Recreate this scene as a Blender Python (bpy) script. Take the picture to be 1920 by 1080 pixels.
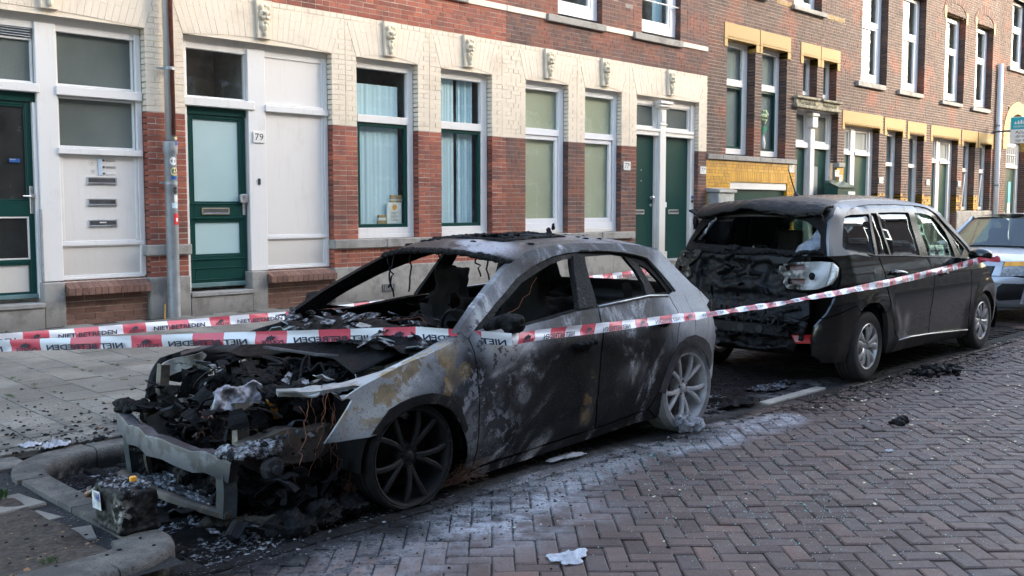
import bpy, bmesh, math, random
from mathutils import Vector, Matrix, noise as mnoise
from mathutils.geometry import delaunay_2d_cdt
random.seed(7)
R_ = math.radians
scene = bpy.context.scene
COL = scene.collection
for o in list(bpy.data.objects): bpy.data.objects.remove(o)

# ---------------------------------------------------------------- camera, sky, sun, exposure
cam_d = bpy.data.cameras.new('camera'); cam = bpy.data.objects.new('camera', cam_d); COL.objects.link(cam)
cam.location = (0, 0, 1.60); cam.rotation_euler = (R_(90 - 4.6), 0, R_(-46.2))
cam_d.sensor_width = 36; cam_d.lens = 35.25; cam_d.clip_start = 0.05; cam_d.clip_end = 600
scene.camera = cam
SUN_EL, SUN_AZ = 20.0, 132.0          # azimuth: clockwise from +Y
world = bpy.data.worlds.new('World'); scene.world = world; world.use_nodes = True
wn = world.node_tree; bg = wn.nodes['Background']
sky = wn.nodes.new('ShaderNodeTexSky'); sky.sky_type = 'NISHITA'; sky.sun_disc = False
sky.sun_elevation = R_(SUN_EL); sky.sun_rotation = R_(SUN_AZ)
sky.air_density = 1.0; sky.dust_density = 1.6; sky.ozone_density = 0.2
wn.links.new(sky.outputs[0], bg.inputs[0]); bg.inputs[1].default_value = 0.15
sun_d = bpy.data.lights.new('sun', 'SUN'); sun_d.energy = 0.75; sun_d.angle = R_(10); sun_d.color = (1, .90, .76)
sun = bpy.data.objects.new('sun', sun_d); COL.objects.link(sun)
_sd = Vector((math.sin(R_(SUN_AZ)) * math.cos(R_(SUN_EL)), math.cos(R_(SUN_AZ)) * math.cos(R_(SUN_EL)), math.sin(R_(SUN_EL))))
sun.rotation_euler = _sd.to_track_quat('Z', 'Y').to_euler()
vs = scene.view_settings; vs.view_transform = 'Standard'; vs.look = 'None'; vs.exposure = 2.8; vs.gamma = 1; vs.use_curve_mapping = False
scene.render.film_transparent = False

# ---------------------------------------------------------------- node helper
class G:
    def __init__(s, name):
        s.m = bpy.data.materials.new(name); s.m.use_nodes = True
        s.t = s.m.node_tree; s.t.nodes.clear()
        s.out = s.t.nodes.new('ShaderNodeOutputMaterial')
        s.p = s.t.nodes.new('ShaderNodeBsdfPrincipled'); s.t.links.new(s.p.outputs[0], s.out.inputs[0])
    def set(s, sock, v):
        if v is None: return
        if isinstance(v, bpy.types.NodeSocket): s.t.links.new(v, sock)
        else:
            if hasattr(sock.default_value, '__len__') and not hasattr(v, '__len__'): v = (v,) * len(sock.default_value)
            if hasattr(sock.default_value, '__len__') and len(sock.default_value) == 4 and len(v) == 3: v = tuple(v) + (1,)
            sock.default_value = v
    def node(s, typ, ins={}, out=0, **props):
        n = s.t.nodes.new('ShaderNode' + typ)
        for k, v in props.items(): setattr(n, k, v)
        for k, v in ins.items(): s.set(n.inputs[k], v)
        return n.outputs[out]
    def obj(s): return s.node('TexCoord', out=3)
    def pos(s): return s.node('NewGeometry', out=0)
    def xyz(s, v):
        n = s.t.nodes.new('ShaderNodeSeparateXYZ'); s.set(n.inputs[0], v); return n.outputs
    def vec(s, x, y, z): return s.node('CombineXYZ', {0: x, 1: y, 2: z})
    def scale(s, v, sc): return s.node('VectorMath', {0: v, 1: sc}, operation='MULTIPLY')
    def vadd(s, a, b): return s.node('VectorMath', {0: a, 1: b}, operation='ADD')
    def noise(s, v, scale, detail=4, rough=.55, dist=0, out=0):
        return s.node('TexNoise', {'Vector': v, 'Scale': scale, 'Detail': detail, 'Roughness': rough, 'Distortion': dist}, out=out)
    def voro(s, v, scale, out=0, feature='F1', rnd=1): return s.node('TexVoronoi', {'Vector': v, 'Scale': scale, 'Randomness': rnd}, out=out, feature=feature)
    def math(s, op, a, b=0., c=0., clamp=False): return s.node('Math', {0: a, 1: b, 2: c}, operation=op, use_clamp=clamp)
    def mul(s, a, b): return s.math('MULTIPLY', a, b)
    def add(s, a, b): return s.math('ADD', a, b)
    def sub(s, a, b): return s.math('SUBTRACT', a, b)
    def inv(s, a): return s.math('SUBTRACT', 1., a)
    def mx(s, a, b): return s.math('MAXIMUM', a, b)
    def sm(s, v, a, b, c=0., d=1.):
        return s.node('MapRange', {0: v, 1: a, 2: b, 3: c, 4: d}, interpolation_type='SMOOTHSTEP')
    def lin(s, v, a, b, c=0., d=1.): return s.node('MapRange', {0: v, 1: a, 2: b, 3: c, 4: d})
    def mix(s, f, a, b, mode='MIX'):
        n = s.t.nodes.new('ShaderNodeMix'); n.data_type = 'RGBA'; n.blend_type = mode
        s.set(n.inputs[0], f); s.set(n.inputs[6], a); s.set(n.inputs[7], b); return n.outputs[2]
    def ramp(s, f, stops):
        n = s.t.nodes.new('ShaderNodeValToRGB'); s.set(n.inputs[0], f); e = n.color_ramp.elements
        while len(e) < len(stops): e.new(.5)
        for i, (p, c) in enumerate(stops): e[i].position = p; e[i].color = tuple(c) + (1,)
        return n.outputs[0]
    def rnd(s):   # per piece value: island random + object random
        a = s.node('NewGeometry', out=8); b = s.node('ObjectInfo', out=5)
        return s.math('FRACT', s.add(a, b))
    def white(s, v): return s.node('TexWhiteNoise', {1: v}, noise_dimensions='1D')
    def blob(s, v, c, r, soft=.5, st=(1, 1, 1)):
        d = s.node('VectorMath', {0: s.scale(s.node('VectorMath', {0: v, 1: c}, operation='SUBTRACT'), st)}, out=1, operation='LENGTH')
        return s.sm(d, r * (1 + soft), r * (1 - soft))
    def seg(s, v, a, b, r, soft=.5):    # mask round a segment in the XY plane
        a, b = Vector(a), Vector(b); d = b - a; L = d.length; d /= L
        q = s.node('VectorMath', {0: v, 1: (a.x, a.y, 0)}, operation='SUBTRACT')
        t = s.node('VectorMath', {0: q, 1: (d.x, d.y, 0)}, out=1, operation='DOT_PRODUCT')
        w = s.node('VectorMath', {0: q, 1: (-d.y, d.x, 0)}, out=1, operation='DOT_PRODUCT')
        t = s.sub(t, s.math('MINIMUM', s.mx(t, 0.), L))
        dd = s.math('SQRT', s.add(s.mul(t, t), s.mul(w, w)))
        return s.sm(dd, r * (1 + soft), r * (1 - soft))
    def bump(s, h, dist=.01, strength=1., normal=None):
        ins = {'Strength': strength, 'Distance': dist, 'Height': h}
        if normal is not None: ins['Normal'] = normal
        return s.node('Bump', ins)
    def done(s, color=None, rough=.6, metal=0., normal=None, **kw):
        s.set(s.p.inputs['Base Color'], color); s.set(s.p.inputs['Roughness'], rough); s.set(s.p.inputs['Metallic'], metal)
        if normal is not None: s.set(s.p.inputs['Normal'], normal)
        for k, v in kw.items(): s.set(s.p.inputs[k.replace('_', ' ')], v)
        return s.m

# ---------------------------------------------------------------- mesh helper
class MB:
    def __init__(s): s.v = []; s.f = []; s.mi = []
    def add(s, vs, fs, mi=0):
        o = len(s.v); s.v += [tuple(v) for v in vs]; s.f += [tuple(i + o for i in f) for f in fs]; s.mi += [mi] * len(fs); return s
    def box(s, x0, x1, y0, y1, z0, z1, mi=0):
        return s.add([(x0,y0,z0),(x1,y0,z0),(x1,y1,z0),(x0,y1,z0),(x0,y0,z1),(x1,y0,z1),(x1,y1,z1),(x0,y1,z1)],
                     [(0,3,2,1),(4,5,6,7),(0,1,5,4),(1,2,6,5),(2,3,7,6),(3,0,4,7)], mi)
    def cbox(s, x0, x1, y0, y1, z0, z1, c=.006, mi=0):   # box with all edges chamfered
        X = (x0, x1); Y = (y0, y1); Z = (z0, z1); sg = (1, -1); vs = []; idx = {}
        for i in (0, 1):
            for j in (0, 1):
                for k in (0, 1):
                    for a in range(3):
                        p = [X[i], Y[j], Z[k]]
                        for b in range(3):
                            if b != a: p[b] += c * sg[(i, j, k)[b]]
                        idx[i, j, k, a] = len(vs); vs.append(p)
        fs = []
        fs += [(idx[i,0,0,0],idx[i,1,0,0],idx[i,1,1,0],idx[i,0,1,0])[::(1 if i else -1)] for i in (0,1)]
        fs += [(idx[0,j,0,1],idx[1,j,0,1],idx[1,j,1,1],idx[0,j,1,1])[::(-1 if j else 1)] for j in (0,1)]
        fs += [(idx[0,0,k,2],idx[1,0,k,2],idx[1,1,k,2],idx[0,1,k,2])[::(1 if k else -1)] for k in (0,1)]
        for i in (0,1):
            for j in (0,1): fs.append((idx[i,j,0,0],idx[i,j,1,0],idx[i,j,1,1],idx[i,j,0,1])[::(1 if i != j else -1)])
            for k in (0,1): fs.append((idx[i,0,k,0],idx[i,1,k,0],idx[i,1,k,2],idx[i,0,k,2])[::(-1 if i != k else 1)])
        for j in (0,1):
            for k in (0,1): fs.append((idx[0,j,k,1],idx[1,j,k,1],idx[1,j,k,2],idx[0,j,k,2])[::(1 if j != k else -1)])
        for i in (0,1):
            for j in (0,1):
                for k in (0,1): fs.append((idx[i,j,k,0],idx[i,j,k,1],idx[i,j,k,2])[::(1 if (i + j + k) % 2 else -1)])
        return s.add(vs, fs, mi)
    def prism(s, pts, d, mi=0):   # polygon of 3D points extruded by vector d
        n = len(pts); d = Vector(d); a = [Vector(p) for p in pts]; b = [p + d for p in a]
        return s.add(a + b, [tuple(range(n))[::-1], tuple(range(n, 2 * n))] + [(i, (i + 1) % n, n + (i + 1) % n, n + i) for i in range(n)], mi)
    def tube(s, pts, r, n=8, mi=0, cap=True):
        pts = [Vector(p) for p in pts]; rr = r if hasattr(r, '__len__') else [r] * len(pts)
        rings = []; up = None
        for i, p in enumerate(pts):
            t = (pts[min(i + 1, len(pts) - 1)] - pts[max(i - 1, 0)]).normalized()
            if up is None: up = t.orthogonal().normalized()
            up = (up - t * up.dot(t)).normalized(); w = t.cross(up)
            rings.append([p + (up * math.cos(k * 2 * math.pi / n) + w * math.sin(k * 2 * math.pi / n)) * rr[i] for k in range(n)])
        vs = [v for r_ in rings for v in r_]; fs = []
        for i in range(len(pts) - 1):
            for k in range(n): fs.append((i*n+k, i*n+(k+1)%n, (i+1)*n+(k+1)%n, (i+1)*n+k))
        if cap: fs += [tuple(range(n))[::-1], tuple(range((len(pts)-1)*n, len(pts)*n))]
        return s.add(vs, fs, mi)
    def lathe(s, prof, n=32, axis='y', c=(0, 0, 0), mi=0):  # prof: (axial, radius)
        vs = []
        for a, r in prof:
            for k in range(n):
                t = 2 * math.pi * k / n; x, y = r * math.cos(t), r * math.sin(t)
                vs.append({'y': (c[0]+x, c[1]+a, c[2]+y), 'z': (c[0]+x, c[1]+y, c[2]+a), 'x': (c[0]+a, c[1]+x, c[2]+y)}[axis])
        fs = []
        for i in range(len(prof) - 1):
            for k in range(n): fs.append((i*n+k, i*n+(k+1)%n, (i+1)*n+(k+1)%n, (i+1)*n+k))
        return s.add(vs, fs, mi)
    def grid(s, fn, nu, nv, mi=0, keep=None):
        vs = [fn(i / nu, j / nv) for j in range(nv + 1) for i in range(nu + 1)]
        fs = [(j*(nu+1)+i, j*(nu+1)+i+1, (j+1)*(nu+1)+i+1, (j+1)*(nu+1)+i) for j in range(nv) for i in range(nu) if keep is None or keep(i, j)]
        return s.add(vs, fs, mi)
    def ball(s, c, r, n=8, m=6, mi=0, jit=0, seed=0):
        rr = r if hasattr(r, '__len__') else (r,) * 3; vs = []; rn = random.Random(seed)
        for j in range(m + 1):
            for i in range(n):
                a, b = 2 * math.pi * i / n, math.pi * j / m
                k = 1 + rn.uniform(-jit, jit)
                vs.append((c[0] + rr[0]*k*math.sin(b)*math.cos(a), c[1] + rr[1]*k*math.sin(b)*math.sin(a), c[2] + rr[2]*k*math.cos(b)))
        return s.add(vs, [(j*n+i, (j+1)*n+i, (j+1)*n+(i+1)%n, j*n+(i+1)%n) for j in range(m) for i in range(n)], mi)
    def mesh(s, name, mats, smooth=False):
        me = bpy.data.meshes.new(name); me.from_pydata(s.v, [], s.f)
        for m in (mats if isinstance(mats, (list, tuple)) else [mats]): me.materials.append(m)
        if any(s.mi): me.polygons.foreach_set('material_index', s.mi)
        if smooth: me.polygons.foreach_set('use_smooth', [True] * len(s.f))
        me.update(); return me
    def build(s, name, mats, parent=None, smooth=False, **kw):
        return link(name, s.mesh(name, mats, smooth), parent, **kw)

def link(name, data, parent=None, loc=None, kind=None, label=None, cat=None, group=None):
    o = bpy.data.objects.new(name, data); COL.objects.link(o)
    if parent is not None: o.parent = parent
    if loc is not None: o.location = loc
    tag(o, label, cat, group, kind); return o
def tag(o, label=None, cat=None, group=None, kind=None):
    if label: o['label'] = label
    if cat: o['category'] = cat
    if group: o['group'] = group
    if kind: o['kind'] = kind
    return o
def thing(name, label, cat, loc=(0, 0, 0), group=None):
    return link(name, None, None, loc, None, label, cat, group)
def autosmooth(o, ang=35):
    me = o.data; bm = bmesh.new(); bm.from_mesh(me)
    for e in bm.edges: e.smooth = not (len(e.link_faces) == 2 and e.calc_face_angle(0) > R_(ang))
    for f in bm.faces: f.smooth = True
    bm.to_mesh(me); bm.free(); return o
def remesh_displace(o, voxel, amp, sc, seed=0, amp2=0, sc2=1):
    """melt a rough lump: voxel remesh then push the surface in and out along its normals"""
    m = o.modifiers.new('r', 'REMESH'); m.mode = 'VOXEL'; m.voxel_size = voxel
    dg = bpy.context.evaluated_depsgraph_get(); me = bpy.data.meshes.new_from_object(o.evaluated_get(dg))
    mats = list(o.data.materials); o.modifiers.clear()
    n = [v.normal.copy() for v in me.vertices]; sd = Vector((seed * 3.7, seed * 1.3, seed * 7.1))
    for v, nn in zip(me.vertices, n):
        d = amp * mnoise.fractal(v.co * sc + sd, 1.0, 2.0, 3)
        if amp2: d += amp2 * mnoise.noise(v.co * sc2 + sd)
        v.co += nn * d
    me.materials.clear()
    for q in mats: me.materials.append(q)
    o.data = me; return o
def text_mesh(s, size, mat, width=None, shear=0, bold=0.0, align='CENTER', spacing=1.0):
    cu = bpy.data.curves.new('lettering', 'FONT'); cu.body = s; cu.size = size; cu.align_x = align; cu.align_y = 'CENTER'
    cu.shear = shear; cu.offset = bold; cu.space_character = spacing; cu.resolution_u = 2
    o = bpy.data.objects.new('lettering', cu); COL.objects.link(o)
    dg = bpy.context.evaluated_depsgraph_get(); dg.update()
    me = bpy.data.meshes.new_from_object(o.evaluated_get(dg)); bpy.data.objects.remove(o); bpy.data.curves.remove(cu)
    me.materials.clear(); me.materials.append(mat)
    if width:
        xs = [v.co.x for v in me.vertices]; w = max(xs) - min(xs)
        for v in me.vertices: v.co.x *= width / w
    return me
# ================================================================ ground materials
def stains(g, col, joint=False):
    p = g.pos(); n1 = g.noise(p, 2.2, 6, .62); n2 = g.noise(p, 14, 5, .6); n3 = g.noise(p, 70, 3, .6)
    nv = g.node('TexNoise', {'Vector': p, 'Scale': 1.6, 'Detail': 5, 'Roughness': .6}, out=1)
    pw = g.vadd(p, g.scale(g.vadd(nv, (-.5, -.5, -.5)), .55))
    pw = g.node('VectorMath', {0: pw, 1: (1, 1, 0)}, operation='MULTIPLY')
    soot = g.mx(g.seg(pw, (2.2, 5.0, 0), (6.4, 5.02, 0), 1.12, .13), g.mul(g.seg(pw, (8.0, 4.9, 0), (13.5, 4.9, 0), 1.0, .14), .93))
    soot = g.mx(soot, g.mul(g.seg(pw, (2.1, 4.12, 0), (3.6, 3.98, 0), .42, .35), .98))
    soot = g.mx(soot, g.mul(g.seg(pw, (3.2, 3.85, 0), (6.2, 3.98, 0), .16, .9), g.sm(n2, .40, .52)))
    soot = g.mx(soot, g.mul(g.seg(pw, (3.2, 3.75, 0), (2.4, 3.6, 0), .30, .7), g.sm(n2, .42, .60)))
    soot = g.mx(soot, g.mul(g.seg(pw, (7.2, 3.8, 0), (12., 3.75, 0), .25, .6), g.sm(n2, .46, .58)))
    soot = g.mx(soot, g.mul(g.sm(n3, .665, .70), .8))
    white = g.mx(g.mul(g.seg(pw, (3.5, 3.62, 0), (5.0, 3.98, 0), .27, .7), 1.0), g.seg(pw, (5.4, 3.82, 0), (6.9, 3.72, 0), .19, .55))
    white = g.mx(white, g.mul(g.seg(pw, (2.6, 3.45, 0), (3.9, 3.45, 0), .30, .8), .42))
    white = g.mx(white, g.mul(g.seg(pw, (6.2, 4.35, 0), (6.9, 4.45, 0), .22, .6), .75))
    white = g.mx(white, g.mul(g.seg(pw, (6.9, 4.3, 0), (8.6, 4.2, 0), .16, .8), .5))
    wm = g.mul(white, g.sm(g.add(g.mul(n1, .55), g.mul(n2, .45)), .36, .62))
    wm = g.mul(wm, g.sm(n3, .30, .52))
    grime = g.sm(n1, .30, .75, .80, 1.12)
    c = g.mix(1., col, g.node('CombineColor', {0: grime, 1: grime, 2: grime}), 'MULTIPLY')
    c = g.mix(g.mul(soot, .97), c, (.009, .009, .0095))
    fl = g.mul(g.mul(g.sm(n3, .60, .68), g.sm(n1, .40, .65)), soot)
    c = g.mix(g.mul(fl, .8), c, (.33, .34, .36))
    c = g.mix(g.mul(g.mul(wm, g.inv(g.mul(soot, .5))), .55 if joint else .92), c, (.50, .51, .54))
    return c, g.add(g.mul(n2, .6), g.mul(n3, .4)), g.mx(soot, wm)

def make_road_brick():
    g = G('road_brick'); r = g.rnd(); p = g.pos()
    base = g.ramp(r, [(0, (.074, .048, .041)), (.25, (.106, .068, .057)), (.5, (.124, .083, .069)), (.75, (.090, .067, .061)), (.9, (.114, .075, .063)), (1, (.152, .090, .070))])
    sp = g.sm(g.noise(p, 160, 2), .35, .70, .78, 1.22)
    base = g.mix(1., base, g.node('CombineColor', {0: sp, 1: sp, 2: sp}), 'MULTIPLY')
    c, h, soot = stains(g, base)
    return g.done(c, g.mx(g.lin(h, .3, .7, .50, .78), g.mul(soot, .92)), 0, g.bump(g.add(h, g.mul(g.noise(p, 300, 2), .4)), .004, .9), Specular_IOR_Level=g.lin(soot, 0, 1, .35, .08))
def make_joint_sand():
    g = G('joint_sand'); p = g.pos()
    moss = g.sm(g.noise(p, 3.1, 4), .50, .62)
    c = g.mix(moss, (.030, .026, .022), (.035, .048, .014))
    c = g.mix(g.sm(g.noise(p, 220, 2), .4, .7), c, (.075, .066, .055))
    c, h, _ = stains(g, c, True)
    return g.done(c, .95, 0, g.bump(g.noise(p, 240, 3), .01))
def make_tile():
    g = G('pavement_tile'); r = g.rnd(); p = g.pos()
    base = g.ramp(r, [(0, (.185, .168, .138)), (.5, (.22, .202, .168)), (1, (.255, .236, .198))])
    n = g.noise(p, 180, 3, .7); sp = g.sm(n, .3, .72, .62, 1.38)
    base = g.mix(1., base, g.node('CombineColor', {0: sp, 1: sp, 2: sp}), 'MULTIPLY')
    stain = g.sm(g.noise(p, 1.5, 6, .6), .35, .68, .62, 1.08)
    base = g.mix(1., base, g.node('CombineColor', {0: stain, 1: stain, 2: stain}), 'MULTIPLY')
    near = g.mul(g.seg(g.node('VectorMath', {0: p, 1: (1, 1, 0)}, operation='MULTIPLY'), (2.4, 6.2, 0), (6.5, 6.3, 0), .9, .8), g.sm(g.noise(p, 6, 5, .65), .40, .62))
    c = g.mix(g.mul(near, .7), base, (.02, .02, .021))
    return g.done(c, .85, 0, g.bump(n, .005, .8))
def make_kerb_mat():
    g = G('kerb_concrete'); p = g.pos(); n = g.noise(p, 150, 3, .7); sp = g.sm(n, .3, .72, .6, 1.35)
    base = g.mix(1., (.175, .160, .140), g.node('CombineColor', {0: sp, 1: sp, 2: sp}), 'MULTIPLY')
    d = g.sm(g.noise(p, 3.5, 6, .68), .38, .60); base = g.mix(g.mul(d, .72), base, (.05, .047, .043))
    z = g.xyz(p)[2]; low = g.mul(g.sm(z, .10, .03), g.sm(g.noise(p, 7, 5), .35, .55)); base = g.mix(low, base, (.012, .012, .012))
    sk = g.mul(g.sm(g.noise(p, 40, 4, .7), .58, .70), .75); base = g.mix(sk, base, (.018, .018, .018))
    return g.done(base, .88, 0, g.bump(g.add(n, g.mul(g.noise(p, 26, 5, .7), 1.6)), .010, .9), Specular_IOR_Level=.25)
def make_soil():
    g = G('bare_soil'); p = g.pos(); n = g.noise(p, 28, 6, .65)
    c = g.ramp(n, [(.3, (.018, .012, .008)), (.5, (.045, .032, .022)), (.7, (.085, .062, .044))])
    return g.done(c, .95, 0, g.bump(n, .03))
M_road = make_road_brick(); M_joint = make_joint_sand(); M_tile = make_tile(); M_kerb = make_kerb_mat(); M_soil = make_soil()
def simple(name, col, rough=.6, metal=0, var=.25, sc=8, bump=0, spec=.5, **kw):
    g = G(name); p = g.obj(); n = g.noise(p, sc, 5, .6); k = g.lin(n, .3, .7, 1 - var, 1 + var)
    c = g.mix(1., col, g.node('CombineColor', {0: k, 1: k, 2: k}), 'MULTIPLY')
    nm = g.bump(g.noise(p, sc * 6, 4), bump, .8) if bump else None
    return g.done(c, g.lin(n, .3, .7, max(0, rough - .08), min(1, rough + .08)), metal, nm, Specular_IOR_Level=spec, **kw)

# ================================================================ road, gutter strip, bricks
KY = 6.05                                     # street face of the kerb along the parking bay
def sheet(name, x0, x1, y0, y1, z, mat, kind='structure'):
    return MB().add([(x0,y0,z),(x1,y0,z),(x1,y1,z),(x0,y1,z)], [(0,1,2,3)]).build(name, mat, kind=kind)
ground = sheet('ground', -150, 250, -200, 200, -.06, M_joint)
road = MB().add([(-30,-8,-.012),(60,-8,-.012),(60,6.2,-.012),(-30,6.2,-.012)], [(0,1,2,3)]).build('road', M_joint, kind='structure')
def pix_size(x, y, z, s):                     # rough size in the frame, only used to choose which pieces become single objects
    fx, fy = math.cos(R_(43.8)), math.sin(R_(43.8)); d = x * fx + y * fy; l = x * fy - y * fx
    if d < .8 or abs(l / d) > .52: return 0
    v = (z - 1.6) / d + .0805
    if v < -.29 or v > .29: return 0
    return s / d
def brick_mesh(L, Wd, h, c=.006):
    l, w = L / 2, Wd / 2; m = MB()
    b = [(-l,-w),(l,-w),(l,w),(-l,w)]
    vs = [(x, y, -h) for x, y in b] + [(x, y, -c) for x, y in b] + [(x - math.copysign(c*1.3, x), y - math.copysign(c*1.3, y), 0) for x, y in b]
    fs = [(8,9,10,11)] + [(i, (i+1)%4, 4+(i+1)%4, 4+i) for i in range(4)] + [(4+i, 4+(i+1)%4, 8+(i+1)%4, 8+i) for i in range(4)]
    return vs, fs
BV, BF = brick_mesh(.203, .098, .02)
rb = random.Random(3); cand = []
A_ = .105; ca, sa = math.cos(R_(-45)), math.sin(R_(-45))
for j in range(-140, 330):
    for i in range(-140, 330):
        m = (i - j) % 4
        if m == 0: cx, cy, rot = (i + 1) * A_, (j + .5) * A_, 0
        elif m == 2: cx, cy, rot = (i + .5) * A_, j * A_, 90
        else: continue
        x, y = cx * ca - cy * sa, cx * sa + cy * ca
        if -1.5 < x < 27 and -3.0 < y < 3.86: cand.append((x, y, rot - 45))
for k in range(int(28.5 / .205)): cand.append((-1.5 + k * .205, 3.98, 0))     # soldier row along the parking bay
for q in range(9):                            # bay bricks, running bond across the bay
    for k in range(int(27 / .105)):
        x = -1.0 + k * .105; y = 4.29 + q * .207 + (.1035 if k % 2 else 0)
        if y < 6.0 and not (x < 2.05): cand.append((x, y, 90))
cand2 = []
for x, y, a in cand:
    cand2.append((pix_size(x, y, 0, .2) + 1e-9 * rb.random(), x, y, a))
cand2.sort(reverse=True)
bmesh_shared = MB().add(BV, BF).mesh('brick', M_road)
stuff = MB(); n_single = 0
for s_, x, y, a in cand2:
    ra = R_(a + rb.gauss(0, .5)); x += rb.gauss(0, .0012); y += rb.gauss(0, .0012); dz = rb.gauss(0, .0028); tx, ty = rb.gauss(0, .015), rb.gauss(0, .015)
    if n_single < 300:
        o = link('brick', bmesh_shared, road, (x, y, dz)); o.rotation_euler = (tx, ty, ra); n_single += 1
    else:
        c, s = math.cos(ra), math.sin(ra)
        stuff.add([(x + vx * c - vy * s, y + vx * s + vy * c, vz + dz + tx * vy - ty * vx) for vx, vy, vz in BV], BF)
stuff.build('brick_paving', M_road, road, kind='stuff')
M_pale = simple('pale_marking_stone', (.36, .34, .30), .8, var=.3, sc=5, bump=.004)
mk = MB()
for x0 in (7.28, 7.62, 7.96): mk.cbox(x0, x0 + .325, 4.08, 4.175, -.02, .006, .006)
mk.build('bay_marking', M_pale, road)

# ================================================================ kerb round the bay corner
def swept_kerb(path, w, z1, name_mesh, gap=.006):
    """one kerb stone: left side of the path is the pavement, rounded street edge"""
    m = MB(); n = len(path); prof = [(0, -.03), (0, z1 - .035), (.006, z1 - .014), (.02, z1 - .003), (.036, z1), (w, z1), (w, -.03)]
    rows = []
    for i, p in enumerate(path):
        p = Vector(p); t = (Vector(path[min(i+1, n-1)]) - Vector(path[max(i-1, 0)])).normalized(); nn = Vector((-t.y, t.x))
        rows.append([(p.x + nn.x * a, p.y + nn.y * a, b) for a, b in prof])
    k = len(prof); vs = [v for r in rows for v in r]; fs = []
    for i in range(n - 1):
        for j in range(k - 1): fs.append((i*k+j, (i+1)*k+j, (i+1)*k+j+1, i*k+j+1))
    fs += [tuple(range(k)), tuple(range((n-1)*k, n*k))[::-1]]
    return m.add(vs, fs)
def arc(cx, cy, r, a0, a1, n=9): return [(cx + r * math.cos(R_(a0 + (a1 - a0) * i / n)), cy + r * math.sin(R_(a0 + (a1 - a0) * i / n))) for i in range(n + 1)]
kerb = thing('kerb', None, None); kerb['kind'] = 'structure'
kw = .17; kz = .12
def kstone(path, w=kw, shrink=.004):
    a = Vector(path[0]); b = Vector(path[1]); path = list(path); path[0] = tuple(a + (b - a).normalized() * shrink)
    a = Vector(path[-1]); b = Vector(path[-2]); path[-1] = tuple(a + (b - a).normalized() * shrink)
    autosmooth(swept_kerb(path, w, kz, '').build('kerb_stone', M_kerb, kerb), 50)
kstone([(-1.0 + .5 * i, 3.93) for i in range(3)]); kstone([(0, 3.93), (.5, 3.93), (1.0, 3.93)]); kstone([(1.0, 3.93), (1.4, 3.93), (1.78, 3.93)], .25)
kstone([(1.78, 3.93)] + arc(1.80, 4.29, .36, -90, 0, 12)[1:], .25)
kstone([(2.16, 4.29), (2.165, 4.6), (2.165, 4.93)]); kstone([(2.165, 4.93), (2.17, 5.3), (2.185, 5.62)])
kstone([(2.185, 5.62)] + [(2.185 + .43 - .43 * math.cos(R_(t)), 5.62 + .43 * math.sin(R_(t))) for t in range(10, 91, 10)], .19)
x = 2.615
while x < 40:
    kstone([(x, KY), (x + .5, KY), (x + 1.0, KY)]); x += 1.0

# ================================================================ sidewalk: 30 x 30 tiles, rising gently towards the houses
FY = 11.25
def side_z(y): return .118 + (y - 6.2) * (.29 - .118) / (FY - 6.2)
sidewalk = MB().add([(-30, 6.2, .105), (60, 6.2, .105), (60, FY + .3, .105 + (FY + .3 - 6.2) * .0341), (-30, FY + .3, .105 + (FY + .3 - 6.2) * .0341)], [(0,1,2,3)])
sidewalk.add([(-30, 3.9, .085), (2.05, 3.9, .085), (2.05, 6.2, .1), (-30, 6.2, .1)], [(0,1,2,3)])
sidewalk = sidewalk.build('sidewalk', M_joint, kind='structure')
TV, TF = brick_mesh(.296, .296, .03, .004); TVh, _ = brick_mesh(.146, .296, .03, .004)
tl = []; rt = random.Random(5)
for i in range(-16, 130):
    x = .15 + i * .3
    for j in range(18):
        y = 6.39 + j * .3 + (.15 if i % 2 else 0)
        if y > FY - .1: continue
        if x < 2.3 and y < 6.0: continue
        tl.append((pix_size(x, y, .15, .3), x, y))
tl.sort(reverse=True)
tm = MB().add(TV, TF).mesh('tile', M_tile); ts = MB()
for k, (s_, x, y) in enumerate(tl):
    dz = rt.gauss(0, .0018); tx, ty = rt.gauss(0, .006), rt.gauss(0, .006); z = side_z(y) + .012 + dz
    if k < 300:
        o = link('tile', tm, sidewalk, (x, y, z)); o.rotation_euler = (.034 + tx, ty, rt.gauss(0, .004))
    else: ts.add([(x + a, y + b, z + c + (.034 + tx) * b - ty * a) for a, b, c in TV], TF)
# half tiles along the kerb and at the corner
for k in range(-16, 130):
    x = .15 + k * .3
    if k % 2: ts.add([(x + a * 1.0, 6.315 + b * .46, side_z(6.3) + .010 + c) for a, b, c in TV], TF)
for i in range(-8, 7):
    for j in range(2):
        x, y = 1.86 - i * .3 - .15, 5.55 + j * .3 + .22
        if x < 1.9: ts.add([(x + a, y + b, .112 + c) for a, b, c in TV], TF)
for k in range(14):
    x = 2.05 - k * .3; ts.add([(x + a, 6.10 + b * .9, .116 + c) for a, b, c in TV], TF)
for (x, y, a) in ((1.80, 5.28, .1), (1.5, 5.29, -.04), (1.2, 5.3, .02), (1.83, 4.98, .2), (1.86, 4.58, -.3)):
    ca2, sa2 = math.cos(a), math.sin(a); ts.add([(x + p * ca2 - q * sa2, y + p * sa2 + q * ca2, (.108 if y > 5.2 else .098) + c + rt.uniform(-.004, .004)) for p, q, c in (TV if y > 5.2 else [(u*.6, v*.7, w) for u, v, w in TV])], TF)
ts.build('tile_paving', M_tile, sidewalk, kind='stuff')
def soil_fn(u, v):
    x = -1.2 + 3.1 * u; y = 4.0 + 1.35 * v
    return (x, y, .108 + .022 * mnoise.fractal(Vector((x * 3, y * 3, 2)), 1, 2, 4) + (.0 if 0 < u < 1 else -.05))
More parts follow.
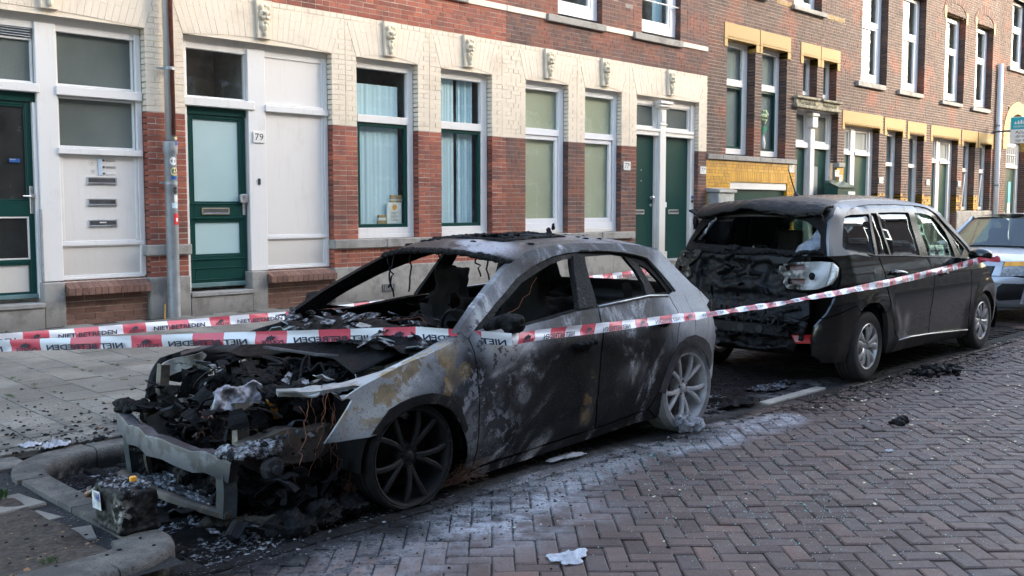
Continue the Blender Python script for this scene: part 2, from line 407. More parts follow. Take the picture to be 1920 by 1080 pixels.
soil = MB().grid(soil_fn, 90, 45).build('soil', M_soil, smooth=True, kind='structure')
# ================================================================ facade materials
def brick_mat(name, stops, rough=.8, patch=None, patch_amt=(.42, .62), soot=.0, wash=0, spec=.35):
    g = G(name); p = g.pos(); r = g.rnd(); c = g.ramp(r, stops)
    if patch: c = g.mix(g.mul(g.sm(g.noise(p, .9, 4, .6), *patch_amt), g.lin(g.white(g.mul(r, 91.7)), 0, 1, .55, 1)), c, g.ramp(g.math('FRACT', g.mul(r, 7.3)), patch))
    n = g.noise(p, 60, 4, .65); k = g.lin(n, .25, .75, .72, 1.25)
    c = g.mix(1., c, g.node('CombineColor', {0: k, 1: k, 2: k}), 'MULTIPLY')
    if soot: c = g.mix(g.mul(g.sm(g.noise(p, 1.7, 6, .65), .42, .68), soot), c, (.045, .035, .033))
    if wash: c = g.mix(g.mul(g.sm(g.noise(p, 22, 5, .7), .55, .72), wash), c, (.42, .36, .31))
    return g.done(c, rough, 0, g.bump(n, .006, .7), Specular_IOR_Level=spec)
def paint_mat(name, col, rough=.5, dirt=.25, sc=3.5, bump=.002, dcol=(.30, .27, .22), amt=(.50, .72), chip=0, gz=None):
    g = G(name); p = g.pos(); n = g.noise(p, sc, 6, .65)
    c = g.mix(g.mul(g.sm(n, *amt), dirt), col, dcol)
    st = g.noise(g.scale(p, (18, 18, 1.6)), 1., 4, .6); c = g.mix(g.mul(g.sm(st, .55, .75), dirt * .6), c, dcol)
    if chip: c = g.mix(g.mul(g.sm(g.noise(p, 34, 4, .7), .66, .72), chip), c, (.16, .12, .09))
    if gz: c = g.mix(g.mul(g.sm(g.xyz(p)[2], gz[1], gz[0]), .55), c, dcol)
    return g.done(c, rough, 0, g.bump(g.noise(p, 45, 4), bump, .6))
RED = [(0, (.25, .075, .050)), (.35, (.37, .112, .072)), (.7, (.45, .145, .085)), (1, (.28, .095, .072))]
DARK = [(0, (.105, .062, .055)), (.4, (.150, .080, .068)), (.75, (.19, .096, .075)), (1, (.25, .108, .07))]
ORNG = [(0, (.24, .075, .045)), (.5, (.31, .10, .055)), (1, (.26, .10, .065))]
BRWN = [(0, (.092, .060, .050)), (.35, (.125, .078, .062)), (.7, (.16, .094, .068)), (1, (.112, .078, .066))]
M_red = brick_mat('red_brick', RED, patch=DARK, patch_amt=(.50, .72), soot=.45, wash=.15)
M_dark = brick_mat('dark_brick', DARK, patch=ORNG, patch_amt=(.47, .62), soot=.35, wash=.12)
M_brwn = brick_mat('brown_brick', BRWN, patch=ORNG, patch_amt=(.50, .66), soot=.3, wash=.35)
M_plbr = brick_mat('plinth_brick', [(0, (.15, .075, .055)), (.5, (.20, .105, .075)), (1, (.235, .13, .10))], soot=.5, wash=.2)
M_yell = brick_mat('yellow_glazed_brick', [(0, (.52, .245, .007)), (.5, (.64, .32, .012)), (1, (.70, .37, .02))], rough=.36, soot=.25, spec=.4)
M_cream = paint_mat('cream_masonry_paint', (.77, .675, .535), .65, .35, 2.2, .006, (.42, .34, .24), (.48, .75), .5)
M_orn = paint_mat('cream_ornament_paint', (.72, .63, .46), .7, .5, 14, .004, (.34, .27, .17), (.45, .7))
M_mortar = simple('mortar_grey', (.52, .44, .37), .95, var=.35, sc=5, bump=.004)
M_mortar_d = simple('mortar_dark', (.34, .29, .255), .95, var=.4, sc=4, bump=.004)
M_mortar_l = simple('mortar_pale', (.50, .44, .37), .95, var=.3, sc=4, bump=.004)
M_mortar_y = simple('mortar_yellow', (.30, .20, .06), .9, var=.3)
M_stone = paint_mat('grey_sill_stone', (.33, .315, .285), .75, .7, 4.5, .006, (.14, .13, .115), (.42, .68), .35, (.28, .55))
M_white = paint_mat('white_gloss_paint', (.77, .76, .73), .34, .30, 2.6, .0012, (.42, .40, .35), (.55, .8), .12)
M_panel = paint_mat('offwhite_panel_paint', (.755, .73, .685), .44, .34, 2.2, .0015, (.48, .44, .37), (.5, .8), .2, (.75, 1.5))
M_pvc = paint_mat('white_plastic_frame', (.80, .81, .82), .3, .1, 3, .0006, (.45, .44, .42))
M_green = paint_mat('dark_green_paint', (.010, .052, .044), .28, .15, 3, .0012, (.10, .12, .11), (.6, .85), .10); M_green.node_tree.nodes['Principled BSDF'].inputs['Specular IOR Level'].default_value = .22
M_ochre = paint_mat('ochre_lintel_paint', (.36, .215, .045), .6, .3, 3, .003, (.30, .17, .05))
M_alu = simple('brushed_aluminium', (.56, .57, .58), .35, .85, .15, 12)
M_zinc = simple('galvanised_steel', (.36, .39, .41), .48, .55, .22, 9, .001)
M_dgrey = simple('dark_grey_metal', (.10, .105, .11), .45, .5)
M_room = simple('dim_room', (.26, .26, .24), .9)
M_tread = simple('stone_threshold', (.30, .29, .27), .8, bump=.004)
def glass_mat(name, tint=(.88, .94, .93), wave=0):
    g = G(name); g.t.nodes.remove(g.p)
    tr = g.node('BsdfTransparent', {0: tint}); nm = None
    if wave: nm = g.bump(g.noise(g.pos(), 7, 2), wave, .5)
    gl = g.node('BsdfGlossy', {0: (.92, .95, .97), 1: .012, 'Normal': nm} if nm else {0: (.92, .95, .97), 1: .012})
    fc = g.node('LayerWeight', {0: .5}, out=1); fr = g.math('MULTIPLY_ADD', g.math('POWER', fc, 4.5), .92, .075)
    mx = g.t.nodes.new('ShaderNodeMixShader'); g.set(mx.inputs[0], fr); g.t.links.new(tr, mx.inputs[1]); g.t.links.new(gl, mx.inputs[2])
    g.t.links.new(mx.outputs[0], g.out.inputs[0]); return g.m
M_glass = glass_mat('window_glass', wave=.0012)
def wired_glass():
    g = G('wired_glass'); p = g.xyz(g.pos()); f = lambda s, w: g.math('LESS_THAN', g.math('ABSOLUTE', g.sub(g.math('FRACT', g.mul(s, 78.)), .5)), w)
    grid = g.mx(f(p[0], .09), f(p[2], .09)); n = g.noise(g.pos(), .8, 3)
    c = g.mix(g.mul(grid, .5), g.ramp(n, [(.3, (.10, .12, .11)), (.7, (.19, .215, .195))]), (.035, .04, .038))
    return g.done(c, .16, 0, g.bump(grid, .003, .5), Specular_IOR_Level=.35)
M_wired = wired_glass()
def frosted():
    g = G('frosted_glass'); n = g.noise(g.pos(), .9, 3)
    return g.done(g.ramp(n, [(.3, (.40, .56, .56)), (.7, (.48, .64, .64))]), .22, 0, None, Specular_IOR_Level=.45)
M_frost = frosted()
M_mesh = simple('dark_mesh_glass', (.022, .024, .023), .22, spec=.6, var=.4, sc=3)
def curtain_mat(name, a, b, sc=(9, 9, .4)):
    g = G(name); n = g.noise(g.scale(g.pos(), sc), 1., 3)
    return g.done(g.ramp(n, [(.3, a), (.7, b)]), .9)
M_curt = curtain_mat('pale_blue_curtain', (.52, .67, .73), (.58, .73, .78), (4, 4, .4))
M_blind = curtain_mat('olive_roller_blind', (.45, .44, .31), (.52, .51, .37), (1.5, 1.5, 1.5))
M_net = curtain_mat('grey_net_curtain', (.22, .24, .23), (.32, .34, .32))
M_black = simple('black_print', (.012, .012, .013), .5)
M_blue = simple('blue_print', (.012, .10, .34), .5); M_plate = simple('white_enamel', (.80, .79, .74), .25, var=.08)
M_teal = simple('teal_sign_print', (.0, .38, .44), .4, var=.08); M_orange = simple('orange_print', (.80, .36, .03), .5); M_redp = simple('red_print', (.62, .02, .025), .5)
M_card = simple('brown_cardboard', (.46, .30, .14), .85)

# ================================================================ wall building
class Wall:
    """collects bricks of one house; the largest in view become single objects, the rest one joined part"""
    def __init__(s, house): s.h = house; s.items = {}; s.rn = random.Random(int(house.location.x * 7) + 3)
    def brick(s, key, quad, y0, y1, mat):       # quad: 4 (x, z) points ccw seen from the street
        s.items.setdefault(key, []).append((quad, y0, y1, mat))
    def flush(s, single):
        for key, its in s.items.items():
            lim = single.get(key, 0); its.sort(key=lambda t: -pix_size(sum(q[0] for q in t[0]) / 4, t[1], sum(q[1] for q in t[0]) / 4, abs(t[0][1][0] - t[0][0][0]) + .02))
            groups = {}
            for i, (q, y0, y1, mat) in enumerate(its):
                vs = [(x, y0, z) for x, z in q] + [(x, y1, z) for x, z in q]
                fs = [(0,1,2,3), (0,4,5,1), (1,5,6,2), (2,6,7,3), (3,7,4,0)]
                if i < lim:
                    cx = sum(v[0] for v in vs) / 8; cz = sum(v[2] for v in vs) / 8
                    me = bpy.data.meshes.new(key); me.from_pydata([(a - cx, b - y0, c - cz) for a, b, c in vs], [], fs); me.materials.append(mat)
                    link(key, me, s.h, (cx, y0, cz))
                else: groups.setdefault(mat.name, (mat, MB()))[1].add(vs, fs)
            if groups:
                mats = [g[0] for g in groups.values()]; m = MB()
                for mi, (mat, mb) in enumerate(groups.values()): m.add(mb.v, mb.f, mi)
                m.build(key + ('work' if not key.endswith('voussoir') else 's'), mats, s.h, kind='stuff')
def bonded(w, key, x0, x1, z0, z1, n, matfn, holes, fans=(), hgt=None, L=.226, depth=.02, jw=.010):
    """n courses between z0 and z1; holes (xa, xb, za, zb, recess); fans (xa, xb, zs, zt, flare)"""
    ph = (z1 - z0) / n; rn = w.rn
    for k in range(n):
        za, zb = z0 + k * ph, z0 + (k + 1) * ph - jw; zm = (za + zb) / 2
        cuts = [(x0, x0, 0, None, False)]
        blk = [(a, b, r, None) for a, b, c, d, r in holes if c < zm < d]
        for f in fans:
            if f[2] < zm < f[3]: blk.append((f[0], f[1], 0, f))
        blk.sort(); segs = []; cur = x0; cl = 0; cf = None
        for a, b, r, f in blk:
            if a > cur + .02: segs.append((cur, a, cl, r, cf, f))
            if b > cur: cur = b; cl = r; cf = f
        if cur < x1 - .02: segs.append((cur, x1, cl, 0, cf, None))
        for a, b, rl, rr, fl, fr in segs:
            step = L if k % 2 == 0 else L / 2
            t = a; first = True; off = (0 if k % 4 < 2 else step / 2) if abs(a - x0) < 1e-6 and rl == 0 else 0
            edges = [a]; e = a + (step if not off else off)
            while e < b - .06: edges.append(e); e += step
            edges.append(b)
            for i in range(len(edges) - 1):
                xa, xb = edges[i], edges[i + 1] - (jw if i < len(edges) - 2 else 0)
                yl = FY + rn.gauss(0, .0014); d = depth
                if i == 0 and rl: d = rl
                if i == len(edges) - 2 and rr: d = max(d, rr)
                ex = lambda f, z, side: (f[0] - f[4] * (z - f[2]) / (f[3] - f[2]) if side else f[1] + f[4] * (z - f[2]) / (f[3] - f[2]))
                xla = xlb = xa; xra = xrb = xb
                if i == 0 and fl: xla, xlb = ex(fl, za, 0) + .006, ex(fl, zb, 0) + .006
                if i == len(edges) - 2 and fr: xra, xrb = ex(fr, za, 1) - .006, ex(fr, zb, 1) - .006
                if xra - xla < .012 or xrb - xlb < .012: continue
                w.brick(key, [(xla, za + rn.gauss(0, .0008)), (xra, za + rn.gauss(0, .0008)), (xrb, zb + rn.gauss(0, .001)), (xlb, zb + rn.gauss(0, .001))], yl, FY + d, matfn(xa, zm))
def cells(x0, x1, z0, z1, holes, y, m, mi=0):
    xs = sorted({x0, x1, *[h[i] for h in holes for i in (0, 1) if x0 < h[i] < x1]}); zs = sorted({z0, z1, *[h[i] for h in holes for i in (2, 3) if z0 < h[i] < z1]})
    for a, b in zip(xs, xs[1:]):
        for c, d in zip(zs, zs[1:]):
            if any(h[0] < (a+b)/2 < h[1] and h[2] < (c+d)/2 < h[3] for h in holes): continue
            m.add([(a, y, c), (b, y, c), (b, y, d), (a, y, d)], [(0,1,2,3)], mi)
def fan(w, key, xa, xb, zs, zt, flare, rise, mat, key_x=None, kw_=.22, recess=.11):
    n = max(6, round((xb - xa) / .078)); sag = lambda t: zs + rise * (1 - (2 * t - 1) ** 2); rn = w.rn
    for k in range(n):
        t0, t1 = k / n, (k + 1) / n; xm = xa + (xb - xa) * (t0 + t1) / 2
        if key_x and abs(xm - key_x) < kw_ / 2: continue
        b0, b1 = xa + (xb - xa) * t0, xa + (xb - xa) * t1; W2 = xb - xa + 2 * flare; u0, u1 = xa - flare + W2 * t0, xa - flare + W2 * t1
        spl = [0, .42, 1] if k % 2 else [0, .72, 1]
        for s0, s1 in zip(spl, spl[1:]):
            P = lambda b, u, tt, s: (b + (u - b) * s, sag(tt) + (zt - sag(tt)) * s)
            g2 = .0014
            q = [P(b0, u0, t0, s0), P(b1, u1, t1, s0), P(b1, u1, t1, s1), P(b0, u0, t0, s1)]
            q = [(q[0][0] + g2, q[0][1] + (g2 if s0 else 0)), (q[1][0] - g2, q[1][1] + (g2 if s0 else 0)), (q[2][0] - g2, q[2][1] - g2), (q[3][0] + g2, q[3][1] - g2)]
            w.brick(key, q, FY - .001 + rn.gauss(0, .0009), FY + recess, mat)
def lion_key(house, x, wd=.225, zb=3.735, zt=4.21):
    m = MB(); h = wd / 2; y = FY - .045
    m.prism([(x - h*.82, y, zb), (x + h*.82, y, zb), (x + h, y, zt), (x - h, y, zt)], (0, .15, 0))
    k = m.build('keystone', M_cream, house)
    o = MB()
    def B(dx, z, r, dy=0): o.ball((x + dx, y - .01 - dy, z), r, 10, 7)
    for s in (-1, 1):
        B(s*.052, 4.115, (.03, .03, .042)); B(s*.032, 4.055, (.028, .035, .022), .012); B(s*.03, 3.985, (.03, .034, .026), .016)
        B(s*.062, 4.03, (.022, .03, .05)); B(s*.045, 3.90, (.02, .028, .05)); B(s*.025, 3.85, (.018, .025, .035))
    B(0, 4.14, (.045, .03, .03)); B(0, 4.03, (.022, .035, .045), .03); B(0, 3.985, (.022, .03, .018), .036); B(0, 3.935, (.035, .03, .022), .01)
    B(0, 3.865, (.028, .034, .05), .008); B(0, 3.80, (.034, .03, .025), .004); B(0, 3.775, (.022, .024, .02), .012); B(0, 4.09, (.06, .025, .055), -.004)
    remesh_displace(o.build('lion_mask', M_orn, k, smooth=True), .009, .003, 40, int(x*3)); k.children[0].data.polygons.foreach_set('use_smooth', [True]*len(k.children[0].data.polygons))
def arched_slab(m, xa, xb, z0, zs, rise, y0, y1, mi=0, n=12):
    top = [(xb + (xa - xb) * i / n, y0, zs + rise * (1 - (2 * i / n - 1) ** 2)) for i in range(n + 1)]
    m.prism([(xa, y0, z0), (xb, y0, z0)] + top, (0, y1 - y0, 0), mi)
def folds(x0, x1, z0, z1, y, mat, name, parent, amp=.018, n=70, waves=9, seed=0):
    f = lambda u, v: (x0 + (x1 - x0) * u, y + amp * math.sin(u * waves * 6.28 + 1.3 * math.sin(u * 17 + seed)) * (.6 + .4 * v) + .0015 * math.sin(u * 71 + seed), z0 + (z1 - z0) * v)
    return MB().grid(f, n, 4).build(name, mat, parent, smooth=True)
def ring(m, x0, x1, z0, z1, t, y0, y1, c=.004, mi=0, tb=None):
    tb = t if tb is None else tb
    m.cbox(x0, x1, y0, y1, z0, z0 + tb, c, mi); m.cbox(x0, x1, y0, y1, z1 - tb, z1, c, mi)
    m.cbox(x0, x0 + t, y0, y1, z0 + tb + .0005, z1 - tb - .0005, c, mi); m.cbox(x1 - t, x1, y0, y1, z0 + tb + .0005, z1 - tb - .0005, c, mi)
def window(house, xa, xb, za, zb, panes, yf=FY + .11, rise=0, fmat=None, back=None, depth=.07, room=True, glass=None):
    """panes: (x0, x1, z0, z1, sash material or None, sash width)"""
    fmat = fmat or M_white; m = MB(); glass = glass or M_glass
    ps = sorted(panes, key=lambda p: p[2]); x0 = min(p[0] for p in ps); x1 = max(p[1] for p in ps)
    m.cbox(xa, x0, yf, yf + depth, za, zb, .005); m.cbox(x1, xb, yf, yf + depth, za, zb, .005)
    lv = sorted({(p[2], p[3]) for p in ps}); z = za
    for i, (c, d) in enumerate(lv):
        if c - z > .004: m.cbox(x0 + .0006, x1 - .0006, yf - (.012 if 0 < i else 0), yf + depth, z, c, .005)
        z = d
    m.cbox(x0 + .0006, x1 - .0006, yf, yf + depth, z, zb, .005)
    w = m.build('window', fmat, house)
    if rise:
        a = MB(); arched_slab(a, xa, xb, zb - .06, zb + .012, rise + .012, yf - .004, yf + depth - .004); a.build('arched_board', fmat, w)
    for p in ps:
        a, b, c, d, sm_, sw = p
        if sm_:
            s = MB(); ring(s, a + .002, b - .002, c + .002, d - .002, sw, yf + .012, yf + .062); s.build('sash', sm_, w)
            a, b, c, d = a + sw, b - sw, c + sw, d - sw
        MB().add([(a, yf + .05, c), (b, yf + .05, c), (b, yf + .05, d), (a, yf + .05, d)], [(0,1,2,3)]).build('pane', glass, w)
    if back: back(w, x0, x1, za, zb, yf)
    if room: MB().add([(xa, yf + .075, za), (xb, yf + .075, za), (xb, yf + .8, za), (xa, yf + .8, za), (xa, yf + .075, zb), (xb, yf + .075, zb), (xb, yf + .8, zb), (xa, yf + .8, zb)], [(0,1,2,3), (3,2,6,7), (4,7,6,5), (0,3,7,4), (1,5,6,2)]).build('dim_interior', M_room, w)
    return w
def sill(house, x0, x1, z0, z1, proud=.06, mat=None, back=.02):
    return MB().cbox(x0, x1, FY - proud, FY + back, z0, z1, .008).build('sill', mat or M_stone, house)
def lettered(parent, s, x, y, z, size, mat, name='lettering', width=None, bold=0, rot=None):
    o = link(name, text_mesh(s, size, mat, width, bold=bold), parent, (x, y, z)); o.rotation_euler = rot or (R_(90), 0, 0); return o
def number_plate(house, x0, x1, z0, z1, s, sup=None, y=FY - .006):
    pl = MB().cbox(x0, x1, y - .008, y + .010, z0, z1, .004).build('number_plate', M_plate, house)
    w = x1 - x0; h = z1 - z0; cx = (x0 + x1) / 2
    lettered(pl, s, cx - (w*.09 if sup else 0), y - .0095, (z0 + z1) / 2, h * .88, M_black, 'numerals', w * (.60 if sup else .72))
    if sup: lettered(pl, sup, cx + w * .33, y - .0095, z0 + h * .68, h * .36, M_black, 'numerals', w * .15)
    return pl
def letterbox(parent, x0, x1, z0, z1, y, mat=None, dark=True):
    m = MB(); m.cbox(x0, x1, y - .012, y + .002, z0, z1, .004); b = m.build('letterbox', mat or M_alu, parent)
    MB().box(x0 + .018, x1 - .018, y - .0135, y - .0125, z0 + .028, z1 - .014).build('slot', M_dgrey, b)
    MB().cbox(x0 + .014, x1 - .014, y - .024, y - .012, z0 + .012, z0 + .026, .003).build('flap', M_alu, b); return b

# ================================================================ house with the white doors (nearest)
WY = FY + .11
house_a = thing('row_house', 'house with cream painted arches, red brick piers and green glazed doors, number 79', 'house', (7, FY, 0), 'terraced houses along the pavement')
house_a.location = (0, 0, 0); HA = Wall(house_a)
HX0, HX1 = 1.2, 11.60
opA = (2.6, 5.58, .29, 3.67, .11); opB = (6.06, 8.22, .29, 3.67, .11); opC = (8.63, 9.75, 1.16, 3.67, .11); opD = (10.20, 11.28, 1.16, 3.67, .11)
opU = (9.35, 10.62, 4.79, 6.9, .11)
ops = [opA, opB, opC, opD]; fansA = [(o[0], o[1], 3.67, 4.13, .15) for o in ops]
bonded(HA, 'brick', HX0, HX1, .775, 1.03, 4, lambda x, z: M_red, ops)
bonded(HA, 'brick', HX0, HX1, 1.16, 2.72, 23, lambda x, z: M_red, ops)
bonded(HA, 'painted_brick', HX0, HX1, 2.72, 4.22, 22, lambda x, z: M_cream, ops, fansA)
bonded(HA, 'brick', HX0, HX1, 4.22, 7.2, 43, lambda x, z: M_red, [opU])
for o in ops: fan(HA, 'painted_voussoir', o[0], o[1], 3.67, 4.13, .15, .065, M_cream, None if o is opA else (o[0] + o[1]) / 2)
HA.flush({'brick': 300, 'painted_brick': 300, 'painted_voussoir': 140})
m = MB(); cells(HX0, HX1, .775, 2.72, ops, FY + .004, m, 0); cells(HX0, HX1, 2.72, 4.22, ops, FY + .0055, m, 1); cells(HX0, HX1, 4.22, 12.5, [opU], FY + .004, m, 0)
m.box(HX0, HX1, FY + .95, FY + 6, .2, 12.4, 0); m.box(HX0 + .01, HX1 - .01, FY + .02, FY + .94, 7.0, 12.4, 0)
m.build('wall', [M_mortar, M_cream], house_a)
for o in ops[1:]: lion_key(house_a, (o[0] + o[1]) / 2 + .02)
lion_key(house_a, 4.5)
# stone plinths and band
m = MB()
for a, b in ((5.55, 6.07), (8.21, 11.60)):
    pl = MB().cbox(a, b, FY - .025, FY + .12, .27, .775, .012).build('stone_plinth', M_stone, house_a)
for a, b in ((5.53, 6.085), (8.20, 9.10), (9.105, 10.3), (10.305, 11.595)):
    MB().cbox(a, b, FY - .055, FY + .115, 1.03, 1.158, .012).build('stone_band', M_stone, house_a)
v = MB(); v.box(9.02, 9.26, FY - .032, FY - .0262, .39, .50)
vent = v.build('vent_grille', M_dgrey, house_a); vb = MB()
for i in range(7): vb.cbox(9.035 + i * .033, 9.047 + i * .033, FY - .038, FY - .032, .40, .49, .002)
vb.build('bar', M_stone, vent)
# string course bits and upper sill
sill(house_a, 9.25, 10.74, 4.69, 4.788, .05); MB().cbox(10.75, 11.595, FY - .02, FY + .01, 4.692, 4.786, .006).build('string_course', M_cream, house_a)
window(house_a, 9.36, 10.61, 4.80, 6.9, [(9.47, 10.5, 4.92, 6.75, M_pvc, .06)], fmat=M_pvc)

# ---- bay with letterboxes
bay = MB(); y = WY
bay.cbox(4.375, 4.60, y - .02, y + .10, .78, 3.60, .006)                              # post
bay.cbox(5.505, 5.575, y - .005, y + .10, .80, 3.60, .006)                            # right stile
bay.cbox(4.605, 5.50, y + .012, y + .10, 3.605, 3.66, .006); bay.cbox(2.6, 4.37, y + .012, y + .10, 3.60, 3.66, .006)
bayo = bay.build('bay_frame', M_white, house_a)
m = MB(); arched_slab(m, 2.6, 5.575, 3.53, 3.665, .062, y + .006, y + .095, n=24); m.build('arched_board', M_white, bayo)
m = MB(); m.cbox(4.58, 5.565, y - .045, y + .05, 2.835, 2.935, .006); m.cbox(2.6, 4.405, y - .045, y + .05, 2.84, 2.935, .006); m.build('transom', M_white, bayo)
m = MB(); m.cbox(4.58, 5.555, y - .045, y + .05, 2.19, 2.26, .006); m.build('ledge', M_white, bayo)
for c, d in ((2.945, 3.60), (2.265, 2.83)):
    f = MB(); ring(f, 4.607, 5.498, c, d, .022, y + .03, y + .08); w = f.build('fixed_light', M_white, house_a)
    MB().add([(4.62, y + .062, c + .01), (5.49, y + .062, c + .01), (5.49, y + .062, d - .01), (4.62, y + .062, d - .01)], [(0,1,2,3)]).build('pane', M_wired, w)
f = MB(); ring(f, 3.3, 4.365, 2.94, 3.42, .022, y + .03, y + .08); w = f.build('fanlight', M_white, house_a)
MB().add([(3.32, y + .062, 2.95), (4.35, y + .062, 2.95), (4.35, y + .062, 3.41), (3.32, y + .062, 3.41)], [(0,1,2,3)]).build('pane', M_wired, w)
lv = MB().box(3.3, 4.37, y + .07, y + .075, 3.43, 3.595).build('louvre', M_dgrey, house_a); s = MB()
for i in range(6): s.prism([(3.32, y + .01, 3.432 + i * .027), (3.32, y + .05, 3.452 + i * .027), (3.32, y + .052, 3.457 + i * .027), (3.32, y + .012, 3.437 + i * .027)], (1.03, 0, 0))
s.build('blade', M_zinc, lv)
pn = MB(); pn.cbox(4.602, 5.503, y + .02, y + .05, .79, 2.188, .003); panel = pn.build('timber_panel', M_panel, house_a)
m = MB()
for a, b, pr in ((1.165, 1.205, .030), (1.205, 1.222, .018), (1.150, 1.165, .016), (.785, .815, .030), (.815, .835, .014)): m.cbox(4.585, 5.56, y - pr + .02, y + .021, a, b, .004)
m.cbox(4.603, 4.640, y + .005, y + .021, 1.225, 2.186, .004); m.cbox(5.467, 5.502, y + .005, y + .021, 1.225, 2.186, .004)
m.build('moulding', M_white, panel)
letterbox(house_a, 4.905, 5.25, 1.855, 1.945, y + .018); letterbox(house_a, 4.905, 5.245, 1.61, 1.70, y + .018)
lb = letterbox(house_a, 4.905, 5.245, 1.37, 1.46, y + .018); MB().box(5.03, 5.11, y - .004, y - .002, 1.42, 1.435).build('name_strip', M_plate, lb)
ic = MB().cbox(5.04, 5.085, y + .008, y + .021, 1.965, 2.16, .003).build('intercom', simple('pale_blue_strip', (.55, .66, .78), .4), house_a)
d = MB()
for cx, cz, n_ in ((4.975, 2.11, 3), (4.98, 2.005, 2)):
    for q in range(n_ + 1):
        for k in range(1 if q == 0 else 8 + 4 * (q > 2) ):
            t = k * 6.283 / (8 + 4 * (q > 2)); d.ball((cx + q * .013 * math.cos(t), y + .0195, cz + q * .013 * math.sin(t)), .0032, 6, 4)
for z in (2.135, 2.06, 1.985): d.lathe([(-.004, 0), (-.012, .011), (.003, .012)], 10, 'y', (5.105, y + .02, z))
d.build('speaker_hole', M_dgrey, ic)
for z in (2.135, 2.06, 1.985): MB().cbox(5.13, 5.245, y + .012, y + .021, z - .011, z + .011, .002).build('name_holder', M_alu if z > 2 else M_plate, ic)
# left glazed door
def ldoor(x0, x1, z0, z1, yd, glazed, mats, st=.09, handle='R', parent=house_a):
    """leaf with rails; glazed: list of (z0, z1, material)"""
    m = MB(); m.cbox(x0, x0 + st, yd, yd + .045, z0, z1, .005); m.cbox(x1 - st, x1, yd, yd + .045, z0, z1, .005)
    z = z0
    for c, d_, mt in glazed: m.cbox(x0 + st + .0005, x1 - st - .0005, yd, yd + .045, z, c, .005); z = d_
    m.cbox(x0 + st + .0005, x1 - st - .0005, yd, yd + .045, z, z1, .005)
    dr = m.build('door', mats, parent)
    for c, d_, mt in glazed:
        s_ = MB(); ring(s_, x0 + st + .001, x1 - st - .001, c + .001, d_ - .001, .018, yd + .004, yd + .04, .003); s_.build('glazing_bead', mats, dr)
        MB().add([(x0 + st, yd + .022, c), (x1 - st, yd + .022, c), (x1 - st, yd + .022, d_), (x0 + st, yd + .022, d_)], [(0,1,2,3)]).build('pane', mt, dr)
    return dr
yd = WY + .045
m = MB(); m.cbox(3.28, 4.372, yd - .02, yd + .04, 2.74, 2.838, .004); m.build('door_head', M_green, house_a)
da = ldoor(3.42, 4.33, .60, 2.735, yd, [(.66, .99, M_panel), (1.03, 1.50, M_mesh), (1.67, 2.70, M_mesh)], M_green, .055)
da.children[1].data.materials[0] = M_panel
m = MB(); m.cbox(3.42, 4.335, yd - .03, yd, .605, .652, .006); m.build('weather_bar', simple('worn_green_paint', (.12, .20, .20), .5), da)
h = MB(); h.cbox(4.285, 4.325, yd - .012, yd, 1.53, 1.83, .004); h.tube([(4.305, yd, 1.72), (4.305, yd - .06, 1.72)], .022, 12); h.tube([(4.305, yd - .05, 1.72), (4.20, yd - .052, 1.722)], .009, 8); autosmooth(h.build('door_handle', M_alu, da))
st_ = MB().box(4.09, 4.20, yd - .002, yd - .001, 2.085, 2.125).build('window_sticker', M_blue, da)
lettered(st_, 'GEEN', 4.125, yd - .0028, 2.113, .016, M_plate, width=.06); lettered(st_, 'POST', 4.135, yd - .0028, 2.095, .012, M_plate, width=.035) if False else None
m = MB(); m.cbox(4.334, 4.373, yd - .04, yd + .05, .60, 2.735, .004); m.build('door_post', M_white, house_a); m = MB(); m.cbox(4.357, 4.38, WY - .045, WY - .0205, .79, 1.58, .003); m.build('corner_guard', M_zinc, house_a)
def step(house, x0, x1, z0, zt, yf):
    s = MB().cbox(x0, x1, yf, FY + .25, z0, zt - .055, .006).build('door_step', M_stone, house)
    MB().cbox(x0, x1 + .005, yf - .02, FY + .25, zt - .0545, zt, .008).build('tread', M_tread, s)
step(house_a, 2.8, 4.335, .27, .56, FY - .02)
MB().cbox(4.342, 4.575, FY - .005, FY + .2, .27, .772, .01).build('stone_plinth', M_stone, house_a)
def rollaag(house, x0, x1, z0, z1, n, xb0, xb1):
    for i in range(n):
        a = x0 + (x1 - x0) * i / n; b = x0 + (x1 - x0) * (i + 1) / n - .009; w_ = MB()
        w_.prism([(a, FY - .10, z0 + .005), (a, FY - .10, z0 + .085), (a, FY + .14, z1 + .03), (a, FY + .14, z1 - .06)], (b - a, 0, 0)); w_.build('sill_brick', M_plbr, house)
    MB().prism([(x0 + .004, FY - .09, z0 + .012), (x0 + .004, FY - .092, z0 + .08), (x0 + .004, FY + .135, z1 + .024), (x0 + .004, FY + .13, z1 - .05)], (x1 - x0 - .02, 0, 0)).build('sill_mortar', M_mortar, house)
    hw = Wall(house); 
    ph = (.62 - .27) / 5
    for k in range(5):
        e = xb0; 
        while e < xb1 - .03:
            f_ = min(e + (.226 if k % 2 else .226) - (.113 if (k % 2 and e == xb0) else 0), xb1); za, zb = .27 + k * ph, .27 + (k + 1) * ph - .01
            MB().box(e, f_ - .008, FY + .045 + random.uniform(-.001, .001), FY + .09, za, zb).build('brick', M_plbr, house); e = f_
    MB().box(xb0, xb1, FY + .053, FY + .2, .26, .77).build('infill_wall', M_mortar, house)
rollaag(house_a, 4.575, 5.535, .62, .765, 13, 4.58, 5.545); rollaag(house_a, 7.165, 8.20, .625, .765, 13, 7.17, 8.205)

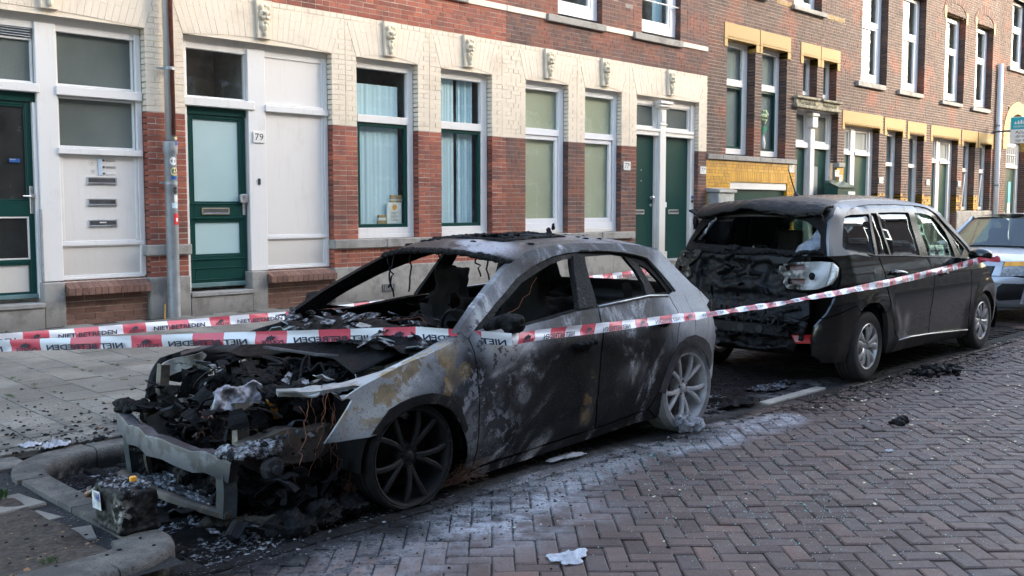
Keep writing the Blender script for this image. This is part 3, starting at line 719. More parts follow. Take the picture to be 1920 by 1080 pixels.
# ---- bay with door 79
bay = MB()
bay.cbox(6.065, 6.15, y - .0, y + .10, .56, 3.62, .006); bay.cbox(6.98, 7.235, y - .02, y + .10, .785, 3.60, .006); bay.cbox(8.155, 8.215, y - .005, y + .10, .80, 3.60, .006)
bay.cbox(6.155, 6.975, y + .012, y + .10, 3.605, 3.66, .006); bay.cbox(7.24, 8.15, y + .012, y + .10, 3.60, 3.66, .006)
bayo = bay.build('bay_frame', M_white, house_a)
m = MB(); arched_slab(m, 6.065, 8.215, 3.53, 3.665, .062, y + .006, y + .095, n=24); m.build('arched_board', M_white, bayo)
m = MB(); m.cbox(6.07, 7.065, y - .045, y + .05, 2.835, 2.94, .006); m.cbox(7.225, 8.21, y - .04, y + .05, 2.832, 2.915, .006); m.cbox(7.23, 8.20, y - .02, y + .05, 2.916, 2.94, .004); m.build('transom', M_white, bayo)
f = MB(); ring(f, 6.152, 6.978, 2.945, 3.60, .02, y + .03, y + .08); w = f.build('fanlight', M_white, house_a)
MB().add([(6.16, y + .06, 2.95), (6.97, y + .06, 2.95), (6.97, y + .06, 3.595), (6.16, y + .06, 3.595)], [(0,1,2,3)]).build('pane', M_glass, w)
MB().add([(6.1, y + .11, 2.7), (7.0, y + .11, 2.7), (7.0, y + .9, 2.7), (6.1, y + .9, 2.7), (6.1, y + .11, 3.7), (7.0, y + .11, 3.7), (7.0, y + .9, 3.7), (6.1, y + .9, 3.7)], [(0,1,2,3), (3,2,6,7), (4,7,6,5), (0,3,7,4), (1,5,6,2)]).build('dim_interior', M_room, w)
pn = MB(); pn.cbox(7.237, 8.153, y + .02, y + .05, .79, 2.83, .003); pn.cbox(7.237, 8.153, y + .02, y + .05, 2.942, 3.598, .003); panel = pn.build('timber_panel', M_panel, house_a); m = MB()
for a, b, pr in ((1.185, 1.225, .030), (1.225, 1.24, .018), (1.172, 1.185, .016), (.79, .82, .030), (.82, .842, .014)): m.cbox(7.225, 8.205, y - pr + .02, y + .021, a, b, .004)
m.cbox(8.118, 8.152, y + .005, y + .021, 1.245, 2.828, .004); m.cbox(8.118, 8.152, y + .005, y + .021, 2.945, 3.596, .004); m.cbox(8.118, 8.152, y + .005, y + .021, .845, 1.17, .004)
m.build('moulding', M_white, panel)
yd = WY + .05
m = MB(); m.cbox(6.152, 6.972, yd - .02, yd + .04, 2.74, 2.832, .004); m.build('door_head', M_green, house_a)
db = ldoor(6.155, 6.965, .60, 2.735, yd, [(1.0, 1.43, M_frost), (1.655, 2.70, M_frost)], M_green, .075)
m = MB(); m.cbox(6.158, 6.962, yd - .03, yd, .605, .66, .006); m.build('weather_bar', bpy.data.materials['worn_green_paint'], db)
for pr_, za_, zb_ in ((.014, .945, .962), (.014, 1.455, 1.48), (.010, 1.635, 1.65), (.010, .835, .85), (.010, .695, .705)): MB().cbox(6.17, 6.95, yd - pr_, yd, za_, zb_, .004).build('rail_moulding', M_green, db)
lb = letterbox(db, 6.335, 6.72, 1.505, 1.595, yd, simple('dull_brass', (.50, .44, .30), .35, .8))
h = MB(); h.cbox(6.91, 6.95, yd - .012, yd, 1.50, 1.77, .004); h.cbox(6.86, 6.955, yd - .06, yd - .012, 1.66, 1.765, .006); autosmooth(h.build('door_handle', M_alu, db))
step(house_a, 6.075, 6.925, .27, .56, FY - .02)
MB().cbox(6.93, 7.165, FY - .005, FY + .2, .27, .782, .01).build('stone_plinth', M_stone, house_a)
number_plate(house_a, 7.035, 7.205, 2.425, 2.565, '79', None, WY - .03)
MB().cbox(7.10, 7.135, WY - .035, WY - .02, 1.89, 1.97, .004).build('door_bell', M_black, house_a)
# ---- the two blue-curtained windows
def blue_back(seed, gap):
    def f(w, x0, x1, za, zb, yf):
        if gap:
            folds(x0 - .03, x0 + gap[0], za, zb, yf + .11, M_curt, 'curtain', w, .004, 60, 4, seed); folds(x0 + gap[1], x0 + gap[2], za, zb, yf + .12, M_curt, 'curtain', w, .016, 60, 5, seed + 1)
        else: folds(x0 - .03, x1 - .10, za, zb - .30, yf + .11, M_curt, 'curtain', w, .004, 90, 5, seed)
    return f
window(house_a, 8.635, 9.745, 1.225, 3.645, [(8.73, 9.63, 2.90, 3.545, None, 0), (8.72, 9.635, 1.31, 2.795, M_green, .05)], rise=.05, back=blue_back(1, None))
window(house_a, 10.205, 11.275, 1.225, 3.645, [(10.26, 11.14, 2.90, 3.545, None, 0), (10.25, 11.135, 1.31, 2.785, M_green, .05)], rise=.05, back=blue_back(5, (.40, .47, .80)))
MB().cbox(8.64, 9.74, WY - .01, WY + .06, 1.161, 1.2245, .004).build('sill_board', M_white, house_a); MB().cbox(10.21, 11.27, WY - .01, WY + .06, 1.161, 1.2245, .004).build('sill_board', M_white, house_a)
# ================================================================ house 77
house_b = thing('row_house', 'house with cream arches over dark brick, olive blinds and plain green doors, number 77', 'house', (0, 0, 0), 'terraced houses along the pavement')
HB = Wall(house_b); BX0, BX1 = 11.60, 17.385
opE = (12.05, 13.12, 1.16, 3.67, .11); opF = (13.56, 14.60, 1.16, 3.67, .11); opG = (15.05, 17.10, .29, 3.67, .11)
opU1 = (12.84, 14.02, 4.79, 6.9, .12); opU2 = (15.18, 16.42, 4.79, 6.9, .12)
ops = [opE, opF, opG]; fansB = [(o[0], o[1], 3.67, 4.13, .15) for o in ops]
bonded(HB, 'brick', BX0, BX1, .775, 1.03, 4, lambda x, z: M_dark, ops); bonded(HB, 'brick', BX0, BX1, 1.16, 2.72, 23, lambda x, z: M_dark, ops)
bonded(HB, 'painted_brick', BX0, BX1, 2.72, 4.22, 22, lambda x, z: M_cream, ops, fansB)
bonded(HB, 'brick', BX0, BX1, 4.22, 4.70, 7, lambda x, z: M_dark, []); bonded(HB, 'brick', BX0, BX1, 4.78, 7.2, 35, lambda x, z: M_dark, [opU1, opU2])
for o in ops: fan(HB, 'painted_voussoir', o[0], o[1], 3.67, 4.13, .15, .065, M_cream, (o[0] + o[1]) / 2 + .02)
HB.flush({'brick': 300, 'painted_brick': 220, 'painted_voussoir': 80})
m = MB(); cells(BX0, BX1, .775, 2.72, ops, FY + .004, m, 0); cells(BX0, BX1, 2.72, 4.22, ops, FY + .0055, m, 1); cells(BX0, BX1, 4.22, 12.5, [opU1, opU2], FY + .004, m, 0)
m.box(BX0, BX1, FY + .95, FY + 6, .2, 12.4, 0); m.box(BX0 + .01, BX1 - .01, FY + .02, FY + .94, 7.0, 12.4, 0); m.build('wall', [M_mortar_d, M_cream], house_b)
for o in ops: lion_key(house_b, (o[0] + o[1]) / 2 + .02)
MB().cbox(11.602, 15.05, FY - .025, FY + .12, .27, .775, .012).build('stone_plinth', M_stone, house_b); MB().cbox(17.10, 17.37, FY - .03, FY + .12, .27, .95, .012).build('stone_plinth', M_stone, house_b)
for a, b in ((11.60, 12.9), (12.905, 14.0), (14.005, 14.96)): MB().cbox(a, b, FY - .055, FY + .115, 1.03, 1.158, .012).build('stone_band', M_stone, house_b)
MB().cbox(17.09, 17.37, FY - .05, FY + .1, 1.03, 1.158, .012).build('stone_band', M_stone, house_b)
for a, b in ((11.605, 12.53), (14.085, 14.90), (16.46, 17.37)): MB().cbox(a, b, FY - .02, FY + .01, 4.692, 4.786, .006).build('string_course', M_cream, house_b)
sill(house_b, 12.54, 14.075, 4.67, 4.785, .06); sill(house_b, 14.91, 16.45, 4.66, 4.782, .06)
window(house_b, 12.85, 14.01, 4.86, 6.9, [(12.95, 13.83, 5.03, 6.75, M_pvc, .055)], fmat=M_pvc); wu = window(house_b, 15.20, 16.40, 4.86, 6.9, [(15.28, 16.22, 5.03, 6.75, M_pvc, .055)], fmat=M_pvc, back=lambda w, x0, x1, za, zb, yf: folds(x1 - .3, x1, za, zb, yf + .2, M_curt, 'curtain', w, .02, 40, 3))
for k in (0,): MB().tube([(15.12, WY - .06, 5.42), (16.45, WY - .06, 5.42)], .014, 8).build('safety_bar', M_white, house_b); MB().tube([(12.8, WY - .06, 5.42), (14.05, WY - .06, 5.42)], .014, 8).build('safety_bar', M_white, house_b)
def blind_back(w, x0, x1, za, zb, yf):
    MB().add([(x0 - .02, yf + .085, za), (x1 + .02, yf + .085, za), (x1 + .02, yf + .085, zb), (x0 - .02, yf + .085, zb)], [(0,1,2,3)]).build('roller_blind', M_blind, w)
window(house_b, 12.055, 13.115, 1.225, 3.645, [(12.10, 12.99, 2.91, 3.545, None, 0), (12.09, 12.985, 1.34, 2.80, M_pvc, .07)], rise=.05, fmat=M_pvc, back=blind_back)
window(house_b, 13.565, 14.595, 1.225, 3.645, [(13.59, 14.49, 2.905, 3.54, None, 0), (13.585, 14.46, 1.34, 2.80, M_pvc, .07)], rise=.05, fmat=M_pvc, back=blind_back)
for a, b in ((12.06, 13.11), (13.57, 14.59)): MB().cbox(a, b, WY - .01, WY + .06, 1.161, 1.2245, .004).build('sill_board', M_panel, house_b)
# doors of 77
y = WY; bay = MB()
bay.cbox(15.055, 15.11, y, y + .1, .56, 3.60, .005); bay.cbox(16.955, 17.095, y - .02, y + .1, .56, 3.60, .006); bay.cbox(15.80, 16.10, y, y + .1, .56, 3.60, .006)
bay.cbox(15.115, 15.795, y + .012, y + .1, 3.555, 3.66, .005); bay.cbox(16.105, 16.95, y + .012, y + .1, 3.555, 3.66, .005)
bayo = bay.build('bay_frame', M_panel, house_b)
m = MB(); arched_slab(m, 15.055, 17.095, 3.53, 3.665, .062, y + .006, y + .095, n=20); m.build('arched_board', M_panel, bayo)
m = MB(); m.cbox(15.85, 16.05, y - .07, y, .75, 3.47, .008); m.cbox(15.80, 16.10, y - .10, y, 3.47, 3.50, .006); m.cbox(15.77, 16.13, y - .13, y, 3.50, 3.555, .008); m.cbox(15.745, 16.155, y - .16, y, 3.555, 3.61, .008); m.cbox(15.80, 16.10, y - .09, y, .57, .75, .008); m.cbox(15.83, 16.07, y - .085, y, 3.16, 3.19, .005); m.cbox(15.88, 16.02, y - .082, y - .07, 3.22, 3.44, .004)
m.build('pilaster', M_panel, house_b)
m = MB(); m.cbox(15.06, 15.84, y - .05, y + .06, 2.955, 3.03, .005); m.cbox(15.06, 15.85, y - .07, y + .06, 3.031, 3.085, .005); m.cbox(16.06, 17.01, y - .05, y + .06, 2.955, 3.03, .005); m.cbox(16.05, 17.0, y - .07, y + .06, 3.031, 3.085, .005); m.build('transom', M_panel, bayo)
for a, b in ((15.112, 15.797), (16.103, 16.952)):
    f = MB(); ring(f, a, b, 3.09, 3.553, .045, y + .02, y + .07); w = f.build('fanlight', M_panel, house_b)
    MB().add([(a + .02, y + .06, 3.1), (b - .02, y + .06, 3.1), (b - .02, y + .06, 3.54), (a + .02, y + .06, 3.54)], [(0,1,2,3)]).build('pane', M_wired, w)
for a, b, kn in ((15.115, 15.795, 15.725), (16.105, 16.95, 16.15)):
    dr = MB().cbox(a, b, y + .05, y + .095, .60, 2.952, .006).build('door', M_green, house_b)
    letterbox(dr, a + .03 if kn < 16 else a + .20, a + .40 if kn < 16 else a + .55, 1.465, 1.555, y + .05)
    if kn < 16:
        autosmooth(MB().lathe([(.0, .03), (-.012, .03), (-.015, .014), (-.04, .014), (-.05, .034), (-.07, .036), (-.082, .02), (-.084, 0)], 16, 'y', (kn, y + .05, 1.78)).build('door_knob', M_alu, dr)); MB().lathe([(0, .03), (-.01, .028), (-.012, 0)], 14, 'y', (kn, y + .05, 1.64)).build('keyhole_rose', M_alu, dr)
        for z in (2.30, 2.10): MB().lathe([(0, .012), (-.006, .01), (-.007, 0)], 10, 'y', (a + .30, y + .05, z)).build('peephole', M_alu, dr)
    else: MB().cbox(kn - .04, kn + .04, y - .0, y + .05, 1.60, 1.70, .004).build('lock_box', M_pvc, dr)
for z in (1.80, 1.72): MB().cbox(17.0, 17.06, y - .035, y - .02, z - .028, z + .028, .003).build('door_bell', M_blue if z > 1.75 else M_dgrey, house_b)
step(house_b, 15.06, 17.09, .27, .60, FY - .02)
number_plate(house_b, 14.66, 14.865, 2.275, 2.43, '77', 'B'); number_plate(house_b, 17.16, 17.37, 2.265, 2.415, '77', 'A')
# ================================================================ ochre lintel house
house_c = thing('row_house', 'long brown brick house with ochre lintels, yellow glazed brick base and tall white windows', 'house', (0, 0, 0), 'terraced houses along the pavement')
HC = Wall(house_c); CX0, CX1 = 17.385, 34.20; R3 = .19; W3 = FY + R3
def S3(x): return x * (FY + R3) / 11.37                                     # measured on the nearer plane, moved back to the frame
wins = {}
opH = (18.10, 19.22, 2.68, 5.04, R3); opI = (19.50, 20.58, 2.68, 5.04, R3)
opJ1 = (21.32, 22.0, 4.12, 5.04, R3); opJ2 = (22.30, 22.99, 4.12, 5.04, R3); opJ = (21.05, 23.12, .3, 3.88, R3)
opK = (23.47, 25.46, .3, 3.62, R3); opL = (25.90, 26.90, 1.6, 3.62, R3); opM = (27.36, 28.36, 1.6, 3.60, R3)
opN = (28.98, 30.93, .3, 3.60, R3); opO = (31.36, 32.36, 1.5, 3.58, R3); opP = (32.76, 33.78, 1.5, 3.58, R3)
opT0 = (20.85, 22.15, 6.10, 8.4, R3); opT1 = (18.3, 19.4, 6.10, 8.4, R3)
opQ = (24.30, 25.80, 4.73, 7.3, R3); opR = (26.72, 28.25, 4.71, 7.3, R3); opS = (29.70, 31.22, 4.66, 7.18, R3); opT = (32.12, 33.60, 4.65, 7.18, R3)
gar = (18.29, 20.70, .3, 2.13, .15)
opsC = [opH, opI, opJ1, opJ2, opJ, opK, opL, opM, opN, opO, opP, opQ, opR, opS, opT, opT0, opT1, gar]
bonded(HC, 'glazed_brick', CX0, 21.05, .55, 1.97, 20, lambda x, z: M_yell, opsC + [(0, 0, 0, 0, 0)])
bonded(HC, 'glazed_brick', CX0, 18.29, 1.97, 2.57, 9, lambda x, z: M_yell, []); bonded(HC, 'glazed_brick', 20.70, 21.05, 1.97, 2.57, 9, lambda x, z: M_yell, [])
bonded(HC, 'glazed_brick', 18.29, 20.70, 2.36, 2.57, 3, lambda x, z: M_yell, [])
for i in range(32): HC.brick('glazed_brick', [(18.29 + i * .0753, 2.135), (18.355 + i * .0753, 2.135), (18.355 + i * .0753, 2.352), (18.29 + i * .0753, 2.352)], FY - .001, FY + .03, M_yell)
bonded(HC, 'glazed_brick', 23.12, 23.47, .55, 2.57, 29, lambda x, z: M_yell, [])
bonded(HC, 'brick', CX0, CX1, 2.68, 8.5, 84, lambda x, z: M_brwn, opsC, jw=.012); bonded(HC, 'brick', 23.47, CX1, .80, 2.68, 27, lambda x, z: M_brwn, opsC, jw=.012)
HC.flush({'brick': 300, 'glazed_brick': 200})
m = MB(); cells(CX0, 23.47, .3, 2.68, opsC, FY + .008, m, 1); cells(23.47, CX1, .3, 2.68, opsC, FY + .005, m, 0); cells(CX0, CX1, 2.68, 12.5, opsC, FY + .005, m, 0)
m.box(CX0, CX1, FY + 1.1, FY + 6, .2, 12.4); m.box(CX0 + .01, CX1 - .01, FY + .03, FY + 1.05, 8.5, 12.4); m.build('wall', [M_mortar_l, M_mortar_y], house_c)
def lintel(h, xa, xb, xi, xj, zb, zt, zl, dent=False):
    m = MB(); y0, y1 = FY - .014, FY + R3 + .01
    m.cbox(xa, xb, y0, y1, zb, zt, .008); m.cbox(xa, xi, y0, y1, zl, zb - .001, .006); m.cbox(xj, xb, y0, y1, zl, zb - .001, .006)
    l = m.build('lintel', M_ochre, h)
    if dent:
        d = MB(); n = int((xj - xi) / .09)
        for i in range(n): d.cbox(xi + (xj - xi) * (i + .15) / n, xi + (xj - xi) * (i + .85) / n, y0 - .012, y0 + .001, zb + .005, zb + .06, .004)
        d.build('dentil', M_ochre, l)
    else: MB().cbox(xi, xj, y0 - .008, y0 + .001, zb + .05, zb + .062, .002).build('dentil', M_ochre, l)
lintel(house_c, 17.97, 19.37, 18.10, 19.22, 5.04, 5.37, 4.88); lintel(house_c, 19.385, 20.72, 19.50, 20.58, 5.04, 5.37, 4.88)
lintel(house_c, 21.18, 22.14, 21.32, 22.0, 5.04, 5.34, 4.86); lintel(house_c, 22.155, 23.13, 22.30, 22.99, 5.04, 5.34, 4.86)
lintel(house_c, 23.33, 25.62, 23.47, 25.46, 3.62, 3.96, 3.50, True); lintel(house_c, 25.74, 27.06, 25.90, 26.90, 3.62, 3.94, 3.47, True); lintel(house_c, 27.20, 28.50, 27.36, 28.36, 3.60, 3.93, 3.45, True)
lintel(house_c, 28.81, 31.08, 28.98, 30.93, 3.60, 3.925, 3.46, True); lintel(house_c, 31.18, 32.52, 31.36, 32.36, 3.58, 3.92, 3.44, True); lintel(house_c, 32.58, 33.92, 32.76, 33.78, 3.58, 3.915, 3.45, True)
def netback(mat, dy=.10):
    return lambda w, x0, x1, za, zb, yf: MB().add([(x0 - .02, yf + dy, za), (x1 + .02, yf + dy, za), (x1 + .02, yf + dy, zb), (x0 - .02, yf + dy, zb)], [(0,1,2,3)]).build('net_curtain', mat, w)
for o, gx in ((opH, (18.39, 19.01)), (opI, (19.80, 20.43))):
    window(house_c, o[0] + .12, o[1] - .01, 2.72, 5.03, [(gx[0] - .01, gx[1] + .01, 4.28, 4.94, None, 0), (gx[0] - .01, gx[1] + .01, 2.84, 4.14, M_green, .05)], yf=W3, back=netback(M_net))
window(house_c, 21.58, 22.0, 4.20, 5.03, [(21.68, 21.92, 4.29, 4.95, None, 0)], yf=W3, back=netback(M_net)); window(house_c, 22.58, 22.985, 4.20, 5.03, [(22.68, 22.91, 4.29, 4.95, None, 0)], yf=W3, back=netback(M_net))
for a, b in ((17.395, 17.95), (17.955, 19.4), (19.405, 21.04)): MB().cbox(a, b, FY - .05, FY + .12, 2.572, 2.678, .01).build('stone_band', M_stone, house_c)
MB().cbox(23.125, 23.465, FY - .05, FY + .12, 2.572, 2.678, .01).build('stone_band', M_stone, house_c)
MB().cbox(17.395, 18.28, FY - .02, FY + .1, .27, .545, .01).build('stone_plinth', M_stone, house_c); MB().cbox(20.71, 21.04, FY - .02, FY + .1, .27, .545, .01).build('stone_plinth', M_stone, house_c)
for a, b in ((25.47, 28.97), (30.94, 34.19)): MB().cbox(a, b, FY - .03, FY + .1, .27, 1.49, .012).build('stone_plinth', M_stone, house_c)
m = MB(); m.cbox(18.30, 20.69, FY + .02, FY + .12, 1.98, 2.128, .006); hd = m.build('shutter_box', M_panel, house_c); MB().cbox(18.30, 20.69, FY + .08, FY + .13, .30, 1.979, .004).build('shutter', M_green, house_c)
# stone canopy
m = MB(); m.cbox(20.88, 23.10, FY - .10, FY + .1, 3.86, 3.93, .01); m.cbox(20.92, 23.05, FY - .06, FY + .1, 3.931, 4.06, .01); m.cbox(20.88, 21.98, FY - .12, FY + .1, 4.061, 4.118, .012); m.cbox(22.12, 23.10, FY - .12, FY + .1, 4.061, 4.118, .012)
can = m.build('stone_canopy', paint_mat('weathered_stone', (.40, .36, .25), .85, .8, 7, .008, (.12, .11, .08), (.40, .62), .4), house_c); m = MB()
for a, b in ((21.1, 21.85), (22.22, 22.9)):
    for i in range(8): m.ball((a + (b - a) * (i + .5) / 8, FY - .062, 4.0 - .018 * (i % 2)), (.036, .022, .05), 8, 6)
m.build('carved_ornament', bpy.data.materials['weathered_stone'], can)
def doorbay(h, xa, xb, zt, ys, doors, posts, ztr, zf, stepz, name_mat=M_panel, slit=False):
    m = MB(); m.cbox(xa, xb, ys + .012, ys + .1, zt - .06, zt, .005)
    for a, b in posts: m.cbox(a, b, ys - .02, ys + .1, stepz, zt - .0605, .006)
    bo = m.build('bay_frame', name_mat, h); t = MB()
    for a, b in doors: t.cbox(a - .03, b + .03, ys - .05, ys + .06, ztr, zf, .006)
    t.build('transom', name_mat, bo)
    for a, b in doors:
        f = MB(); ring(f, a + .003, b - .003, zf + .003, zt - .063, .055, ys + .02, ys + .07); w = f.build('fanlight', name_mat, h)
        MB().add([(a + .03, ys + .05, zf + .03), (b - .03, ys + .05, zf + .03), (b - .03, ys + .05, zt - .09), (a + .03, ys + .05, zt - .09)], [(0,1,2,3)]).build('pane', M_net if not slit else M_wired, w)
        d = MB().cbox(a + .002, b - .002, ys + .04, ys + .085, stepz, ztr - .001, .005).build('door', M_green, h)
        if slit:
            s = MB(); ring(s, a + .18, a + .44, ztr - 1.10, ztr - .38, .03, ys + .02, ys + .045); s.build('glazing_bead', M_green, d); MB().box(a + .20, a + .42, ys + .030, ys + .036, ztr - 1.08, ztr - .40).build('pane', M_net, d)
            MB().cbox(a + .5, a + .62, ys + .02, ys + .041, ztr - 1.2, ztr - 1.14, .003).build('name_strip', M_plate, d)
        else: MB().cbox(a + .1, a + .4, ys + .03, ys + .041, ztr - 1.55, ztr - 1.47, .004).build('letterbox', M_alu, d)
    step(h, xa, xb, .27, stepz - .01, FY - .02); return bo
doorbay(house_c, 21.06, 23.11, 3.87, W3, [(21.14, 21.90), (22.16, 22.98)], [(21.06, 21.138), (21.905, 22.155), (22.985, 23.11)], 2.985, 3.11, .6, slit=True)
m = MB(); m.cbox(21.93, 22.13, W3 - .10, W3 - .021, .62, 3.45, .008); m.cbox(21.90, 22.16, W3 - .16, W3 - .021, 3.45, 3.72, .02); m.cbox(21.87, 22.19, W3 - .18, W3 - .021, 3.721, 3.80, .01); m.build('pilaster', M_panel, house_c)
doorbay(house_c, 23.48, 25.45, 3.61, W3, [(23.6, 24.18), (24.42, 25.22)], [(23.48, 23.598), (24.183, 24.417), (25.223, 25.45)], 2.91, 3.0, .6)
doorbay(house_c, 28.99, 30.92, 3.59, W3, [(29.10, 29.72), (29.98, 30.66)], [(28.99, 29.098), (29.723, 29.977), (30.663, 30.92)], 2.88, 2.97, .6)
for o, x0 in ((opL, 26.16), (opM, 27.62)): window(house_c, x0, o[1] - .01, o[2] + .02, o[3] - .01, [(x0 + .09, o[1] - .13, 2.80, 3.50, None, 0), (x0 + .09, o[1] - .13, 1.72, 2.70, None, 0)], yf=W3, back=netback(M_net))
for o, x0 in ((opO, 31.68), (opP, 33.08)):
    w = window(house_c, x0, o[1] - .01, o[2] + .02, o[3] - .01, [(x0 + .09, o[1] - .12, 2.80, 3.48, None, 0), (x0 + .09, o[1] - .12, 1.62, 2.68, None, 0)], yf=W3, back=netback(M_net))
    m = MB(); m.prism([(x0 + .02, W3 - .06, 1.6), (x0 + .06, W3 - .06, 1.6), (x0 + .0, W3 - .16, 2.62), (x0 - .04, W3 - .16, 2.62)], (0, .035, 0)); m.build('tilted_sash', M_pvc, w)
def tallwin(o, x0, z0, zt, zm, arch=0):
    return window(house_c, x0, o[1] - .01, z0, zt, [(x0 + .10, o[1] - .22, zm + .06, zt - .1, None, 0), (x0 + .10, o[1] - .22, z0 + .14, zm - .06, M_pvc, .06)], yf=W3, fmat=M_pvc, rise=arch, back=netback(M_net, .5))
tallwin(opQ, 24.58, 4.80, 7.28, 6.25); tallwin(opR, 27.04, 4.79, 7.28, 6.25); tallwin(opS, 30.12, 4.75, 7.10, 6.2); tallwin(opT, 32.55, 4.74, 7.10, 6.18)
window(house_c, 21.2, 22.14, 6.2, 8.39, [(21.3, 22.02, 6.30, 8.2, None, 0)], yf=W3, fmat=M_pvc); window(house_c, 18.5, 19.39, 6.2, 8.39, [(18.6, 19.3, 6.30, 8.2, None, 0)], yf=W3, fmat=M_pvc)
for a, b, c, d in ((24.0, 25.62, 4.60, 4.725), (26.45, 28.05, 4.59, 4.705), (29.42, 30.98, 4.55, 4.655), (31.85, 33.34, 4.53, 4.645), (20.72, 22.3, 6.0, 6.098), (18.1, 19.6, 6.0, 6.098)): sill(house_c, a, b, c, d, .08)
m = MB()
for o in (opS, opT):                                       # brick arches with a pale honeycomb panel
    xc = (o[0] + o[1]) / 2; hw = (o[1] - o[0]) / 2; pts = [(o[0], FY + .10, 7.181), (o[1], FY + .10, 7.181)] + [(xc + hw * math.cos(t * 3.1416 / 12), FY + .10, 7.181 + .32 * math.sin(t * 3.1416 / 12)) for t in range(1, 12)]
    tp = MB().prism(pts, (0, .08, 0)).build('arch_panel', M_ochre, house_c); d = MB()
    for r_ in range(3):
        for q in range(9):
            xx = o[0] + .15 + q * .15 + (.075 if r_ % 2 else 0); zz = 7.225 + r_ * .085
            if ((xx - xc) / hw) ** 2 + ((zz - 7.18) / .32) ** 2 < .8: d.ball((xx, FY + .1, zz), (.05, .012, .03), 6, 4)
    d.build('honeycomb', M_cream, tp)
    for k in range(16):
        t0, t1 = k * 3.1416 / 16 + .01, (k + 1) * 3.1416 / 16 - .01; P = lambda t, s: (xc + (hw + s) * math.cos(t), FY - .012, 7.185 + (.32 + s) * math.sin(t))
        MB().prism([P(t0, 0), P(t0, .24), P(t1, .24), P(t1, 0)], (0, .10, 0)).build('arch_brick', M_brwn if k % 2 else M_plbr, house_c)
    for xx in (o[0] - .14, o[1]): m.cbox(xx, xx + .14, FY - .013, FY + .02, 7.0, 7.35, .006)
m.build('impost', M_ochre, house_c)
b = MB()
for i in range(12): b.box(20.08 + i * .055, 20.115 + i * .055, FY - .006, FY + .02, 6.03, 6.12)
for i in range(16): b.box(22.4 + i * .058, 22.437 + i * .058, FY - .006, FY + .02, 6.02, 6.12)
b.build('soldier_bricks', M_ochre, house_c, kind='stuff')
for a, b_, s in ((20.76, 20.98, '73'), (22.98, 23.19, '73'), (23.20, 23.36, '73'), (25.48, 25.72, '73'), (28.58, 28.80, '71'), (30.97, 31.18, '71')):
    zc = 2.47 if a < 22 else (2.42 if a < 23.1 else 2.30); number_plate(house_c, a, b_, zc - .08, zc + .08, s, None, FY - .02 if a > 22.9 else FY - .006)
vs_ = MB().lathe([(0, .05), (.02, .06), (.12, .07), (.24, .045), (.30, .035), (.31, .045)], 14, 'z', (20.05, W3 + .085, 2.90)); vase = thing('flower_vase', 'white vase of pale green artificial flowers standing in the ochre house window', 'vase', (0, 0, 0))
vs_.build('vase_body', M_plate, vase, smooth=True); fl = MB(); lf = MB(); rf = random.Random(4)
M_petal = simple('pale_green_petal', (.52, .60, .36), .7); M_leafg = simple('bright_leaf', (.02, .30, .17), .6)
for i in range(26): a, r, z = rf.uniform(0, 6.3), rf.uniform(0, .13), rf.uniform(3.45, 3.72); fl.ball((20.08 + r * math.cos(a), W3 + .075 + .02 * math.sin(a), z), rf.uniform(.025, .05), 6, 4, jit=.2, seed=i)
for i in range(9): a = rf.uniform(-1, 1); lf.prism([(20.05, W3 + .075, 3.2), (20.11 + a * .05, W3 + .07, 3.30), (20.18 + a * .13, W3 + .065, 3.42 + rf.uniform(-.1, .06)), (20.08 + a * .06, W3 + .08, 3.36)], (0, .006, 0))
fl.build('blossom', M_petal, vase, smooth=True, kind='stuff'); lf.build('leaf', M_leafg, vase, kind='stuff')
# ================================================================ last house in view with the round arch
house_d = thing('row_house', 'brown brick house with an ochre round door arch at the far end of the row', 'house', (0, 0, 0), 'terraced houses along the pavement')
HD = Wall(house_d); DX0, DX1 = 34.20, 46; opD1 = (35.2, 37.25, .3, 4.9, .25); opV = (35.30, 36.9, 6.18, 8.4, R3)
bonded(HD, 'brick', DX0, 40.5, .8, 8.5, 110, lambda x, z: M_brwn, [opD1, opV], jw=.012); HD.flush({'brick': 150})
m = MB(); cells(DX0, DX1, .3, 12.5, [opD1, opV], FY + .008, m); m.box(DX0, DX1, FY + 1.1, FY + 6, .2, 12.4); m.box(DX0 + .01, DX1 - .01, FY + .03, FY + 1.05, 8.5, 12.4); m.build('wall', M_mortar_l, house_d)
xc, W4 = 36.22, FY + .25; m = MB(); N = 18
for k in range(N):
    t0, t1 = k * 3.1416 / N + .004, (k + 1) * 3.1416 / N - .004; P = lambda t, r, q: (xc + r * math.cos(t), FY - .02, 3.95 + q * math.sin(t)); m.prism([P(t0, 1.02, .75), P(t0, 1.42, 1.15), P(t1, 1.42, 1.15), P(t1, 1.02, .75)], (0, .3, 0))
for xx in (34.80, 37.24): m.cbox(xx, xx + .40, FY - .02, FY + .25, 3.5, 3.945, .006)
m.build('door_arch', M_ochre, house_d)
bo = doorbay(house_d, 35.25, 37.2, 3.75, W4, [(35.75, 36.95)], [(35.25, 35.745), (36.955, 37.2)], 2.92, 3.02, .6); m = MB()
for q in (36.0, 36.2, 36.4, 36.6, 36.8): m.cbox(q, q + .025, W4 + .0, W4 + .05, 3.08, 3.66, .003)
m.cbox(35.8, 36.92, W4 + .002, W4 + .045, 3.36, 3.39, .003); m.build('glazing_bar', M_panel, bo)
m = MB(); arched_slab(m, 35.22, 37.22, 3.755, 3.95, .70, W4 + .03, W4 + .08, n=20); m.build('arched_board', M_dgrey, bo)
window(house_d, 35.74, 36.88, 6.25, 8.39, [(35.85, 36.70, 6.40, 7.45, M_pvc, .06), (35.85, 36.70, 7.6, 8.3, None, 0)], yf=W3, fmat=M_pvc, back=netback(M_net, .5)); sill(house_d, 35.0, 36.75, 6.05, 6.175, .08)
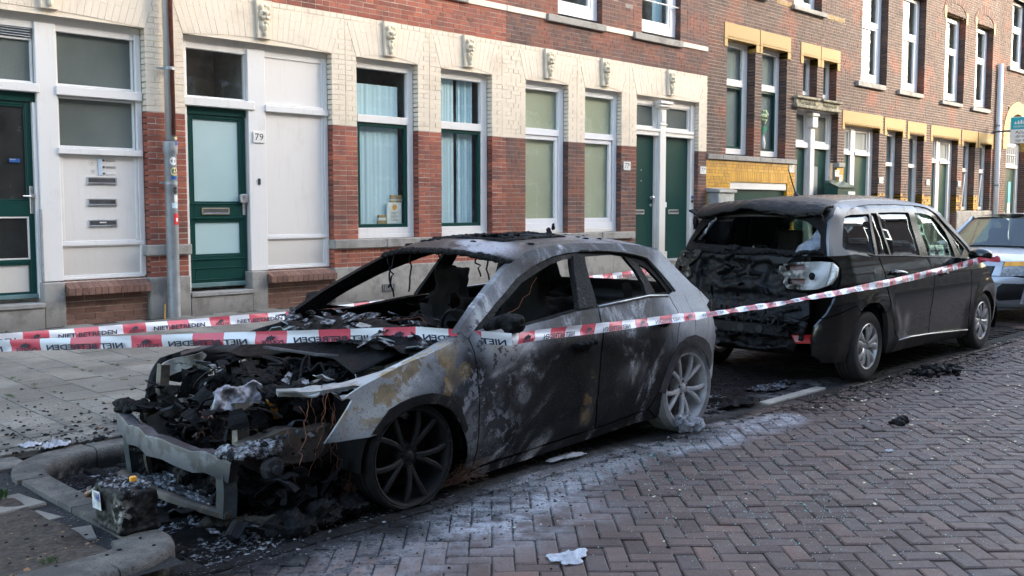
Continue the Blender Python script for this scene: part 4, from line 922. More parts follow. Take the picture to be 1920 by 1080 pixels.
# ================================================================ things fixed to or standing by the facades
pipe = thing('drainpipe', 'grey zinc drainpipe with rust streak and stickers on the pier by door 79', 'drainpipe', (0, 0, 0)); PX, PY = 5.81, FY - .12
def pipe_mat():
    g = G('rusty_zinc'); p = g.pos(); s = g.xyz(p); n = g.noise(g.scale(p, (6, 6, .8)), 3, 4)
    rust = g.mul(g.sm(g.add(s[0], g.mul(g.sub(n, .5), .05)), 5.780, 5.800), g.sm(s[2], 2.40, 2.46)); c = g.mix(g.noise(p, 9, 4), (.50, .52, .53), (.62, .63, .63))
    c = g.mix(rust, c, g.ramp(g.noise(p, 12, 4), [(.3, (.10, .032, .028)), (.7, (.19, .065, .045))])); edge = g.mul(g.sm(g.math('ABSOLUTE', g.sub(s[0], 5.781)), .016, .0), g.sm(s[2], 2.40, 2.46)); c = g.mix(g.mul(edge, .5), c, (.34, .22, .12))
    return g.done(c, .5, .25)
MB().tube([(PX, PY, 2.30), (PX, PY, 7.0), (PX, PY, 12.5)], .058, 20).build('upper_pipe', pipe_mat(), pipe, smooth=True)
autosmooth(MB().lathe([(.20, .072), (2.22, .072), (2.24, .084), (2.36, .084), (2.37, .066)], 24, 'z', (PX - .015, PY, 0)).build('standpipe', M_zinc, pipe))
for z in (1.885, 3.22): m = MB(); m.lathe([(-.018, .078 if z < 2 else .064), (.018, .078 if z < 2 else .064)], 20, 'z', (PX - (.015 if z < 2 else 0), PY, z)); m.cbox(PX - .12, PX + .09, PY + .04, PY + .08, z - .012, z + .012, .003); m.build('pipe_clamp', M_zinc, pipe)
def sticker(x, z, w, h, mat, round_=False, z_r=.0855, off=-.015):
    m = MB(); n = 10; rows = []
    f = lambda u, v: (PX + off + z_r * math.sin((x + (u - .5) * w) / z_r), PY - z_r * math.cos((x + (u - .5) * w) / z_r), z + (v - .5) * h)
    if round_:
        vs = [f(.5, .5)] + [f(.5 + .5 * math.cos(k * .3927), .5 + .5 * math.sin(k * .3927)) for k in range(16)]; m.add(vs, [(0, 1 + k, 1 + (k + 1) % 16) for k in range(16)])
    else: m.grid(f, 6, 1)
    return m.build('sticker', mat, pipe)
M_yel = simple('yellow_print', (.66, .60, .28), .5)
sticker(.055, 2.41, .09, .03, M_yel, False, .0672, 0); sticker(.05, 2.35, .055, .05, M_blue, z_r=.0868); sticker(.0, 2.14, .085, .10, M_plate, True, .0735); sy = sticker(.01, 2.02, .09, .10, M_yel, True, .0735)
m = MB()
for dx in (-.014, .014): m.ball((PX + .0, PY - .0745, 2.035), .001, 6, 4); m.ball((PX - .005 + dx, PY - .0745, 2.04), (.005, .0012, .012), 8, 6)
for k in range(7): t = R_(200 + k * 23); m.ball((PX - .005 + .028 * math.cos(t), PY - .0745, 2.018 + .024 * math.sin(t)), (.005, .0012, .004), 6, 4)
m.build('smile', M_black, sy, kind='stuff'); sticker(.01, 1.945, .075, .04, M_blue, z_r=.0735); sticker(.02, 1.80, .07, .085, M_black, True, .0735); s_ = sticker(.025, 1.70, .05, .09, M_plate, z_r=.0735); sticker(.01, 1.62, .075, .06, M_curt, z_r=.0735); sr = sticker(.025, 1.46, .07, .13, M_redp, z_r=.0735); sticker(.03, 1.455, .03, .04, M_plate, z_r=.0742)
stick = thing('litter_stick', 'thin orange stick leaning against the foot of the drainpipe', 'litter', (0, 0, 0)); MB().tube([(5.63, PY - .08, .285), (5.655, PY - .05, .46)], .006, 6).build('stick', M_orange, stick)
pole = thing('drainpipe', 'slender pale grey drainpipe on the facade beside the blue sign', 'drainpipe', (0, 0, 0)); MB().tube([(34.1, FY - .09, .3), (34.12, FY - .09, 6.15)], .075, 14).build('pipe', M_pvc, pole, smooth=True)
for z in (2.3, 4.2): MB().lathe([(-.03, .085), (.03, .085)], 14, 'z', (34.11, FY - .09, z)).build('pipe_clamp', M_zinc, pole)
sign = thing('hanging_sign', 'turquoise and white letting agency sign hanging out over the far doorway', 'sign', (0, 0, 0)); SXX = 33.9
bd = MB().cbox(SXX - .03, SXX + .03, 9.55, 10.74, 3.60, 4.43, .015).build('sign_board', M_plate, sign); MB().box(SXX - .034, SXX - .031, 9.57, 10.72, 4.04, 4.41).build('blue_panel', M_teal, bd)
MB().tube([(SXX, 10.7, 4.0), (SXX, FY + .02, 4.0)], .03, 8).build('bracket', M_dgrey, sign)
RS = (R_(90), 0, R_(-90))
for tx, yy, zz, sz, wd, mt in (('Actega', 10.36, 3.94, .15, .45, M_black), ('direct alle', 10.26, 3.82, .13, .62, M_black), ('op sites', 10.32, 3.70, .13, .5, M_black), ('HUURWONING', 10.38, 4.12, .09, .52, M_plate)): lettered(bd, tx, SXX - .0365, yy, zz, sz, mt, width=wd, rot=RS)
m = MB()
for k in range(6): y0 = 10.62 - k * .085; m.prism([(SXX - .036, y0, 4.20), (SXX - .036, y0 - .07, 4.20), (SXX - .036, y0 - .05, 4.28 + .05 * math.sin(k * .6)), (SXX - .036, y0 - .02, 4.28 + .05 * math.sin(k * .6))], (-.002, 0, 0))
m.build('emblem', M_plate, bd, kind='stuff')
fl_ = thing('beach_flag', 'narrow blue and white vertical banner by the far doorway', 'banner', (0, 0, 0)); MB().cbox(34.62, 34.86, FY - .28, FY - .26, 1.75, 2.42, .004).build('blue_cloth', M_teal, fl_); MB().cbox(34.62, 34.86, FY - .28, FY - .26, .55, 1.749, .004).build('white_cloth', M_plate, fl_); MB().tube([(34.74, FY - .27, .3), (34.74, FY - .27, .56)], .02, 8).build('foot', M_dgrey, fl_)
ub = thing('utility_cabinet', 'small grey utility cabinet against the yellow glazed brick base', 'cabinet', (0, 0, 0)); MB().cbox(17.42, 18.02, FY - .28, FY - .002, .28, 1.90, .015).build('cabinet_body', M_zinc, ub); MB().prism([(17.39, FY - .32, 1.902), (17.39, FY, 1.902), (17.39, FY, 2.00), (17.39, FY - .32, 1.95)], (.66, 0, 0)).build('lid', M_zinc, ub); MB().cbox(17.47, 17.97, FY - .288, FY - .281, .6, 1.80, .004).build('door', M_zinc, ub)
gb = thing('parcel_box', 'dark green sloping lidded box fixed by the green doors beyond the black car', 'box', (0, 0, 0)); g_ = MB(); g_.prism([(22.45, FY - .36, 1.4), (22.45, FY - .02, 1.4), (22.45, FY - .02, 2.2), (22.45, FY - .36, 2.05)], (.95, 0, 0)); g_.build('box_body', M_green, gb); MB().cbox(22.98, 23.35, FY - .37, FY - .361, 1.9, 1.98, .003).build('paper_label', M_plate, gb); MB().prism([(22.43, FY - .39, 2.06), (22.43, FY - .01, 2.225), (22.43, FY - .01, 2.245), (22.43, FY - .39, 2.08)], (.99, 0, 0)).build('lid', M_green, gb)
# parcels in the first window
cb = thing('cardboard_box', 'small brown cardboard box on the sill inside the blue curtained window', 'box', (0, 0, 0)); MB().cbox(9.38, 9.60, WY + .09, WY + .18, 1.36, 1.78, .004).build('carton', M_card, cb); MB().box(9.37, 9.61, WY + .085, WY + .185, 1.70, 1.715).build('tape_strip', M_plate, cb)
bk = thing('book_stack', 'low stack of cardboard bound books beside the white parcel in the window', 'books', (0, 0, 0)); MB().cbox(9.14, 9.36, WY + .08, WY + .18, 1.36, 1.41, .003).build('book', M_card, bk); MB().cbox(9.15, 9.34, WY + .08, WY + .18, 1.411, 1.45, .003).build('book', M_plate, bk); MB().cbox(9.15, 9.35, WY + .08, WY + .18, 1.451, 1.49, .003).build('book', M_card, bk)
wp = thing('white_parcel', 'upright white card with an orange round logo standing in the blue curtained window', 'parcel', (0, 0, 0)); MB().cbox(9.29, 9.565, WY + .063, WY + .085, 1.36, 1.67, .004).build('card', M_plate, wp); MB().lathe([(0, .042), (-.002, .042), (-.0021, 0)], 20, 'y', (9.43, WY + .062, 1.60)).build('round_logo', M_orange, wp)
m = MB()
for i in range(7): m.box(9.36, 9.50 - .02 * (i % 3), WY + .0612, WY + .0622, 1.405 + i * .02, 1.41 + i * .02)
m.build('printed_line', M_dgrey, wp, kind='stuff')
# ================================================================ the other side of the street (out of view; mirrored in glass, partly added against glare)
OY = -8.0
def opp_mats():
    g = G('opposite_brick'); n = g.noise(g.pos(), 3, 5); return g.done(g.ramp(n, [(.3, (.10, .06, .05)), (.7, (.17, .10, .075))]), .85)
M_opp = opp_mats(); M_roof = simple('dark_roof_tile', (.05, .045, .045), .7); M_oppgl = simple('opposite_window_glass', (.05, .06, .07), .08, spec=.8)
def opp_house(x0, x1, h, label, rr):
    t = thing('opposite_house', label, 'house', (0, 0, 0), 'houses across the street'); w = MB(); w.box(x0, x1, OY - 9, OY, 0, h); w.build('wall', M_opp, t)
    MB().prism([(x0, OY + .25, h + .001), (x0, OY - 9, h + .001), (x0, OY - 6, h + 2.0), (x0, OY - 1.8, h + 2.0)], (x1 - x0, 0, 0)).build('roof', M_roof, t)
    n = int((x1 - x0) / 1.9); st = 3.1
    for f in range(int(h / st)):
        for i in range(n):
            a = x0 + .45 + i * (x1 - x0 - .5) / n; z0 = .9 + f * st if f else .3
            m = MB(); ring(m, a, a + 1.0, z0, .9 + f * st + 1.85, .11, OY - .002, OY + .035, .004); w_ = m.build('window', M_panel, t)
            MB().add([(a + .1, OY + .012, z0 + .1), (a + .9, OY + .012, z0 + .1), (a + .9, OY + .012, f * st + 2.65), (a + .1, OY + .012, f * st + 2.65)], [(3,2,1,0)]).build('pane', M_oppgl, w_)
for a, b, h, lb in ((-26, -14, 14.0, 'dark brick house behind the camera, farthest back along the street'), (-14, -4, 14.4, 'dark brick house behind the camera facing the first white doors'), (-4, 5, 13.8, 'dark brick house facing the bare soil bed'), (5, 13.5, 14.5, 'dark brick house facing the burnt grey car'), (13.5, 22, 13.9, 'dark brick house facing the silver car'), (22, 30.5, 14.3, 'wide dark brick house facing the yellow glazed brick'), (30.5, 44.0, 14.0, 'dark brick house beside the added low house'), (44, 61, 9.4, 'added low brick house blocking bright sky from the car windows')):  # last house is added to keep bright sky out of the car windows
    opp_house(a, b, h + 1.0, lb, 0)
M_bark = simple('tree_bark', (.09, .07, .05), .9, var=.4, sc=14, bump=.01); 
def leaf_mat():
    g = G('street_tree_leaf'); r = g.node('NewGeometry', out=8); return g.done(g.ramp(r, [(0, (.035, .065, .014)), (.5, (.055, .095, .022)), (1, (.085, .12, .03))]), .6)
M_leaf = leaf_mat()
def street_tree(x, y, h, cr, seed, label):
    t = thing('street_tree', label, 'tree', (0, 0, 0), 'street trees across the road'); rn = random.Random(seed); m = MB()
    m.tube([(x, y, 0), (x + .05, y, h * .3), (x - .04, y + .05, h * .55), (x, y, h * .85)], [.17, .14, .10, .03], 10)
    for k in range(9):
        a = k * 2.4; z = h * (.38 + .05 * k); m.tube([(x, y, z), (x + cr * .4 * math.cos(a), y + cr * .4 * math.sin(a), z + h * .09), (x + cr * .8 * math.cos(a), y + cr * .8 * math.sin(a), z + h * .16)], [.06, .04, .012], 6)
    m.build('trunk', M_bark, t, smooth=True); c = MB()
    cl = [(rn.uniform(-1, 1), rn.uniform(-1, 1), rn.uniform(-1, 1)) for _ in range(60)]; cl = [q for q in cl if sum(v * v for v in q) < 1]
    for q in cl:
        cx, cy, cz = x + q[0] * cr, y + q[1] * cr, h * .66 + q[2] * h * .33
        for _ in range(70):
            px, py, pz = cx + rn.gauss(0, .42), cy + rn.gauss(0, .42), cz + rn.gauss(0, .32); s = rn.uniform(.06, .12); u = Vector((rn.gauss(0, 1), rn.gauss(0, 1), rn.gauss(0, .6))).normalized(); v = u.orthogonal().normalized()
            c.add([(px - u.x*s, py - u.y*s, pz - u.z*s), (px + v.x*s*.5, py + v.y*s*.5, pz + v.z*s*.5), (px + u.x*s, py + u.y*s, pz + u.z*s), (px - v.x*s*.5, py - v.y*s*.5, pz - v.z*s*.5)], [(0,1,2,3)])
    c.build('crown', M_leaf, t)
street_tree(46.6, -5.2, 11.5, 2.8, 1, 'leafy street tree added to screen bright sky, first in line'); street_tree(51.5, -5.5, 10.5, 2.6, 2, 'second leafy street tree added to screen bright sky'); street_tree(56.5, -5.2, 9.4, 2.4, 3, 'third leafy street tree added to screen bright sky'); street_tree(63, -5.6, 13.0, 3.2, 4, 'tall leafy street tree farther along the opposite pavement'); street_tree(86, -5.6, 12.0, 3.0, 5, 'tall leafy street tree farthest along the opposite pavement'); street_tree(20.0, -4.6, 8.0, 2.4, 6, 'leafy street tree before the dark brick houses opposite')  # first three trees added to screen bright sky from glossy doors and car glass
t = thing('opposite_house', 'long brick block added far across to screen the bright horizon', 'house', (0, 0, 0), 'houses across the street'); MB().box(30, 120, -62, -52, 0, 16).build('wall', M_opp, t)  # unseen block, added to hide the bright horizon from the door reflections
t = thing('opposite_house', 'brick block added at the street end against horizon glow', 'house', (0, 0, 0), 'houses across the street'); MB().box(128, 138, -50, 40, 0, 9).build('wall', M_opp, t)  # unseen block, added to cut low sky glow along the street
# ================================================================ vehicle body tools
def lerp_tab(t, x):
    if x <= t[0][0]: return t[0][1]
    for (a, p), (b, q) in zip(t, t[1:]):
        if x <= b:
            s = (x - a) / (b - a); s = s * s * (3 - 2 * s) * .35 + s * .65
            return p + (q - p) * s
    return t[-1][1]
AP = [(-.80, .66), (-.68, .74), (-.55, .80), (-.40, .845), (-.1, .885), (.4, .90), (1.5, .905), (2.4, .90), (2.8, .885), (3.05, .845), (3.2, .78), (3.30, .70), (3.40, .52)]
AV = [(.08, -.10), (.14, -.07), (.22, -.038), (.35, -.016), (.5, -.004), (.62, 0), (.72, -.003), (.79, -.010), (.83, -.028), (.88, -.055), (.93, -.085), (1.28, -.275), (1.34, -.335), (1.38, -.44), (1.42, -.60)]
def A_hw(u, w):
    p = lerp_tab(AP, u); y = p + lerp_tab(AV, w)
    for cu, cz in ((.05, .25), (2.52, .29)):                       # flared arches
        d = ((u - cu) ** 2 + (w - cz) ** 2) ** .5
        if .30 < d < .46: y += .014 * (1 - abs(d - .36) / .10) if abs(d - .36) < .10 else 0
    if .5 < u < 2.4 and w < .6:                                    # hollow under the rising crease of the doors
        line = .26 + .13 * (u - .5) + (.16 * (u - 1.5) if u > 1.5 else 0)
        if w < line: y -= .018 * min(1, (line - w) / .05) * min(1, (u - .5) / .2) * min(1, (2.4 - u) / .2)
    return y
MP = [(-.95, .60), (-.90, .70), (-.82, .80), (-.70, .86), (-.45, .90), (0, .912), (1.2, .913), (2.6, .91), (3.1, .885), (3.4, .82), (3.6, .70), (3.72, .5)]
MV = [(.15, -.12), (.22, -.06), (.32, -.02), (.5, 0), (.75, .0), (.9, -.012), (1.0, -.035), (1.06, -.06), (1.52, -.205), (1.60, -.25), (1.64, -.34), (1.67, -.5)]
def M_hw(u, w):
    y = lerp_tab(MP, u) + lerp_tab(MV, w)
    for cu in (0, 2.84):
        d = ((u - cu) ** 2 + (w - .33) ** 2) ** .5
        if .34 < d < .50: y += .016 * (1 - abs(d - .41) / .09) if abs(d - .41) < .09 else 0
    if .55 < u < 2.35 and w < .62:
        y -= .022 * min(1, (.62 - w) / .10) * min(1, (u - .55) / .15) * min(1, (2.35 - u) / .15)
    return y
def inside(p, poly):
    x, y = p; c = False; j = len(poly) - 1
    for i in range(len(poly)):
        (xi, yi), (xj, yj) = poly[i], poly[j]
        if (yi > y) != (yj > y) and x < (xj - xi) * (y - yi) / (yj - yi) + xi: c = not c
        j = i
    return c
def resample(poly, res):
    out = []
    for i in range(len(poly)):
        a, b = poly[i], poly[(i + 1) % len(poly)]; n = max(1, int(math.hypot(b[0]-a[0], b[1]-a[1]) / res))
        out += [(a[0] + (b[0]-a[0]) * k / n, a[1] + (b[1]-a[1]) * k / n) for k in range(n)]
    return out
def smooth_poly(poly, it=1, keep=()):   # corner cutting
    for _ in range(it):
        o = []
        for i in range(len(poly)):
            a, b = poly[i], poly[(i + 1) % len(poly)]
            o += [(a[0]*.75 + b[0]*.25, a[1]*.75 + b[1]*.25), (a[0]*.25 + b[0]*.75, a[1]*.25 + b[1]*.75)]
        poly = o
    return poly
def area(p): return sum(p[i-1][0] * p[i][1] - p[i][0] * p[i-1][1] for i in range(len(p))) / 2
def dist_poly(p, poly):
    m = 9
    for i in range(len(poly)):
        (ax, ay), (bx, by) = poly[i - 1], poly[i]; dx, dy = bx - ax, by - ay; L = dx*dx + dy*dy or 1e-9
        t = max(0, min(1, ((p[0]-ax)*dx + (p[1]-ay)*dy) / L)); m = min(m, math.hypot(p[0]-ax-t*dx, p[1]-ay-t*dy))
    return m
def plate(poly, fn, inward, th=.02, res=.05, holes=(), edge_res=None, lip=0, grid_off=0):
    """panel cut from a 2D outline, bent onto a surface: fn(a, b) -> outer point, inward(a, b) -> unit vector"""
    er = edge_res or res * .7
    loops = [resample(poly if area(poly) > 0 else poly[::-1], er)] + [resample(h if area(h) < 0 else h[::-1], er) for h in holes]
    vs, es = [], []
    for L in loops:
        o = len(vs); vs += [Vector(p) for p in L]; es += [(o + i, o + (i + 1) % len(L)) for i in range(len(L))]
    nb = len(vs); xs = [v.x for v in vs]; ys = [v.y for v in vs]; row = 0; y = min(ys) + res * .5
    while y < max(ys):
        x = min(xs) + (res * .5 if row % 2 else res * .25)
        while x < max(xs):
            p = (x, y)
            if inside(p, loops[0]) and not any(inside(p, h) for h in loops[1:]) and all(dist_poly(p, L) > res * .45 for L in loops): vs.append(Vector(p))
            x += res
        y += res * .87; row += 1
    v2, e2, f2, ov, oe, of = delaunay_2d_cdt(vs, es, [], 0, 1e-6)
    F = []
    for f in f2:
        c = (sum(v2[i].x for i in f) / 3, sum(v2[i].y for i in f) / 3)
        if inside(c, loops[0]) and not any(inside(c, h) for h in loops[1:]): F.append(tuple(f))
    P = [Vector(fn(v.x, v.y)) for v in v2]; Q = [p + Vector(inward(v.x, v.y)) * th for p, v in zip(P, v2)]
    n = len(P); cnt = {}
    for f in F:
        for i in range(3): cnt[(f[i], f[(i+1) % 3])] = 1
    B = [(a, b) for a, b in cnt if (b, a) not in cnt]
    m = MB(); m.add(P + Q, F + [tuple(i + n for i in f[::-1]) for f in F] + [(b, a, a + n, b + n) for a, b in B])
    return m
def side_plate(poly, hw, side, th=.02, res=.05, holes=(), proud=0, **k):
    """side -1: the street side of a car (y negative), +1 the far side"""
    m = plate(poly, lambda u, w: (u, side * (hw(u, w) + proud), w), lambda u, w: (0, -side, 0), th, res, holes, **k)
    if side < 0: return m
    m.f = [f[::-1] for f in m.f]; return m
def shrink(poly, d):
    if area(poly) < 0: poly = poly[::-1]
    out = []
    for i in range(len(poly)):
        a, b, c = Vector(poly[i - 1]), Vector(poly[i]), Vector(poly[(i + 1) % len(poly)])
        n1 = Vector((-(b - a).y, (b - a).x)).normalized(); n2 = Vector((-(c - b).y, (c - b).x)).normalized(); n = (n1 + n2)
        if n.length < .3: n = n1
        n.normalize(); k = d / max(.4, n.dot(n1)); out.append((b.x + n.x * k, b.y + n.y * k))
    return out
def spoke(m, r0, r1, a0, a1, w0, w1, y0, y1, th=.03, mi=0):
    """bar between (r0, a0) and (r1, a1) in the wheel plane, outer face towards -y"""
    rows = []
    for t in (0, .33, .66, 1):
        r = r0 + (r1 - r0) * t; a = R_(a0 + (a1 - a0) * t); w = w0 + (w1 - w0) * t; y = y0 + (y1 - y0) * t - .012 * math.sin(t * 3.1416)
        c = Vector((r * math.cos(a), r * math.sin(a))); p1 = Vector((R_(0), 0))
        tx = Vector((-math.sin(a), math.cos(a)))
        rows.append([(c.x + tx.x * w / 2, y + .008, c.y + tx.y * w / 2), (c.x + tx.x * w / 4, y, c.y + tx.y * w / 4), (c.x - tx.x * w / 4, y, c.y - tx.y * w / 4), (c.x - tx.x * w / 2, y + .008, c.y - tx.y * w / 2), (c.x - tx.x * w * .35, y + th, c.y - tx.y * w * .35), (c.x + tx.x * w * .35, y + th, c.y + tx.y * w * .35)])
    vs = [v for r in rows for v in r]; fs = []
    for i in range(3):
        for k in range(6): fs.append((i*6+k, i*6+(k+1)%6, (i+1)*6+(k+1)%6, (i+1)*6+k))
    fs += [(5,4,3,2,1,0), tuple(range(18, 24))]
    return m.add(vs, fs, mi)
def tyre_mesh(R, Ri, w, n=56, tread=True, flat=0):
    prof = [(-w*.46, Ri), (-w*.5, Ri + (R-Ri)*.35), (-w*.49, Ri + (R-Ri)*.75), (-w*.43, R - .012), (-w*.36, R)]
    for q in (-.2, 0, .2): prof += [(w*(q - .03), R + .001), (w*(q - .025), R - .006), (w*(q + .025), R - .006), (w*(q + .03), R + .001)] if tread else []
    prof += [(w*.36, R), (w*.43, R - .012), (w*.49, Ri + (R-Ri)*.75), (w*.46, Ri)]
    m = MB().lathe(prof, n)
    if flat: m.v = [(x, y * (1 + (.12 if z < -R + flat * 1.6 else 0)), max(z, -R + flat)) for x, y, z in m.v]
    return m
def make_wheel(parent, loc, R, Rr, w, style, m_rim, m_tyre, m_dark, flip=False, flat=0, tyre_lab=None):
    hub = MB(); hub.lathe([(-w*.46, Rr), (-w*.49, Rr - .006), (-w*.47, Rr - .016), (-w*.40, Rr - .022), (-w*.2, Rr - .03), (w*.40, Rr - .04), (w*.46, Rr)], 56); hub.lathe([(-w*.30, 0), (-w*.31, .03), (-w*.30, .062), (-w*.22, .075), (w*.1, .075), (w*.1, 0)], 24)
    wh = hub.build('wheel', m_rim, parent, loc=loc); autosmooth(wh, 40)
    if flip: wh.rotation_euler = (0, 0, math.pi)
    autosmooth(tyre_mesh(R, Rr - .004, w, flat=flat).build('tyre', m_tyre, wh), 40)
    d = MB().lathe([(-w*.04, .0), (-w*.04, Rr * .62), (w*.04, Rr * .62), (w*.04, 0)], 32).build('brake_disc', m_dark, wh, smooth=False)
    k0 = random.Random(int(loc[0] * 10)).uniform(0, 72)
    for k in range(5):
        a = k * 72 + k0
        if style == 'v10':
            for s in (-1, 1): sp = MB(); spoke(sp, .050, Rr - .02, a + s * 5, a + s * 16, .030, .034, -w*.33, -w*.43); autosmooth(sp.build('spoke', m_rim, wh), 30)
            MB().lathe([(-w*.345, 0), (-w*.345, .008), (-w*.30, .010)], 8, 'y', (.048 * math.cos(R_(a + 36)), 0, .048 * math.sin(R_(a + 36)))).build('wheel_bolt', m_dark, wh)
        else:
            for s, ww in ((-1, .052), (1, .052)): sp = MB(); spoke(sp, .045, Rr - .016, a + s * 9, a + s * 15, .040, .070, -w*.40, -w*.47, .02); autosmooth(sp.build('spoke', m_rim, wh), 30)
    cap = MB().lathe([(-w*.36, 0), (-w*.355, .02), (-w*.33, .028), (-w*.30, .03)], 18).build('hub_cap', m_rim, wh, smooth=True)
    return wh
def seat(parent, u, v, w0, w1, mat, wd=.48, burnt=True, seed=0, rec=.16, vox=.022):
    m = MB(); N = 10
    prof = [(-.02, .0, 1.0), (.0, .12, 1.0), (.03, .35, .98), (.07, .58, .92), (.10, .70, .80)]
    H = w1 - w0 - .22
    for t0, t1 in zip(range(4), range(1, 5)):
        a, b = prof[t0], prof[t1]
        z0, z1 = w0 + H * a[1] / .70, w0 + H * b[1] / .70; x0, x1 = u + rec * a[1] / .7, u + rec * b[1] / .7
        m.prism([(x0 - .06, v - wd/2*a[2], z0), (x0 - .06, v + wd/2*a[2], z0), (x0 + .07, v + wd/2*a[2], z0), (x0 + .07, v - wd/2*a[2], z0)], (x1 - x0, 0, z1 - z0 + .01))
    m.box(u + rec - .05, u + rec + .06, v - .13, v + .13, w1 - .25, w1); m.box(u + rec - .01, u + rec + .02, v - .06, v + .06, w1 - .4, w1 - .2)
    m.box(u - .50, u + .06, v - wd/2, v + wd/2, w0 - .10, w0 + .06)
    o = m.build('seat', mat, parent, smooth=True); remesh_displace(o, vox, .022 if burnt else .004, 7, seed, .02 if burnt else 0, 18); o.data.polygons.foreach_set('use_smooth', [True] * len(o.data.polygons)); return o
# ================================================================ burnt out hatchback
AX, AY = 3.40, 4.885
audi = thing('burnt_car', 'burnt out grey hatchback without bonnet, bumper or glass beside the kerb', 'car', (AX, AY, 0))
def burnt_metal(name):
    g = G(name); p = g.obj(); x = g.xyz(p); n1 = g.noise(p, 2.4, 6, .62, 1.0); n2 = g.noise(p, 12, 6, .65); n3 = g.noise(p, 85, 4, .7)
    q = g.vec(g.add(g.mul(x[0], .80), g.mul(x[2], -.60)), g.mul(x[1], .2), g.add(g.mul(x[0], .60), g.mul(x[2], .80)))   # smoke runs up and back along the side
    sw = g.noise(g.scale(q, (3.0, 1, 1.5)), 1., 6, .56, 2.4); sw2 = g.noise(g.scale(q, (11, 1, 3)), 1., 5, .6, .8)
    a = g.add(.20, g.mul(g.sub(n1, .5), .55)); a = g.add(a, g.mul(g.sub(n2, .5), .20))
    def bl(c, r, k, st=(1, .3, 1), soft=.6):
        nonlocal a; a = g.add(a, g.mul(g.blob(p, c, r, soft, st), k))
    bl((-.22, -.9, .62), .32, .74); bl((.18, -.9, .84), .22, .50); bl((.44, -.9, .34), .15, .34, (1.6, .3, .7)); bl((.30, -.9, .60), .10, -.18)
    bl((.70, -.9, .82), .20, .40, (1, .3, 1.3)); bl((1.0, -.9, .88), .24, .18, (.7, .3, 2)); bl((.62, -.9, .50), .16, .12, (1.5, .3, .6)); bl((1.25, -.9, .58), .25, -.16)
    bl((1.85, -.9, .88), .26, .30, (1, .3, 1.6)); bl((1.92, -.9, .50), .17, .34, (1, .3, 2.0)); bl((1.72, -.9, .70), .16, -.20, (1, .3, .9)); bl((1.48, -.9, .36), .10, .22, (1.8, .3, .7)); bl((2.0, -.9, .30), .22, -.22, (1, .3, 1.5))
    bl((2.68, -.9, .88), .42, .58); bl((2.72, -.7, 1.12), .32, .50); bl((.80, -.6, 1.02), .32, .42); bl((1.25, -.6, 1.32), .20, .08); bl((2.85, -.8, .55), .25, .20); bl((2.40, -.6, 1.30), .14, -.2)
    st = g.mul(g.sm(sw, .46, .74), g.sm(g.add(n3, g.mul(sw2, .35)), .42, .80)); zone = g.mul(g.sm(x[0], .45, .7), g.sm(x[0], 2.6, 2.2)); a = g.add(a, g.mul(g.mul(st, zone), .95)); a = g.add(a, g.mul(g.mul(g.sub(sw2, .5), zone), .22))
    c = g.ramp(a, [(.0, (.006, .006, .007)), (.24, (.014, .0142, .016)), (.42, (.045, .047, .052)), (.60, (.135, .141, .152)), (.80, (.27, .275, .285)), (1, (.42, .425, .42))])
    sharp = g.noise(p, 15, 8, .72); fl = g.mul(g.sm(sharp, .535, .56), g.mx(g.blob(p, (.38, -.9, .62), .26, .5, (1.3, .3, .8)), g.mx(g.blob(p, (.62, -.9, .78), .20, .5, (1, .3, .7)), g.blob(p, (.60, -.9, .28), .22, .5, (1, .3, 1.2)))))
    c = g.mix(g.mul(fl, .85), c, g.mix(g.sm(a, .38, .44), (.22, .235, .26), (.022, .024, .030)))
    flake = g.mul(g.sm(n3, .57, .63), g.sm(a, .3, .6)); c = g.mix(g.mul(flake, .45), c, (.045, .046, .05)); dust = g.mul(g.sm(n3, .58, .66), g.sm(a, .55, .25)); c = g.mix(g.mul(dust, .35), c, (.10, .104, .115))
    rust = g.mul(g.mx(g.blob(p, (-.22, -.9, .66), .20, .6, (.8, .3, 1)), g.mx(g.mul(g.blob(p, (.10, -.9, .72), .24, .5, (.8, .3, 1.5)), .95), g.mul(g.blob(p, (1.48, -.9, .37), .09, .5, (1.6, .3, .6)), .8))), g.sm(g.noise(p, 7.5, 6, .6, .6), .515, .55))
    c = g.mix(g.mul(rust, .85), c, g.ramp(n2, [(.35, (.15, .10, .04)), (.6, (.29, .205, .095))]))
    blue = g.mul(g.blob(p, (.15, -.9, .64), .22, .5, (.7, .3, 1.4)), g.sm(g.noise(p, 5.5, 4), .47, .56)); c = g.mix(g.mul(blue, .45), c, (.055, .075, .10))
    streak = g.mul(g.sm(g.noise(g.scale(p, (38, 3, 2.2)), 1, 3), .60, .70), g.sm(x[0], 1.6, 2.2)); c = g.mix(g.mul(streak, .55), c, (.02, .02, .022))
    return g.done(c, g.sm(a, .2, .9, .50, .68), .0, g.bump(g.add(g.mul(n3, .6), g.mul(n2, .7)), .006, .8), Specular_IOR_Level=.18)
M_burn = burnt_metal('burnt_paintwork')
def char_mat(name, col=(.009, .009, .010), ash=.35, sc=24, rough=.5, tint=(.16, .165, .175), lo=.52):
    g = G(name); p = g.obj(); n = g.noise(p, sc, 6, .7); n2 = g.noise(p, 5, 4)
    c = g.mix(g.mul(g.mul(g.sm(n, lo, lo + .2), g.sm(n2, .35, .65 if lo > .5 else .45)), ash), col, tint)
    return g.done(c, g.lin(n, .3, .7, rough - .1, rough + .25), 0, g.bump(n, .012, .9), Specular_IOR_Level=.10)
M_char = char_mat('charred_plastic', (.006, .006, .0065), .18); M_ashy = char_mat('ash_crusted_char', (.010, .010, .011), 1., 30, .6, (.30, .305, .32), .44); M_crust = char_mat('sooty_crust', (.010, .010, .011), .7, 55, .55, (.20, .22, .25))
M_int = char_mat('burnt_interior', (.006, .0055, .005), .3, 9, .85, (.03, .024, .018))
